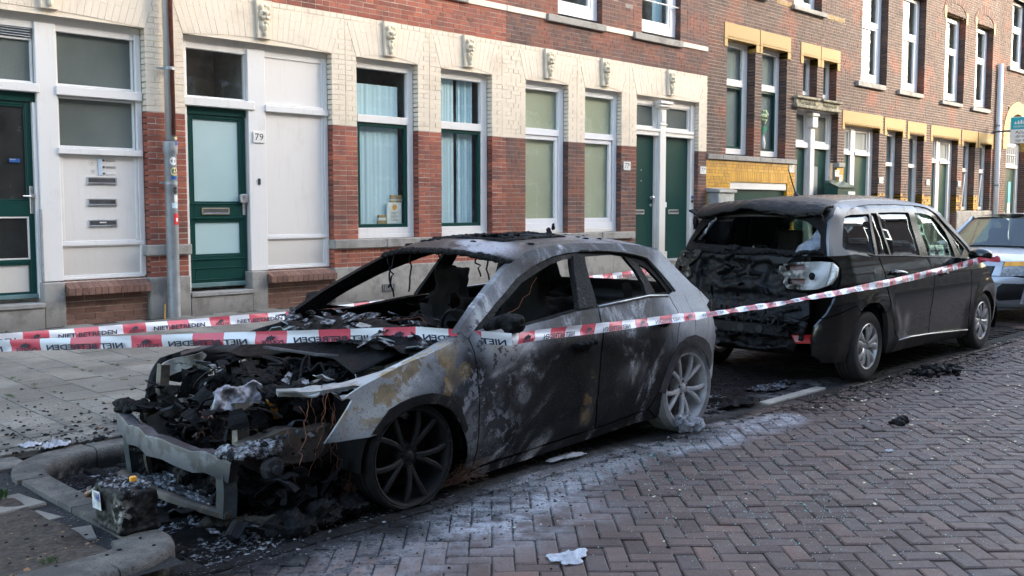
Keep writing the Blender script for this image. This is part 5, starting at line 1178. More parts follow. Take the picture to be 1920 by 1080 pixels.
def heat_steel(name, col=(.15, .16, .175), rust=.5, dark=.6, rc=(.20, .085, .035)):
    g = G(name); p = g.obj(); n = g.noise(p, 7, 6, .65); n2 = g.noise(p, 22, 5, .65)
    n0 = g.noise(p, 4.5, 6, .68); c = g.mix(g.mul(g.sm(n0, .44, .54), dark), col, (.016, .016, .018)); c = g.mix(g.mul(g.sm(n, .54, .66), dark), c, (.02, .02, .022)); c = g.mix(g.mul(g.sm(n2, .60, .70), rust), c, rc)
    return g.done(c, .5, .35, g.bump(n2, .003, .6))
M_beam = heat_steel('scorched_steel', (.075, .082, .094), .7, .75); M_pale = heat_steel('pale_scorched_steel', (.38, .385, .37), .35, .35, (.36, .24, .12)); M_rail = heat_steel('brown_scorched_steel', (.13, .115, .095), .6, .6)
M_melt = simple('melted_alloy', (.27, .28, .31), .6, .2, .35, 14, .01); M_copper = simple('bare_copper_wire', (.20, .075, .04), .55, .4, .6, 30)
M_chrome = simple('dulled_trim_metal', (.36, .36, .35), .35, .8, .3, 10); M_soot_t = char_mat('burnt_rubber', (.012, .012, .012), .25, 30, .7)
def ash_wheel(name, lo, hi, amt):
    g = G(name); p = g.obj(); n = g.noise(p, 9, 5, .65); c = g.ramp(n, [(.3, lo), (.3 + amt, hi)]); return g.done(c, .62, .05, g.bump(g.noise(p, 60, 3), .003), Specular_IOR_Level=.2)
M_wf = ash_wheel('sooty_wheel', (.007, .007, .0075), (.018, .018, .019), .5); M_wr = ash_wheel('powdered_wheel', (.26, .265, .275), (.50, .505, .51), .4); M_tr = ash_wheel('powdered_tyre', (.12, .122, .125), (.24, .243, .25), .4)
def hA(u, w): return A_hw(u, w) + .007 * mnoise.noise(Vector((u * 3.1, w * 4.3, 5))) + .003 * mnoise.noise(Vector((u * 9, w * 11, 1)))
M_dsc = simple('sooty_disc', (.05, .05, .052), .6)
P_FENDER = [(-.495,.425),(-.42,.534),(-.372,.60),(-.352,.632),(-.396,.648),(-.30,.695),(-.16,.745),(-.018,.785),(.122,.812),(.26,.842),(.385,.875),(.405,.905),(.452,.862),(.462,.79),(.478,.68),(.492,.53),(.500,.30),(.505,.09),(.47,.085),(.45,.15),(.425,.26),(.385,.35),(.334,.435),(.265,.502),(.182,.543),(.08,.557),(-.06,.534),(-.18,.475),(-.212,.435),(-.252,.43)]
P_FDOOR = [(.513,.105),(.508,.30),(.500,.53),(.486,.68),(.470,.79),(.460,.865),(.50,.90),(.60,.905),(.914,.893),(1.20,.92),(1.407,.942),(1.655,.952),(1.635,.90),(1.612,.828),(1.572,.673),(1.553,.50),(1.553,.413),(1.575,.31),(1.60,.17)]
P_RDOOR = [(1.612,.170),(1.585,.312),(1.563,.413),(1.563,.50),(1.582,.673),(1.622,.828),(1.645,.90),(1.666,.957),(1.95,.972),(2.24,.988),(2.478,.975),(2.495,.877),(2.418,.695),(2.36,.535),(2.30,.42),(2.25,.318),(2.152,.222),(1.9,.195)]
P_QUART = [(2.488,.975),(2.505,.877),(2.428,.695),(2.370,.530),(2.310,.415),(2.260,.312),(2.165,.215),(2.30,.13),(2.325,.20),(2.345,.36),(2.40,.48),(2.502,.591),(2.609,.617),(2.717,.587),(2.815,.518),(2.865,.440),(2.885,.395),(2.955,.445),(2.975,.549),(2.99,.606),(2.985,.715),(2.95,.83),(2.934,.878),(3.02,.906),(2.96,.955),(2.826,1.045),(2.693,1.195),(2.60,1.285),(2.52,1.312),(2.45,1.322),(2.40,1.25),(2.482,1.14),(2.566,1.002)]
P_PILLAR = [(.387,.899),(.584,1.029),(.787,1.140),(.95,1.225),(1.09,1.286),(1.218,1.322),(1.40,1.347),(1.60,1.356),(1.86,1.357),(2.2,1.347),(2.45,1.325),(2.40,1.25),(2.285,1.264),(2.15,1.284),(2.001,1.298),(1.72,1.308),(1.55,1.302),(1.40,1.285),(1.212,1.237),(1.015,1.165),(.746,1.033),(.509,.900),(.45,.868),(.41,.905)]
H_FW = [(.66,.935),(.80,1.018),(1.059,1.138),(1.385,1.238),(1.52,1.262),(1.60,1.266),(1.53,1.10),(1.472,.952),(1.407,.95),(.914,.90)]
H_RW = [(1.735,1.272),(2.043,1.274),(2.17,1.258),(2.235,1.17),(2.258,1.07),(2.233,.997),(1.668,.966),(1.70,1.12)]
H_QW = [(2.299,1.203),(2.38,1.165),(2.45,1.08),(2.488,.998),(2.345,.995),(2.33,1.10)]
P_WFRAME = [(.51,.898),(.746,1.031),(1.015,1.163),(1.212,1.235),(1.40,1.283),(1.55,1.300),(1.72,1.306),(2.001,1.296),(2.15,1.282),(2.285,1.262),(2.40,1.238),(2.482,1.138),(2.56,1.002),(2.48,.978),(2.24,.991),(1.95,.975),(1.66,.960),(1.407,.945),(1.2,.923),(.914,.896),(.60,.908)]
P_SILL = [(.475,.055),(.50,.084),(.60,.095),(1.60,.160),(1.9,.187),(2.152,.212),(2.295,.126),(2.15,.135),(1.66,.098),(.56,.045)]
for sd in (-1, 1):
    mt = M_burn if sd < 0 else M_char; S = lambda n, P, **k: autosmooth(side_plate(P, hA, sd, **k).build(n, mt if 'mat' not in k else k['mat'], audi), 42)
    if sd < 0: S('front_fender', P_FENDER, res=.035, th=.012)
    fd = S('front_door', shrink(P_FDOOR, .002), res=.045, th=.05); rd = S('rear_door', shrink(P_RDOOR, .002), res=.045, th=.05); S('rear_quarter_panel', P_QUART, res=.04, th=.02); S('side_sill', P_SILL, res=.03, th=.06)
    pl = S('roof_pillar', P_PILLAR, res=.03, th=.05); wf = side_plate(P_WFRAME, hA, sd, th=.03, res=.03, holes=(H_FW, H_RW, H_QW), proud=-.012).build('window_frame', M_char, audi); autosmooth(wf, 42)
    m = side_plate([(1.47,.955),(1.655,.962),(1.70,1.12),(1.742,1.285),(1.622,1.283),(1.54,1.10)], hA, sd, th=.04, res=.025, proud=-.004).build('door_pillar_cover', M_crust, audi); autosmooth(m, 42)
    tr = MB(); f = lambda q: [(u, sd * (hA(u, w) + .004), w) for u, w in q]
    tr.tube(f([(1.66,.958),(1.95,.974),(2.24,.990),(2.46,.978)]), .009, 6); b = tr.build('belt_trim', M_chrome, audi, smooth=True); tr = MB(); tr.tube(f([(1.72,1.312),(2.0,1.302),(2.15,1.288),(2.285,1.268),(2.40,1.242),(2.482,1.142),(2.54,1.05),(2.566,1.002)]), .009, 6); tr.build('roof_trim', M_chrome if sd > 0 else char_mat('dim_trim', (.06, .055, .05), .8, 12, .4, (.28, .26, .24)), audi, smooth=True)
    if sd < 0:
        for dr, (u0, w0) in ((fd, (1.40, .742)), (rd, (2.29, .822))):
            m = MB(); yb = -hA(u0, w0); m.tube([(u0 - .10, yb + .0, w0), (u0 - .085, yb - .035, w0 + .006), (u0, yb - .042, w0 + .012), (u0 + .075, yb - .035, w0 + .014), (u0 + .09, yb, w0 + .012)], [.018, .020, .022, .020, .018], 10); m.ball((u0 - .01, yb - .01, w0 - .012), (.075, .02, .035), 12, 8)
            remesh_displace(m.build('door_handle', M_char, dr, smooth=True), .008, .006, 30, 3)
        ar = [(-.253,.444),(-.205,.50),(-.15,.559),(-.08,.588),(-.006,.604),(.06,.610),(.125,.611),(.18,.60),(.231,.581),(.307,.538),(.36,.46),(.40,.37),(.385,.35),(.334,.435),(.265,.502),(.182,.543),(.08,.557),(-.06,.534),(-.18,.475),(-.212,.435)]
        autosmooth(side_plate(ar, hA, -1, th=.012, res=.03, proud=.007).build('arch_trim', char_mat('flaking_trim', (.020, .020, .021), .6, 10, .55, (.17, .16, .14)), audi), 42)
        ar = [(2.26,.33),(2.33,.50),(2.431,.651),(2.54,.685),(2.662,.690),(2.78,.655),(2.87,.60),(2.93,.52),(2.885,.41),(2.865,.440),(2.815,.518),(2.717,.587),(2.609,.617),(2.502,.591),(2.40,.48),(2.345,.36),(2.32,.30)]
        autosmooth(side_plate(ar, hA, -1, th=.012, res=.03, proud=.006).build('arch_trim', char_mat('grey_arch_trim', (.055, .056, .06), .7, 18, .5, (.16, .165, .17)), audi), 42)
        fp = side_plate([(2.89,.40),(2.955,.45),(2.968,.52),(2.962,.36),(2.945,.32),(2.915,.335)], hA, -1, th=.012, res=.02).build('bumper_flap', M_wr, audi)
    for cu_, cz_, ru_, rz_ in ((.05, .24, .36, .36), (2.60, .28, .33, .345)): MB().grid(lambda a, b: (cu_ + ru_ * math.cos(a * 3.1416), sd * (.42 + .43 * b), cz_ + rz_ * math.sin(a * 3.1416)), 16, 3).build('wheel_housing', M_int, audi, smooth=True)
    mm = MB(); mm.tube([(.60, sd * .84, .93), (.66, sd * .92, .95)], .03, 8); mm.ball((.70, sd * .95, .945), (.06, .085, .065), 12, 8); remesh_displace(mm.build('door_mirror', M_char, audi, smooth=True), .014, .022, 13, 4 + sd)
# roof
def roof_pt(u, v):
    we = lerp_tab([(.9, 1.20), (1.05, 1.272), (1.218, 1.322), (1.4, 1.347), (1.6, 1.356), (1.86, 1.357), (2.2, 1.347), (2.45, 1.325), (2.6, 1.285)], u); ye = hA(u, we); s = max(-1, min(1, v)); cr = lerp_tab([(.9, .06), (1.6, .055), (2.6, .05)], u)
    return (u - (.10 * (1 - s * s) if u < 1.3 else .10 * (1 - s * s) * max(0, (1.6 - u) / .3)), ye * s, we + cr * (1 - abs(s) ** 2.4))
def roof_keep(i, j): return not (.17 < (i + .5) / 48 < .52 and .2 < (j + .5) / 30 < .80)
rm = MB().grid(lambda a, b: roof_pt(1.06 + 1.50 * a, -1 + 2 * b), 48, 30, 0, roof_keep); 
def roof_mat():
    g = G('burnt_roof'); p = g.obj(); n = g.noise(p, 5, 6, .65); n3 = g.noise(p, 55, 4, .7); x = g.xyz(p)
    c = g.ramp(n, [(.3, (.007, .007, .008)), (.55, (.016, .0165, .018)), (.78, (.05, .052, .056))])
    pale = g.mul(g.mx(g.blob(p, (1.12, -.28, 1.35), .24, .45, (1.6, 1, .3)), g.mul(g.blob(p, (2.2, -.4, 1.35), .35, .6, (1, 1, .3)), .45)), g.sm(n, .34, .50)); c = g.mix(pale, c, g.ramp(n3, [(.3, (.22, .225, .25)), (.6, (.38, .385, .42))]))
    c = g.mix(g.mul(g.sm(n3, .6, .68), .5), c, (.22, .225, .24)); return g.done(c, .5, .1, g.bump(n3, .010, .9))
M_roofA = roof_mat(); ro = rm.build('roof', M_roofA, audi, smooth=True); so = ro.modifiers.new('s', 'SOLIDIFY'); so.thickness = .02; so.offset = -1
m = MB(); rim_ = lambda d: [roof_pt(1.32 + dx, s) for dx, s in ((0 - d, -.60), (0 - d, 0), (0 - d, .60), (.26, .62), (.54 + d, .60), (.54 + d, 0), (.54 + d, -.60), (.26, -.62), (0 - d, -.60))]
m.tube([(x, y, z + .006) for x, y, z in rim_(0)], .015, 8); m.tube([(x, y * .93, z - .03) for x, y, z in rim_(-.03)], .022, 8); remesh_displace(m.build('sunroof_frame', M_crust, audi, smooth=True), .011, .007, 26, 2)
m = MB(); rr = random.Random(8)
for i in range(70):
    u, s = rr.uniform(1.2, 2.55), rr.choice((rr.uniform(.3, 1), rr.uniform(-.9, 1))); x, y, z = roof_pt(u, s); m.ball((x, y, z + .002), (rr.uniform(.008, .03), rr.uniform(.008, .03), rr.uniform(.004, .012)), 6, 4, jit=.4, seed=i)
for i in range(7): m.ball((2.10 + .01 * i + rr.uniform(-.02, .02), .02 + rr.uniform(-.03, .03), 1.40 + .012 * i), .022 - .002 * i, 6, 5, jit=.4, seed=i)
m.build('burnt_crust', M_crust, audi, smooth=True, kind='stuff')
# windscreen header and dangling shreds
m = MB(); m.tube([(lambda q: (q[0] - .02, q[1], q[2] - .015))(roof_pt(1.06, -1 + k / 6)) for k in range(13)], .022, 8); remesh_displace(m.build('windscreen_header', M_char, audi, smooth=True), .012, .010, 25, 5)
wires = MB()
def wire(a, b, sag, r=.003, n=8, mb=None, wob=.02, seed=0):
    q = random.Random(seed); pts = []
    for i in range(n + 1):
        t = i / n; k = math.sin(t * 3.1416); pts.append((a[0] + (b[0]-a[0])*t + q.uniform(-wob, wob)*k, a[1] + (b[1]-a[1])*t + q.uniform(-wob, wob)*k, a[2] + (b[2]-a[2])*t - sag * k + q.uniform(-wob, wob)*k))
    (mb or wires).tube(pts, r, 5)
for i, (a, b, s_) in enumerate((((1.02, .55, 1.26), (1.05, .52, .98), .0), ((1.0, .45, 1.27), (.98, .50, 1.05), .0), ((1.02, .30, 1.29), (1.10, .42, 1.02), .02), ((1.25, -.1, 1.30), (1.27, -.12, 1.14), 0), ((1.2, -.25, 1.30), (1.24, -.22, 1.10), .01), ((1.2, .2, 1.32), (1.2, .22, 1.22), 0))): wire(a, b, s_, .006, 7, seed=i)
wires.build('hanging_wire', M_char, audi, smooth=True, kind='stuff')
cw = MB(); wire((.60, .62, .92), (1.05, .25, .86), .04, .003, 9, cw, .015, 1); wire((1.05, .25, .86), (1.0, -.22, .70), -.02, .004, 9, cw, .01, 2); wire((1.05, .25, .86), (1.10, -.2, .72), .03, .003, 9, cw, .02, 3); wire((.95, -.6, .92), (1.35, -.55, 1.15), .05, .002, 8, cw, .02, 4)
for i in range(9): wire((-.55 + rr.uniform(-.1, .3), -.60 + rr.uniform(-.15, .1), .45 + rr.uniform(-.05, .22)), (-.50 + rr.uniform(-.2, .35), -.66 + rr.uniform(-.12, .1), .05 + rr.uniform(0, .3)), rr.uniform(-.05, .08), .0016, 12, cw, .022, 10 + i)
for i in range(26): wire((.02, -.22, .71), (.16 + rr.uniform(-.03, .04), -.30 + rr.uniform(-.05, .05), .70 + rr.uniform(-.02, .03)), -.02, .0025, 5, cw, .008, 50 + i)
for i in range(10): wire((-.74, -.08 + rr.uniform(-.06, .06), .46 + rr.uniform(-.06, .06)), (-.66 + rr.uniform(-.06, .08), .02 + rr.uniform(-.12, .12), .40 + rr.uniform(-.1, .1)), .02, .0035, 6, cw, .02, 90 + i)
cw.build('copper_wire', M_copper, audi, smooth=True, kind='stuff')
# floor, bulkhead, dashboard heap, seats, steering wheel, tail
m = MB(); m.box(.30, 2.75, -.74, .74, .16, .20); m.box(.38, .44, -.72, .72, .20, .74); m.box(2.0, 2.06, -.70, .70, .20, .62); m.box(2.05, 2.9, -.70, .70, .50, .56); m.box(.5, 2.0, -.10, .10, .2, .36)
m.build('floor_pan', M_int, audi)
def dash_fn(a, b):
    u = .02 + .95 * a; v = -.80 + 1.60 * b; z = .80 + .11 * math.sin(min(1, a * 1.4) * 3.1416) ** 2 * (1 - abs(2 * b - 1) ** 4) + .05 * (1 - abs(2*b-1)) ; e = (1 - max(0, abs(2 * b - 1) - .85) / .15)
    z = z - .10 * a + .035 * mnoise.fractal(Vector((u * 7, v * 7, 1)), .9, 2, 5) + (-.12 if a > .93 else 0); return (u + (.10 * (abs(2*b-1)) ** 2 if a < .3 else 0), v, z)
MB().grid(dash_fn, 60, 90).build('collapsed_dashboard', M_char, audi, smooth=True)
sh = MB(); gl_ = MB(); M_shard = simple('sooty_glass_shard', (.25, .31, .31), .2, 0, .5, 12); 
for i in range(90):
    a, b = rr.random(), rr.random(); u, v, z = dash_fn(a * .9, .04 + .92 * b); s = rr.uniform(.02, .085); an = rr.uniform(0, 6.3); tl_ = rr.uniform(-.5, .5); t2 = rr.uniform(-.4, .4)
    q = [(u + s * r_ * math.cos(an + k * 1.4 + rr.uniform(-.3, .3)), v + s * r_ * math.sin(an + k * 1.4), 0) for k, r_ in ((0, 1), (1, .8), (2, 1.1), (3, .7))]
    q = [(x, y, z + .018 + (x - u) * tl_ + (y - v) * t2) for x, y, _ in q]; (gl_ if i % 4 == 0 else sh).prism(q, (0, 0, .005))
sh.build('charred_flake', M_ashy, audi, kind='stuff'); gl_.build('windscreen_shard', M_shard, audi, kind='stuff')
for v, sd_ in ((-.38, 1), (.38, 2)): seat(audi, 1.30, v, .36, 1.17, M_int, seed=sd_)
m = MB(); m.box(2.02, 2.16, -.62, .62, .40, .94); m.box(1.6, 2.05, -.62, .62, .30, .44); remesh_displace(m.build('rear_bench', M_int, audi, smooth=True), .035, .04, 6, 9)
m = MB(); N = 28; pts = [(.86 + .06 * math.cos(k * 6.2832 / N), -.38 + .185 * math.cos(k * 6.2832 / N + 1.5708), .80 + .17 * math.sin(k * 6.2832 / N + 1.5708)) for k in range(N + 1)]; pts = [(.86 - .35 * (z - .80), y, z) for _, y, z in pts]; m.tube(pts, .011, 6, cap=False); m.tube([(.62, -.38, .72), (.86, -.38, .80)], .03, 8); m.tube([(.87, -.38, .80), (.84, -.20, .83)], .01, 6); m.tube([(.87, -.38, .80), (.84, -.56, .83)], .01, 6); m.build('steering_wheel', M_char, audi, smooth=True)
def tail_fn(a, b):
    s = -1 + 2 * b; w = .18 + 1.12 * a; ue = lerp_tab([(.18, 2.9), (.40, 2.92), (.55, 2.97), (.7, 2.985), (.83, 2.95), (.88, 2.935), (.906, 3.015), (.955, 2.96), (1.045, 2.826), (1.195, 2.693), (1.30, 2.59)], w); return (ue + .20 * (1 - abs(s) ** 3), s * hA(ue, w) * .995, w)
MB().grid(tail_fn, 40, 24, 0, lambda i, j: not (22 < j < 22 or (.74 < i / 40 < .97 and .1 < j / 24 < .88))).build('tailgate', M_burn, audi, smooth=True)
# front end
def loft(m, path, prof, up=(0, 0, 1)):
    """sweep a closed section (a across, b up) along a path"""
    rows = []
    for i, p in enumerate(path):
        t = (Vector(path[min(i+1, len(path)-1)]) - Vector(path[max(i-1, 0)])).normalized(); w = Vector(up).cross(t).normalized(); uu = t.cross(w)
        rows.append([Vector(p) + w * a + uu * b for a, b in prof])
    k = len(prof); vs = [v for r in rows for v in r]; fs = [(i*k+j, i*k+(j+1)%k, (i+1)*k+(j+1)%k, (i+1)*k+j) for i in range(len(path)-1) for j in range(k)]
    return m.add(vs, fs + [tuple(range(k))[::-1], tuple(range((len(path)-1)*k, len(path)*k))])
bp = [(-.855 - .085 * (1 - (2 * t / 14 - 1) ** 2) - .02, .60 - 1.19 * t / 14, .390 - .058 * t / 14 + .009 * math.sin(t * 1.7) + .006 * math.sin(t * 3.9)) for t in range(15)]
sec = [(-.028, -.056), (-.044, -.046), (-.024, -.014), (-.046, .002), (-.024, .018), (-.044, .044), (-.028, .054), (.03, .054), (.034, .044), (.03, -.056)]
beam = loft(MB(), bp, [(-a, b) for a, b in sec][::-1]).build('crash_beam', M_beam, audi); autosmooth(beam, 25)
m = MB(); m.box(-.90, -.82, .50, .60, .455, .475); m.ball((-.86, .60, .48), (.06, .10, .035), 10, 6, jit=.3); m.ball((-.80, .50, .48), (.10, .10, .03), 10, 6, jit=.3, seed=2); remesh_displace(m.build('melted_cap', M_char, beam, smooth=True), .013, .02, 18, 2)
m = MB(); m.ball((-.80, -.55, .395), (.14, .12, .03), 12, 6, jit=.2); m.ball((-.70, -.60, .40), (.10, .08, .05), 12, 6, jit=.2, seed=4); remesh_displace(m.build('melted_cap', M_ashy, beam, smooth=True), .013, .02, 18, 3)
def bracket(name, pts, w, d, mat): # leg with folded edges
    m = MB(); loft(m, pts, [(-w/2, -d/2), (-w/2, d/2), (-w/2 + .012, d/2), (-w/2 + .012, -d/2 + .012), (w/2 - .012, -d/2 + .012), (w/2 - .012, d/2), (w/2, d/2), (w/2, -d/2)], up=(0, 1, 0)); return autosmooth(m.build(name, mat, audi), 25)
M_leg = heat_steel('blue_scorched_steel', (.045, .062, .068), .35, .6)
bracket('beam_leg', [(-.86, .56, .34), (-.85, .565, .22), (-.83, .57, .05)], .05, .06, M_leg); bracket('beam_leg', [(-.81, .46, .33), (-.80, .47, .18), (-.78, .47, .06)], .03, .03, M_rail)
bracket('beam_leg', [(-.88, -.52, .30), (-.885, -.535, .20), (-.90, -.545, .085)], .075, .07, M_leg)
loft(MB(), [(-.93, .50, .115), (-.955, .1, .10), (-.945, -.3, .105), (-.90, -.58, .10)], [(-.03, -.012), (-.03, .014), (-.012, .022), (.012, .022), (.03, .012), (.03, -.012)]).build('lower_crossmember', M_rail, audi)
# chassis legs with holes
def leg_plate(sd, mat):
    P = [(-.80,.32),(-.80,.42),(-.72,.455),(-.55,.46),(-.30,.45),(-.20,.42),(-.24,.33),(-.34,.30),(-.55,.27),(-.70,.28)]; holes = [[(cx + r * math.cos(k * 1.0472), cz + r * math.sin(k * 1.0472)) for k in range(6)] for cx, cz, r in ((-.46,.40,.014),(-.38,.34,.018),(-.60,.40,.012),(-.52,.33,.012),(-.30,.40,.012))]
    m = plate(P, lambda u, w: (u, sd * (.565 + .03 * (u + .5)), w + .012 * math.sin(u * 20)), lambda u, w: (0, -sd, 0), .10, .04, holes); 
    if sd > 0: m.f = [f[::-1] for f in m.f]
    return autosmooth(m.build('chassis_leg', mat, audi), 35)
l1 = leg_plate(-1, M_rail); l2 = leg_plate(1, M_pale)
m = MB()
for u, w in ((-.74,.43),(-.70,.36),(-.62,.44),(-.57,.44),(-.50,.45)): m.lathe([(-.02, 0), (-.02, .014), (0, .014)], 6, 'y', (u, -.575, w))
m.build('bolt', M_beam, l1, kind='stuff')
h = MB(); h.lathe([(-.03, 0), (-.034, .05), (-.02, .062), (.0, .062), (.02, .05), (.03, 0)], 20, 'y', (-.70, -.64, .31)); h.lathe([(-.02, .02), (-.05, .02), (-.05, .0)], 10, 'y', (-.70, -.65, .31)); h.build('horn', char_mat('scorched_horn', (.03, .032, .034), .5, 20, .4), audi, smooth=False)
# upright posts of the lock carrier
bracket('front_post', [(-.66, .52, .70), (-.67, .53, .55), (-.64, .53, .36)], .055, .05, M_rail); bracket('front_post', [(-.70, -.36, .60), (-.71, -.38, .48), (-.735, -.42, .38)], .07, .05, M_rail)
lm = MB(); P = [(-.86,.585),(-.84,.62),(-.83,.665),(-.76,.685),(-.68,.675),(-.60,.695),(-.55,.665),(-.53,.61),(-.56,.58),(-.61,.55),(-.68,.515),(-.76,.545)]
pm = plate(P, lambda a, b: (a, -.34 + .25 * (b - .6) + .025 * math.sin(a * 40) * math.sin(b * 33), b + .01 * math.sin(a * 30)), lambda a, b: (.35, .9, -.1), .025, .018); lo = pm.build('melted_lock_carrier', heat_steel('sooty_melted_alloy', (.25, .255, .28), .1, .75), audi, smooth=True); remesh_displace(lo, .008, .012, 24, 3); lo.data.polygons.foreach_set('use_smooth', [True]*len(lo.data.polygons))
loft(MB(), [(-.58, -.52, .655), (-.42, -.60, .652), (-.25, -.66, .665), (-.02, -.69, .70), (.22, -.72, .755), (.40, -.74, .80)], [(-.04, -.012), (-.045, .008), (-.015, .016), (.015, .010), (.045, .014), (.045, -.012)]).build('wing_rail', M_pale, audi)
pm = plate([(-.62,-.58),(-.50,-.53),(-.36,-.60),(-.42,-.66),(-.56,-.64)], lambda a, b: (a, b, .66 + .02 * math.sin(a * 30 + b * 20)), lambda a, b: (0, 0, -1), .008, .02); pm.build('torn_bracket', M_pale, audi)
# wing top surface, inner wing and strut towers
m = MB(); m.grid(lambda a, b: ((-.30 + .70 * a), -(hA(-.30 + .70 * a, .70 + .18 * a) - .01 - .13 * b), .694 + .185 * a + .012 * b - .03 * b * b), 20, 5); m.build('wing_flange', M_burn, audi, smooth=True)
for sd in (-1, 1):
    m = MB(); m.lathe([(.0, .16), (.28, .14), (.36, .12), (.40, .07), (.41, 0)], 20, 'z', (.08, sd * .55, .30)); m.box(-.05, .36, sd * .64 - .03, sd * .64 + .03, .45, .71); remesh_displace(m.build('strut_tower', M_pale if sd < 0 else M_rail, audi, smooth=True), .02, .02, 8, 6 + sd)
m = MB(); loft(m, [(.10, -.56, .70), (.22, -.60, .735), (.34, -.64, .79), (.44, -.66, .82)], [(-.025, -.015), (-.02, .02), (.0, .026), (.02, .02), (.025, -.015)]); loft(m, [(.12, -.52, .69), (.30, -.57, .72), (.42, -.62, .79)], [(-.012, -.01), (-.012, .012), (.012, .012), (.012, -.01)]); m.build('bonnet_hinge', M_melt, audi, smooth=True)
# engine bay: charred block, sagging hoses, torn sheet and brackets
m = MB(); rq = random.Random(21)
m.box(-.50, .22, -.30, .44, .20, .56); m.box(-.42, .05, -.05, .38, .52, .66); m.box(-.58, -.46, -.18, .28, .22, .44); m.box(-.30, .20, -.48, -.28, .30, .50)
for i in range(26): u, v = rq.uniform(-.50, .30), rq.uniform(-.44, .48); m.ball((u, v, .58 + rq.uniform(-.06, .08)), (rq.uniform(.04, .11), rq.uniform(.04, .11), rq.uniform(.02, .05)), 8, 6, jit=.1, seed=i)
eng = remesh_displace(m.build('burnt_engine', M_char, audi, smooth=True), .0125, .030, 7, 11, .0, 45)
nn = [v.normal.copy() for v in eng.data.vertices]
for v, q in zip(eng.data.vertices, nn): v.co += q * (.030 * (.35 - abs(mnoise.noise(v.co * 19))) + .014 * (.3 - abs(mnoise.noise(v.co * 47))))
M_black_hose = char_mat('burnt_hose', (.008, .008, .009), .3, 40, .45); hs = MB()
for i in range(20):
    u, v = rq.uniform(-.58, .2), rq.uniform(-.42, .46); pts = [(u, v, .60 + rq.uniform(-.1, .05))]
    for k in range(5): pts.append((pts[-1][0] + rq.uniform(-.10, .10), pts[-1][1] + rq.uniform(-.12, .12), max(.42, min(.78, pts[-1][2] + rq.uniform(-.08, .08) + (.05 if k < 2 else -.03)))))
    P2 = [Vector(p) for p in pts]; sm_ = []
    for k in range(len(P2) - 1):
        p0, p1, p2, p3 = P2[max(0, k-1)], P2[k], P2[k+1], P2[min(len(P2)-1, k+2)]
        for t in (0, .25, .5, .75): sm_.append(.5 * ((2*p1) + (p2-p0)*t + (2*p0-5*p1+4*p2-p3)*t*t + (3*p1-p0-3*p2+p3)*t**3))
    hs.tube(sm_, rq.choice((.006, .009, .014, .020)), 7)
hs.build('burnt_hose', M_black_hose, audi, smooth=True, kind='stuff')
def torn(mat, n, seed, box, size, name, flat=.4, par=None):
    rn = random.Random(seed); m = MB()
    for i in range(n):
        c = Vector([rn.uniform(a, b) for a, b in box]); ax = Vector((rn.gauss(0, 1), rn.gauss(0, 1), rn.gauss(0, flat))).normalized(); bx = ax.cross(Vector((rn.gauss(0, .5), rn.gauss(0, .5), 1))).normalized(); s1, s2 = rn.uniform(*size), rn.uniform(size[0] * .3, size[1] * .5); k = 4; up_ = ax.cross(bx); vs = []
        for j in range(k + 1):
            t = j / k - .5; w_ = s2 * (.5 + rn.random() * .7); bend = up_ * (rn.uniform(-.25, .25) * s1 + 1.2 * t * t * s1 * rn.uniform(-.3, .6)); vs += [c + ax * (s1 * 2 * t) + bx * w_ + bend, c + ax * (s1 * 2 * t) - bx * w_ + bend * .7]
        m.add(vs, [(2*j, 2*j+1, 2*j+3, 2*j+2) for j in range(k)])
    o = m.build(name, mat, par or audi, kind='stuff'); so = o.modifiers.new('s', 'SOLIDIFY'); so.thickness = .004; return o
torn(M_char, 60, 5, ((-.60, .32), (-.48, .54), (.50, .74)), (.03, .13), 'torn_sheet'); torn(M_beam, 16, 6, ((-.58, .30), (-.50, .52), (.46, .70)), (.03, .12), 'torn_sheet'); torn(M_ashy, 22, 7, ((-.60, .32), (-.48, .54), (.56, .72)), (.015, .05), 'ash_flake'); torn(M_rail, 10, 8, ((-.70, -.45), (-.45, .50), (.30, .52)), (.03, .10), 'torn_sheet')
torn(M_ashy, 70, 9, ((-1.0, -.2), (-.75, .70), (.01, .07)), (.015, .07), 'fallen_sheet', .15); torn(M_char, 70, 10, ((-1.05, .1), (-.8, .75), (.01, .10)), (.02, .10), 'fallen_sheet', .2)
torn(M_char, 26, 12, ((-.86, -.60), (-.62, .62), (.40, .50)), (.02, .08), 'torn_sheet'); torn(M_pale, 7, 13, ((-.45, .25), (-.62, -.42), (.60, .74)), (.04, .12), 'torn_sheet', .2)
torn(M_char, 90, 41, ((-.80, -.45), (-.50, .55), (.22, .58)), (.03, .11), 'torn_sheet'); torn(M_char, 60, 42, ((-.75, -.25), (-.75, -.45), (.03, .30)), (.03, .11), 'torn_sheet'); torn(M_rail, 10, 43, ((-.75, .1), (-.60, .5), (.40, .66)), (.03, .09), 'torn_sheet')
torn(M_char, 70, 44, ((.5, 2.0), (-.7, .7), (.30, .92)), (.04, .16), 'cabin_wreckage', .6); torn(M_int, 40, 45, ((.7, 2.2), (-.72, .72), (.45, 1.05)), (.03, .12), 'cabin_wreckage', .9); torn(M_ashy, 26, 46, ((.1, .95), (-.7, .7), (.82, .93)), (.02, .07), 'ash_flake', .2)
m = MB()
for i in range(46): u, v = rq.uniform(-.80, -.30), rq.uniform(-.78, .60); m.ball((u, v, rq.uniform(.01, .07) if v < -.40 else rq.uniform(.04, .30)), (rq.uniform(.04, .12), rq.uniform(.04, .12), rq.uniform(.03, .09)), 8, 6, jit=.25, seed=i)
hp = remesh_displace(m.build('collapsed_front_debris', M_char, audi, smooth=True), .016, .03, 9, 13); nn = [v.normal.copy() for v in hp.data.vertices]
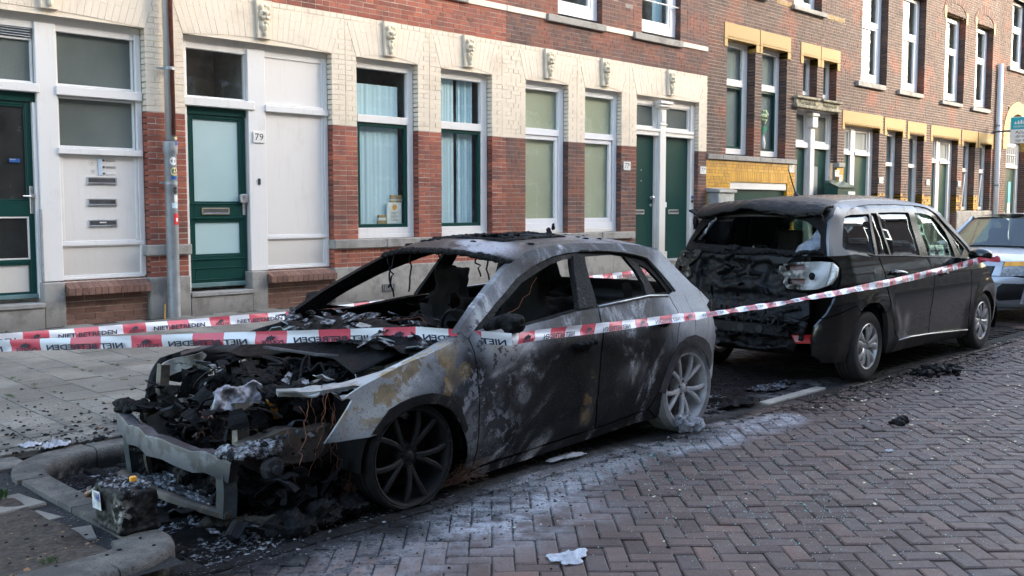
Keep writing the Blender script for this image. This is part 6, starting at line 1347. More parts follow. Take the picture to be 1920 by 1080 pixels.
for v, q in zip(hp.data.vertices, nn): v.co += q * (.030 * (.35 - abs(mnoise.noise(v.co * 17))) + .014 * (.3 - abs(mnoise.noise(v.co * 43))))
m = MB(); P = [(-.02,.70),(.30,.70),(.33,.66),(.20,.60),(.06,.56),(-.06,.60)]; pm = plate(P, lambda a_, b_: (a_, -.42 - .18 * (.70 - b_) * 4 + .03 * math.sin(a_ * 22), b_), lambda a_, b_: (0, 1, 0), .012, .03); pm.build('strut_brace', M_melt, audi, smooth=True)
m = MB(); m.lathe([(0, 0), (.0, .05), (.12, .055), (.13, .03)], 14, 'x', (-.60, -.20, .36)); m.lathe([(0, 0), (.0, .045), (.1, .05), (.12, .03)], 14, 'x', (-.62, -.05, .33)); m.build('scorched_pulley', heat_steel('brassy_steel', (.20, .16, .07), .5, .5), audi, smooth=False)
m = MB(); m.tube([(-.55, -.36, .62), (-.50, -.37, .55), (-.49, -.37, .49)], [.012, .024, .018], 8); m.build('amber_cap', simple('amber_plastic', (.30, .14, .012), .3), audi, smooth=True)
# what is left of the bonnet and the far wing
pm = plate([(-.12,-.55),(.10,-.62),(.26,-.60),(.30,.0),(.24,.60),(.02,.66),(-.30,.62),(-.18,.35),(-.02,.1),(-.05,-.2)], lambda a, b: (a, b, .775 + .045 * math.sin(a * 9) + .03 * mnoise.noise(Vector((a * 6, b * 6, 0))) - .12 * max(0, -a) - .05 * (b < -.3) * abs(b + .3)), lambda a, b: (0, 0, -1), .008, .035); pm.build('bonnet_remnant', M_char, audi, smooth=True)
m = MB(); loft(m, [(.16, -.50, .745), (-.10, -.20, .77), (-.26, .10, .80)], [(-.015, -.006), (-.015, .006), (.015, .004), (.015, -.006)]); loft(m, [(-.15, .3, .81), (-.30, .50, .79), (-.50, .62, .73)], [(-.05, -.005), (-.02, .012), (.04, .0), (.04, -.008)]); m.build('bonnet_edge_strip', M_beam, audi)
pm = plate([(-.72,.50),(-.64,.60),(-.56,.70),(-.42,.745),(-.10,.755),(.25,.84),(.40,.90),(.44,.84),(.30,.70),(.10,.66),(-.15,.64),(-.32,.60),(-.45,.54),(-.52,.56),(-.60,.54),(-.67,.46)], lambda a, b: (a, .70 + .06 * math.sin(a * 7 + b * 9) + .25 * (b - .6), b), lambda a, b: (0, -1, 0), .010, .035); pm.f = [f[::-1] for f in pm.f]; pm.build('torn_wing', M_burn, audi, smooth=True)
pm = plate([(-.60,.66),(-.50,.70),(-.36,.73),(-.30,.70),(-.40,.66),(-.48,.62),(-.56,.58)], lambda a, b: (a, .66 + .05 * math.sin(a * 20), b), lambda a, b: (0, 1, 0), .012, .03); pm.build('torn_bracket', M_pale, audi)
make_wheel(audi, (.03, -.765, .272), .292, .268, .215, 'v10', M_wf, M_soot_t, M_int, flat=.030); make_wheel(audi, (.03, .765, .272), .292, .268, .215, 'v10', M_wf, M_soot_t, M_int, True, flat=.03)
make_wheel(audi, (2.60, -.765, .306), .318, .262, .225, 'v10', M_wr, M_tr, M_dsc, flat=.014); make_wheel(audi, (2.60, .765, .306), .318, .262, .225, 'v10', M_wr, M_tr, M_dsc, True, flat=.014)
m = MB(); rq = random.Random(6)
for i in range(60):
    a = rq.uniform(0, 6.28); wire((-.05 + rq.uniform(-.25, .0), -.62, .06), (-.20 + rq.uniform(-.12, .1), -.70 + rq.uniform(-.05, .03), .10 + rq.uniform(-.05, .12)), -.06, .0012, 6, m, .03, 200 + i)
for i in range(50): wire((.34 + rq.uniform(-.05, .1), -.78, .03), (.50 + rq.uniform(-.06, .12), -.84 + rq.uniform(-.05, .05), .05 + rq.uniform(-.02, .12)), -.03, .0012, 5, m, .03, 300 + i)
m.build('tyre_wire', simple('rusty_wire', (.10, .05, .03), .6), audi, kind='stuff')
m = MB(); m.ball((2.56, -.90, .06), (.10, .045, .06), 12, 8, jit=.4, seed=3); m.ball((2.66, -.92, .04), (.08, .04, .04), 12, 8, jit=.4, seed=5); m.ball((2.48, -.89, .10), (.04, .03, .04), 10, 6, jit=.4, seed=6); remesh_displace(m.build('melted_foil', M_melt, audi, smooth=True), .010, .03, 18, 8)
# ================================================================ black people carrier, rear end burnt
MX, MY = 9.03, 4.84
mpv = thing('people_carrier', 'black people carrier with silver roof arch and melted burnt rear end', 'car', (MX, MY, 0))
def carpaint(name, col, dusty=.4, dcol=(.06, .052, .045), rough=.10, spec=.5, zlow=.55, metal=0, flake=0, coat=.35):
    g = G(name); p = g.obj(); n = g.noise(p, 6, 5, .65); z = g.xyz(p)[2]; n3 = g.noise(p, 120, 2)
    d = g.mul(g.sm(g.add(z, g.mul(g.sub(n, .5), .35)), zlow + .18, .18), dusty); c = g.mix(d, col, dcol); sp = g.mul(g.sm(n3, .68, .74), .35); c = g.mix(sp, c, dcol)
    return g.done(c, g.add(g.add(rough, g.mul(d, .45)), g.mul(g.noise(p, 3, 3), .06)), metal, g.bump(g.noise(p, 2.2, 2), .004, .3), Specular_IOR_Level=spec, Coat_Weight=coat, Coat_Roughness=.04)
M_blk = carpaint('black_car_paint', (.003, .0042, .0038), .5, (.013, .0115, .010)); M_silv = carpaint('satin_silver_trim', (.20, .205, .21), .2, (.2, .19, .17), .42, metal=.3, coat=0)
M_bplast = simple('black_plastic', (.018, .018, .019), .55); M_rub = simple('tyre_rubber', (.016, .016, .016), .75, var=.4, sc=14, bump=.002)
M_tint = glass_mat('dark_privacy_glass', (.10, .11, .12)); M_cgl = glass_mat('green_car_glass', (.55, .66, .60)); M_cover = simple('silver_wheel_cover', (.48, .48, .47), .35, .55, .18, 8); M_cint = simple('dark_upholstery', (.020, .020, .022), .85)
M_lens = simple('melted_clear_lens', (.62, .61, .57), .35, var=.35, sc=12, bump=.008, Transmission_Weight=.0); M_redl = simple('red_lens', (.42, .008, .010), .12, var=.2); M_redd = simple('sooty_red_lens', (.12, .018, .012), .35, var=.5, sc=20)
M_tail = char_mat('heat_glazed_char', (.006, .006, .0065), .25, 18, .42); M_tail.node_tree.nodes['Principled BSDF'].inputs['Specular IOR Level'].default_value = .26
M_frm = simple('satin_black_frame', (.006, .006, .0065), .30, spec=.30, var=.1)
hM = M_hw; sdm = lambda P, **k: side_plate(P, hM, -1, **k)
ARCI = [(2.50,1.068),(2.36,1.178),(2.16,1.305),(1.96,1.425),(1.78,1.535),(1.66,1.585),(1.50,1.612),(1.336,1.622),(.943,1.632),(.368,1.628),(.05,1.615),(-.15,1.590),(-.27,1.560),(-.36,1.505),(-.43,1.42),(-.49,1.33),(-.535,1.25),(-.505,1.222),(-.40,1.203),(-.156,1.176),(-.06,1.142)]
ARCO = [(-.745,1.172),(-.70,1.30),(-.64,1.40),(-.58,1.48),(-.51,1.55),(-.431,1.598),(-.30,1.628),(-.15,1.645),(.141,1.662),(.765,1.676),(1.39,1.672),(1.56,1.655),(1.70,1.625),(1.83,1.575),(1.997,1.475),(2.199,1.345),(2.391,1.21),(2.58,1.068)]
P_ARC = ARCO + ARCI + [(-.20,1.160),(-.336,1.178),(-.60,1.172)]
W1 = [(-.37,1.512),(-.20,1.532),(.168,1.538),(.115,1.35),(.055,1.164),(-.156,1.188),(-.47,1.225),(-.515,1.25),(-.51,1.29),(-.45,1.42)]
W2 = [(.219,1.545),(.344,1.545),(.355,1.35),(.363,1.150),(.115,1.162),(.17,1.35)]
W3 = [(.385,1.548),(.75,1.552),(1.100,1.548),(1.09,1.33),(1.070,1.122),(.398,1.148)]
W4 = [(1.245,1.543),(1.40,1.540),(1.517,1.528),(1.62,1.512),(1.710,1.485),(1.82,1.42),(1.92,1.335),(1.965,1.20),(1.988,1.066),(1.27,1.112)]
W5 = [(1.80,1.492),(1.87,1.482),(2.08,1.32),(2.305,1.150),(2.155,1.072),(2.06,1.25),(1.96,1.37)]
P_WF = [(x, y) for x, y in ARCI if x > -.05] + [(-.15,1.588),(-.27,1.558),(-.36,1.503),(-.43,1.418),(-.49,1.328),(-.533,1.25),(-.503,1.224),(-.40,1.205),(-.156,1.178),(.095,1.150),(1.215,1.097),(2.15,1.054),(2.27,1.04)]
P_RQ = [(-.742,1.166),(-.60,1.168),(-.336,1.174),(-.20,1.157),(-.06,1.139),(.088,1.147),(.125,1.015),(.146,.825),(.176,.700),(.150,.66),(.126,.613),(.07,.66),(.008,.694),(-.06,.722),(-.138,.735),(-.25,.728),(-.33,.70),(-.384,.668),(-.44,.69),(-.468,.728),(-.65,.69),(-.848,.634),(-.774,.765),(-.722,.893),(-.66,.97),(-.622,1.032),(-.635,1.085)]
P_RB = [(-.854,.624),(-.65,.682),(-.472,.720),(-.444,.685),(-.395,.655),(-.46,.61),(-.505,.55),(-.54,.42),(-.55,.30),(-.53,.22),(-.80,.23),(-.88,.30),(-.90,.45),(-.885,.56)]
P_RD = [(.106,1.147),(.65,1.122),(1.206,1.094),(1.25,1.01),(1.285,.937),(1.27,.86),(1.226,.72),(1.207,.62),(1.22,.45),(1.252,.318),(.80,.330),(.46,.335),(.375,.38),(.325,.44),(.262,.57),(.20,.70),(.165,.825),(.144,1.018)]
P_FD = [(1.225,1.092),(1.7,1.073),(2.15,1.052),(2.235,1.035),(2.30,.95),(2.325,.86),(2.318,.767),(2.298,.60),(2.297,.48),(2.32,.35),(2.35,.262),(1.9,.284),(1.265,.318),(1.233,.45),(1.220,.62),(1.240,.72),(1.284,.86),(1.300,.937),(1.265,1.01)]
P_FF = [(2.245,1.038),(2.40,1.062),(2.553,1.058),(2.70,1.01),(2.88,.905),(3.02,.800),(3.16,.66),(3.28,.50),(3.30,.30),(3.19,.22),(3.185,.36),(3.167,.454),(3.10,.54),(3.038,.589),(2.95,.64),(2.859,.663),(2.76,.672),(2.655,.664),(2.56,.63),(2.487,.59),(2.43,.53),(2.40,.476),(2.37,.35),(2.362,.262),(2.33,.36),(2.309,.48),(2.310,.60),(2.330,.767),(2.337,.86),(2.312,.955)]
P_SL = [(.185,.698),(.26,.56),(.318,.432),(.37,.372),(.455,.327),(1.3,.306),(2.345,.254),(2.41,.20),(2.36,.16),(1.4,.19),(.26,.215),(.225,.28),(.195,.40),(.168,.487),(.132,.606)]
for sd in (-1, 1):
    B = lambda n, P, mt, par=mpv, **k: autosmooth(side_plate(P, hM, sd, **k).build(n, mt, par), 40)
    B('roof_arch', P_ARC, M_silv, res=.03, th=.04, proud=.006); wf = side_plate(P_WF, hM, sd, res=.035, th=.03, holes=(W1, W2, W3, W4, W5), proud=-.006).build('window_frame', M_frm, mpv); autosmooth(wf, 40)
    B('rear_quarter_panel', P_RQ, M_blk, res=.035, th=.02); B('rear_bumper_corner', P_RB, M_blk if sd < 0 else M_char, res=.04, th=.02, proud=.002)
    rd = B('rear_door', shrink(P_RD, .0015), M_blk, res=.05, th=.05); fd = B('front_door', shrink(P_FD, .0015), M_blk, res=.05, th=.05); B('front_wing', P_FF, M_blk, res=.04, th=.02); B('side_sill', P_SL, M_bplast, res=.035, th=.05, proud=.004)
    for n_, W_, mt in (('side_window', W1, M_tint), ('side_window', W2, M_tint), ('side_window', W3, M_tint), ('side_window', W4, M_cgl), ('quarter_light', W5, M_cgl)):
        w_ = side_plate(shrink(W_, -.008), hM, sd, res=.12, th=.001, proud=-.016); w_.f = w_.f[:]; B2 = w_.build(n_, mt, mpv, smooth=True)
    m = MB(); q = lambda L, pr=.003: [(u, sd * (hM(u, w) + pr), w) for u, w in L]
    m.tube(q([(.43,.330),(.8,.326),(1.3,.310),(2.34,.258)], .008), .009, 6); m.build('sill_strip', M_chrome, mpv, smooth=True)
    m = MB(); m.tube(q([(-.06,1.144),(.1,1.150),(.65,1.130),(1.21,1.100),(2.15,1.058)]), .006, 6); m.build('belt_trim', M_bplast, mpv, smooth=True)
    for dr, (ua, wa), (ub, wb), (uc, wc) in ((rd, (.26, .985), (.40, .985), (.545, .972)), (fd, (1.34, .935), (1.45, .935), (1.56, .922))):
        m = MB(); m.tube([(ua, sd * hM(ua, wa), wa), (ua + .02, sd * (hM(ua, wa) + .035), wa), (ub, sd * (hM(ub, wb) + .045), wb + .004), (uc - .02, sd * (hM(uc, wc) + .038), wc), (uc, sd * hM(uc, wc), wc)], .015, 8); m.build('door_handle', M_blk, dr, smooth=True); MB().ball((ub, sd * (hM(ub, wb) + .004), wb - .012), (.08, .012, .036), 14, 8).build('handle_recess', M_bplast, dr, smooth=True)
        MB().tube([(ua + .02, sd * (hM(ua, wa) + .051), wa), (ub, sd * (hM(ub, wb) + .060), wb + .004), (uc - .02, sd * (hM(uc, wc) + .053), wc)], .004, 6).build('handle_strip', M_chrome, dr, smooth=True)
    m = MB(); m.ball((2.27, sd * (hM(2.2, 1.05) + .15), 1.085), (.085, .125, .075), 16, 10); m.box(2.18, 2.30, min(sd*.84, sd*.95), max(sd*.84, sd*.95), 1.015, 1.05); m.build('door_mirror', M_blk, mpv, smooth=True)
    if sd < 0: sdm([(-.06,1.03),(.06,1.03),(.085,1.0),(.08,.89),(.06,.87),(-.07,.875),(-.09,.90),(-.085,1.01)], res=.04, th=.004, proud=.003).build('fuel_flap', M_blk, mpv)
    for cu_, ru_, rz_ in ((-.165, .40, .37), (2.779, .40, .34)): MB().grid(lambda a, b: (cu_ + ru_ * math.cos(a * 3.1416), sd * (.50 + .34 * b), .33 + rz_ * math.sin(a * 3.1416)), 16, 3).build('wheel_housing', M_bplast, mpv, smooth=True)
    for u in (-.165, 2.779): make_wheel(mpv, (u, sd * .775, .325), .325, .213, .205, 'cover', M_cover, M_rub, M_bplast, sd > 0, flat=.008)
# roof, windscreen, bonnet, nose
def mroof(u, s):
    we = lerp_tab([(-.75, 1.15), (-.64, 1.40), (-.51, 1.55), (-.431, 1.598), (-.15, 1.645), (.141, 1.662), (.765, 1.676), (1.39, 1.672), (1.56, 1.655), (1.83, 1.575), (1.997, 1.475), (2.391, 1.21), (2.58, 1.068), (2.88, .905), (3.16, .66), (3.30, .45)], u); ye = hM(u, we); cr = lerp_tab([(-.7, .05), (0, .055), (1.5, .055), (2.5, .07), (3.3, .10)], u); fw = lerp_tab([(1.2, 0), (2.6, .22), (3.3, .34)], u)
    return (u + fw * (1 - s * s) - .06 * (1 - s * s) * max(0, min(1, -u / .5)), ye * s, we + cr * (1 - abs(s) ** 2.4))
def mroof_mat():
    g = G('dust_and_reflection_roof'); p = g.obj(); x = g.xyz(p)[0]; n = g.noise(p, 5, 6, .65); n3 = g.noise(p, 60, 4, .7)  # brown flecks: dust, with reflected brickwork put into the colour
    b = g.sm(g.add(x, g.mul(g.sub(n, .5), .5)), .05, -.22); c = g.mix(g.sm(n3, .40, .66), (.010, .009, .009), (.040, .031, .027)); c = g.mix(b, c, g.mix(g.sm(n3, .5, .7), (.005, .005, .0055), (.018, .018, .020)))
    return g.done(c, g.add(g.mul(b, .25), g.lin(n3, .3, .7, .12, .40)), 0, g.bump(g.add(g.mul(n3, .5), g.mul(n, b)), .012, .5), Specular_IOR_Level=.5)
M_mroof = mroof_mat(); r_ = MB().grid(lambda a, b: mroof(-.58 + 2.28 * a, -1 + 2 * b), 50, 28).build('roof', M_mroof, mpv, smooth=True); so = r_.modifiers.new('s', 'SOLIDIFY'); so.thickness = .02; so.offset = -1
MB().grid(lambda a, b: mroof(1.72 + .84 * a, -.97 + 1.94 * b), 20, 20).build('windscreen', M_cgl, mpv, smooth=True); MB().grid(lambda a, b: mroof(2.56 + .72 * a, -1 + 2 * b), 24, 24).build('bonnet', M_blk, mpv, smooth=True); MB().grid(lambda a, b: (3.28 + .36 * (1 - (2*b-1)**2) + .06 * math.sin(a * 3.14), hM(3.28, .5) * (2 * b - 1), .20 + .35 * a), 10, 20).build('front_bumper', M_blk, mpv, smooth=True)
m = MB(); m.tube([(.07, 0, 1.695), (.04, 0, 1.745)], [.04, .012], 10); m.tube([(.04, 0, 1.745), (-.04, 0, 1.86), (-.11, .0, 1.97)], [.008, .006, .004], 6); m.build('antenna', M_bplast, mpv, smooth=True)
# melted spoiler edge along the roof
def spf(a, b):
    s_ = -1 + 2 * b; x, y, z = mroof(-.46, s_ * .985); dr = .022 * math.sin(s_ * 5 + 1) + .008 * math.sin(s_ * 13); e = max(0, a - .35) / .65
    return (x - .26 * a + .05 * (a > .9) , y, z - .015 * a - .085 * e * e + dr * e + .010 * mnoise.fractal(Vector((a * 5, b * 14, 2)), .9, 2, 4) + .012)
sp_ = MB().grid(spf, 16, 70).build('melted_spoiler', M_tail, mpv, smooth=True); so = sp_.modifiers.new('s', 'SOLIDIFY'); so.thickness = .028; so.offset = -1
m = MB(); m.prism([(-.66, .64, 1.50), (-.58, .64, 1.55), (-.59, .75, 1.57), (-.66, .77, 1.56)], (0, 0, .015)); m.ball((-.64, .70, 1.44), (.03, .025, .07), 8, 6, jit=.3); m.build('spoiler_stub', M_char, mpv)
def ut(w, v):
    c = lerp_tab([(.20, -.90), (.35, -.95), (.62, -.96), (.75, -.93), (.9, -.94), (1.15, -.91), (1.22, -.87), (1.5, -.70), (1.6, -.60)], w); s = min(1.05, abs(v) / (hM(-.7, w) + 1e-6)); return c + lerp_tab([(.2, .10), (.62, .12), (1.15, .15), (1.6, .07)], w) * s ** 3
def tail_plate(P, th=.03, res=.04, holes=(), dep=None, pr=0):  # P in (v, w) seen from behind the car: v to the far side
    f = (lambda v, w: (ut(w, v) - pr + (dep(v, w) if dep else 0), v, w)); m = plate(P, f, lambda v, w: (1, 0, 0), th, res, holes); m.f = [q[::-1] for q in m.f]; return m
RWIN = [(-.55,1.225),(-.50,1.215),(0,1.235),(.62,1.255),(.655,1.275),(.58,1.40),(.47,1.515),(.40,1.535),(.0,1.535),(-.33,1.515),(-.50,1.47),(-.60,1.41),(-.61,1.32)]
HATCH = [(-.74,1.165),(-.70,1.30),(-.66,1.45),(-.60,1.53),(-.40,1.60),(.0,1.63),(.40,1.62),(.56,1.58),(.66,1.45),(.71,1.30),(.75,1.18),(.74,1.165)]
autosmooth(tail_plate(HATCH, .05, .04, [RWIN]).build('tailgate_window_frame', M_char, mpv), 45)
def relief(v, w):
    d = .011 * mnoise.fractal(Vector((v * 9, w * 10, 3.1)), .8, 2, 5) + .010 * abs(mnoise.noise(Vector((v * 6, w * 7, 8))))
    vv, ww = v + .045 * mnoise.noise(Vector((v * 8, w * 8, 2))) + .015 * mnoise.noise(Vector((v * 25, w * 25, 2))), w + .04 * mnoise.noise(Vector((v * 8, w * 8, 7))) + .012 * mnoise.noise(Vector((v * 25, w * 25, 9)))
    for cv, cw, a, b, k in ((.36,1.06,.13,.065,.05),(.08,1.075,.12,.05,.05),(-.20,1.05,.10,.055,.05),(.16,.975,.06,.035,.05),(-.32,.97,.09,.10,.055),(.46,.95,.05,.12,.045),(-.06,.955,.14,.03,.04),(.0,.79,.36,.045,.03),(-.10,1.005,.03,.03,-.03),(.25,1.02,.035,.03,-.035),(.02,.88,.30,.025,-.022)):
        q = ((vv - cv) / a) ** 2 + ((ww - cw) / b) ** 2; d += k / (1 + q ** 5)
    return d
tg = tail_plate([(-.50,1.16),(-.30,1.172),(.60,1.178),(.74,1.172),(.72,1.0),(.66,.90),(.60,.72),(.52,.64),(-.56,.60),(-.66,.66),(-.62,.84),(-.44,.86),(-.38,1.0),(-.44,1.12)], .02, .016, (), relief).build('burnt_tailgate', M_tail, mpv, smooth=True); autosmooth(tg, 60)
m = MB(); m.tube([(ut(1.2, v) - .02, v, 1.195 + .012 * math.sin(v * 17) - (.02 if abs(v - .12) < .12 else 0)) for v in [(-.72 + .06 * k) for k in range(25)]], .022, 8); m.ball((-.90, .12, 1.22), (.03, .09, .03), 10, 6, jit=.4, seed=3); remesh_displace(m.build('melted_trim', M_char, mpv, smooth=True), .012, .014, 22, 8)
tail_plate([(-.58,1.17),(-.48,1.20),(-.50,1.26),(-.58,1.33),(-.61,1.40),(-.65,1.35),(-.68,1.24)], .006, .04, (), None, .004).build('tailgate_glass_remnant', simple('heat_hazed_glass', (.14, .16, .19), .25, var=.6, sc=9, bump=.006), mpv, smooth=True)
tail_plate([(.53,1.29),(.57,1.29),(.50,1.46),(.45,1.51),(.43,1.49),(.49,1.40)], .02, .03, (), lambda v, w: .012 * math.sin(w * 90), .012).build('melted_glass_strip', M_ashy, mpv, smooth=True)
def lamp(P, slots, mat, name='tail_lamp'):
    m = tail_plate(P, .06, .022, slots, lambda v, w: .015 * math.sin(v * 31 + w * 22) - .03, .0); o = autosmooth(m.build(name, mat, mpv), 45)
    for S_ in slots:
        w_ = tail_plate(shrink(S_, -.012), .004, .03, (), None, -.035).build('red_lens', M_redd, o)
    return o
lmt = char_mat('melted_lamp', (.02, .02, .02), 1., 13, .45, (.66, .65, .62))
def lamp_mat():
    g = G('melted_lamp_white'); p = g.obj(); n = g.noise(p, 16, 5, .65); y = g.xyz(p)[1]; k = g.sm(g.add(y, g.mul(g.sub(n, .5), .30)), -.58, -.70); c = g.mix(k, g.mix(g.sm(n, .45, .6), (.015, .015, .015), (.25, .235, .20)), (.36, .36, .355)); return g.done(c, .4, 0, g.bump(n, .01))
lp = lamp([(-.385,1.09),(-.50,1.115),(-.70,1.125),(-.80,1.115),(-.80,1.0),(-.775,.91),(-.72,.885),(-.60,.875),(-.48,.885),(-.42,.93),(-.43,.985),(-.385,1.03)], [[(-.43,1.085),(-.60,1.10),(-.62,1.05),(-.45,1.04)], [(-.46,.97),(-.61,.975),(-.61,.925),(-.48,.92)]], lamp_mat())
tail_plate([(-.79,1.115),(-.835,1.07),(-.84,1.0),(-.81,.93),(-.775,.91),(-.80,1.0)], .05, .03, (), None, .01).build('clear_lens', M_lens, lp, smooth=True); MB().ball((-.925, -.69, 1.0), (.012, .03, .03), 12, 8, jit=.2).build('burn_hole', M_char, lp, smooth=True)
lamp([(.46,1.20),(.60,1.20),(.74,1.19),(.815,1.05),(.82,.96),(.76,.905),(.66,.91),(.56,.95),(.60,1.05),(.50,1.12)], [[(.54,1.17),(.70,1.165),(.71,1.115),(.57,1.11)], [(.63,1.03),(.765,1.03),(.765,.98),(.65,.975)]], char_mat('singed_lamp', (.03, .028, .024), 1., 11, .5, (.40, .37, .29)))
# lower burnt structure
def low(v, w): return .05 * mnoise.fractal(Vector((v * 6, w * 9, 9)), .9, 2, 3) + .06
tail_plate([(-.62,.63),(.56,.66),(.74,.62),(.80,.40),(.60,.30),(-.50,.31),(-.56,.50)], .02, .022, (), low).build('bumper_carrier', M_tail, mpv, smooth=True)
m = MB(); loft(m, [(-.93, .55, .50), (-.97, .2, .51), (-.97, -.2, .51), (-.93, -.50, .50)], [(-.03,-.045),(-.03,.045),(.03,.045),(.03,-.045)]); 
cb = m.build('burnt_crossbeam', M_tail, mpv); m = MB()
for v in (-.04, -.23): m.lathe([(-.006, .0), (-.006, .035), (.004, .035)], 18, 'x', (-1.0, v, .51))
m.build('beam_hole', M_black, cb, kind='stuff'); remesh_displace((lambda mm: (mm.tube([(-.95, v, .60 + .018 * math.sin(v * 13) + .01 * math.sin(v * 31)) for v in [-.60 + .06 * k for k in range(21)]], .03, 8), mm.tube([(-.96, v, .345 + .02 * math.sin(v * 9)) for v in [-.50 + .06 * k for k in range(17)]], .022, 8), mm.tube([(-.93, v, .68 - .05 * math.cos(v * 4)) for v in [-.58 + .06 * k for k in range(19)]], .025, 8), mm.tube([(-.90, -.58, .42), (-.93, -.60, .52), (-.90, -.62, .60)], .03, 8))[0])(MB()).build('melted_bumper', M_tail, mpv, smooth=True), .014, .020, 13, 4, .008, 40)
m = MB(); m.tube([(-.90, .21, .36), (-1.02, .21, .345), (-1.05, .21, .38), (-1.05, .21, .44)], .018, 8); m.ball((-1.05, .21, .475), .027, 12, 8); m.build('tow_ball', M_zinc, mpv, smooth=True)
m = MB(); m.box(-.35, 2.9, -.62, .62, .20, .26); m.build('underbody', M_int, mpv)
rf_ = MB(); rf_.add([(-.955, -.52, .475), (-.80, -.80, .480), (-.80, -.80, .405), (-.945, -.56, .40), (-.90, -.52, .475), (-.76, -.78, .48), (-.76, -.78, .405), (-.90, -.56, .40)], [(0,3,2,1), (4,5,6,7), (0,1,5,4), (2,3,7,6), (1,2,6,5), (3,0,4,7)]); rfo = rf_.build('rear_reflector', M_redl, mpv); MB().add([(-.957, -.535, .47), (-.925, -.60, .471), (-.925, -.60, .415), (-.952, -.56, .415)], [(0,3,2,1)]).build('pale_patch', simple('pale_red_lens', (.55, .22, .20), .3), rfo)
torn(M_tail, 34, 31, ((-.99, -.90), (-.58, .60), (.42, .66)), (.03, .10), 'torn_sheet', .2, mpv); torn(M_char, 26, 32, ((-.98, -.92), (-.50, .62), (.72, 1.14)), (.02, .07), 'torn_sheet', .6, mpv); torn(M_beam, 6, 33, ((-.99, -.93), (-.45, .50), (.45, .62)), (.03, .09), 'torn_sheet', .2, mpv)
dr_ = MB()
for i in range(26): v0 = rq.uniform(-.55, .62); z0 = rq.uniform(.55, .72); dr_.tube([(-.955, v0, z0), (-.965, v0 + rq.uniform(-.02, .02), z0 - .06), (-.96, v0 + rq.uniform(-.03, .03), z0 - rq.uniform(.10, .20))], [.014, .009, .005], 6)
dr_.build('plastic_drip', M_tail, mpv, smooth=True, kind='stuff')
cw2 = MB()
for v in (.30, .12, -.02): wire((-.97, v, .74), (-.98, v - .03, .58), .0, .003, 5, cw2, .01, int(v * 100))
cw2.build('copper_wire', M_copper, mpv, smooth=True, kind='stuff')
for u in (.55, 1.45):
    for v in (-.38, .38): seat(mpv, u, v, .52, 1.36, M_cint, .46, False, int(u * 10), .12, .03)
m = MB(); m.box(-.55, 2.3, -.72, .72, .34, .40); m.box(2.0, 2.35, -.74, .74, .40, .98); m.box(-.6, .3, -.72, .72, .40, .80); m.build('cabin_floor', M_int, mpv)
m = MB(); m.tube([(1.95 + .03 * math.cos(k * .2244), .38 + .18 * math.cos(k * .2244), 1.02 + .17 * math.sin(k * .2244)) for k in range(29)], .012, 6, cap=False); m.build('steering_wheel', M_bplast, mpv, smooth=True)
# ================================================================ silver hatchback parked beyond
SX, SYc = 15.15, 5.0
scar = thing('silver_car', 'silver hatchback facing us behind the black people carrier', 'car', (SX, SYc, 0)); M_sp = carpaint('silver_car_paint', (.42, .44, .47), .25, (.22, .20, .18), .22, metal=.35, coat=.6)
SP_ = [(-.85, .42), (-.80, .56), (-.70, .68), (-.55, .76), (-.3, .82), (0, .845), (2.4, .845), (2.9, .82), (3.2, .70)]; SV_ = [(.15, -.10), (.3, -.03), (.5, 0), (.75, -.005), (.92, -.03), (1.0, -.06), (1.42, -.20), (1.5, -.30)]
def hS(u, w): return lerp_tab(SP_, u) + lerp_tab(SV_, w)
for sd in (-1, 1):
    B = lambda n, P, mt, **k: autosmooth(side_plate(P, hS, sd, **k).build(n, mt, scar), 40)
    B('front_wing', [(-.66,.70),(-.60,.86),(-.30,.93),(.10,.98),(.36,1.0),(.40,.80),(.42,.30),(.36,.24),(.33,.42),(.24,.55),(.10,.63),(-.05,.65),(-.2,.61),(-.30,.52),(-.36,.38),(-.38,.28),(-.55,.26),(-.70,.30)], M_sp, res=.05); B('front_door', [(.425,.30),(.41,.80),(.37,1.0),(.60,1.0),(1.35,1.0),(1.36,.30)], M_sp, res=.08); B('rear_door', [(1.37,.30),(1.36,1.0),(2.2,1.0),(2.3,.75),(2.12,.5),(2.05,.30)], M_sp, res=.08); B('rear_quarter_panel', [(2.21,1.0),(2.95,1.02),(3.1,.95),(3.15,.5),(3.1,.28),(2.85,.28),(2.82,.45),(2.7,.62),(2.5,.68),(2.3,.62),(2.15,.45),(2.31,.75)], M_sp, res=.07)
    B('window_frame', [(.36,1.005),(.70,1.22),(1.05,1.42),(1.3,1.45),(2.3,1.44),(2.7,1.38),(3.0,1.02),(2.0,1.005)], M_sp, res=.06, holes=([(.70,1.03),(.85,1.18),(1.12,1.37),(1.33,1.39),(1.33,1.03)], [(1.40,1.03),(1.40,1.39),(2.2,1.38),(2.5,1.32),(2.62,1.06)]))
    for W_ in ([(.68,1.02),(.85,1.19),(1.12,1.38),(1.34,1.40),(1.34,1.02)], [(1.39,1.02),(1.39,1.40),(2.2,1.39),(2.51,1.33),(2.64,1.05)]): side_plate(W_, hS, sd, th=.001, res=.2, proud=-.012).build('side_window', M_cgl, scar)
    for u in (0, 2.49): make_wheel(scar, (u, sd * .72, .30), .30, .19, .18, 'cover', M_cover, M_rub, M_bplast, sd > 0)
    m = MB(); m.ball((.62, sd * .93, 1.03), (.07, .10, .06), 14, 8); m.build('door_mirror', M_sp, scar, smooth=True)
def sfront(s, w, push=0):
    c = lerp_tab([(.18, -.66), (.30, -.76), (.45, -.82), (.62, -.83), (.68, -.79), (.80, -.76), (.88, -.70)], w); return (c + .26 * abs(s) ** 2.4 - push, hS(-.62, w) * s, w)
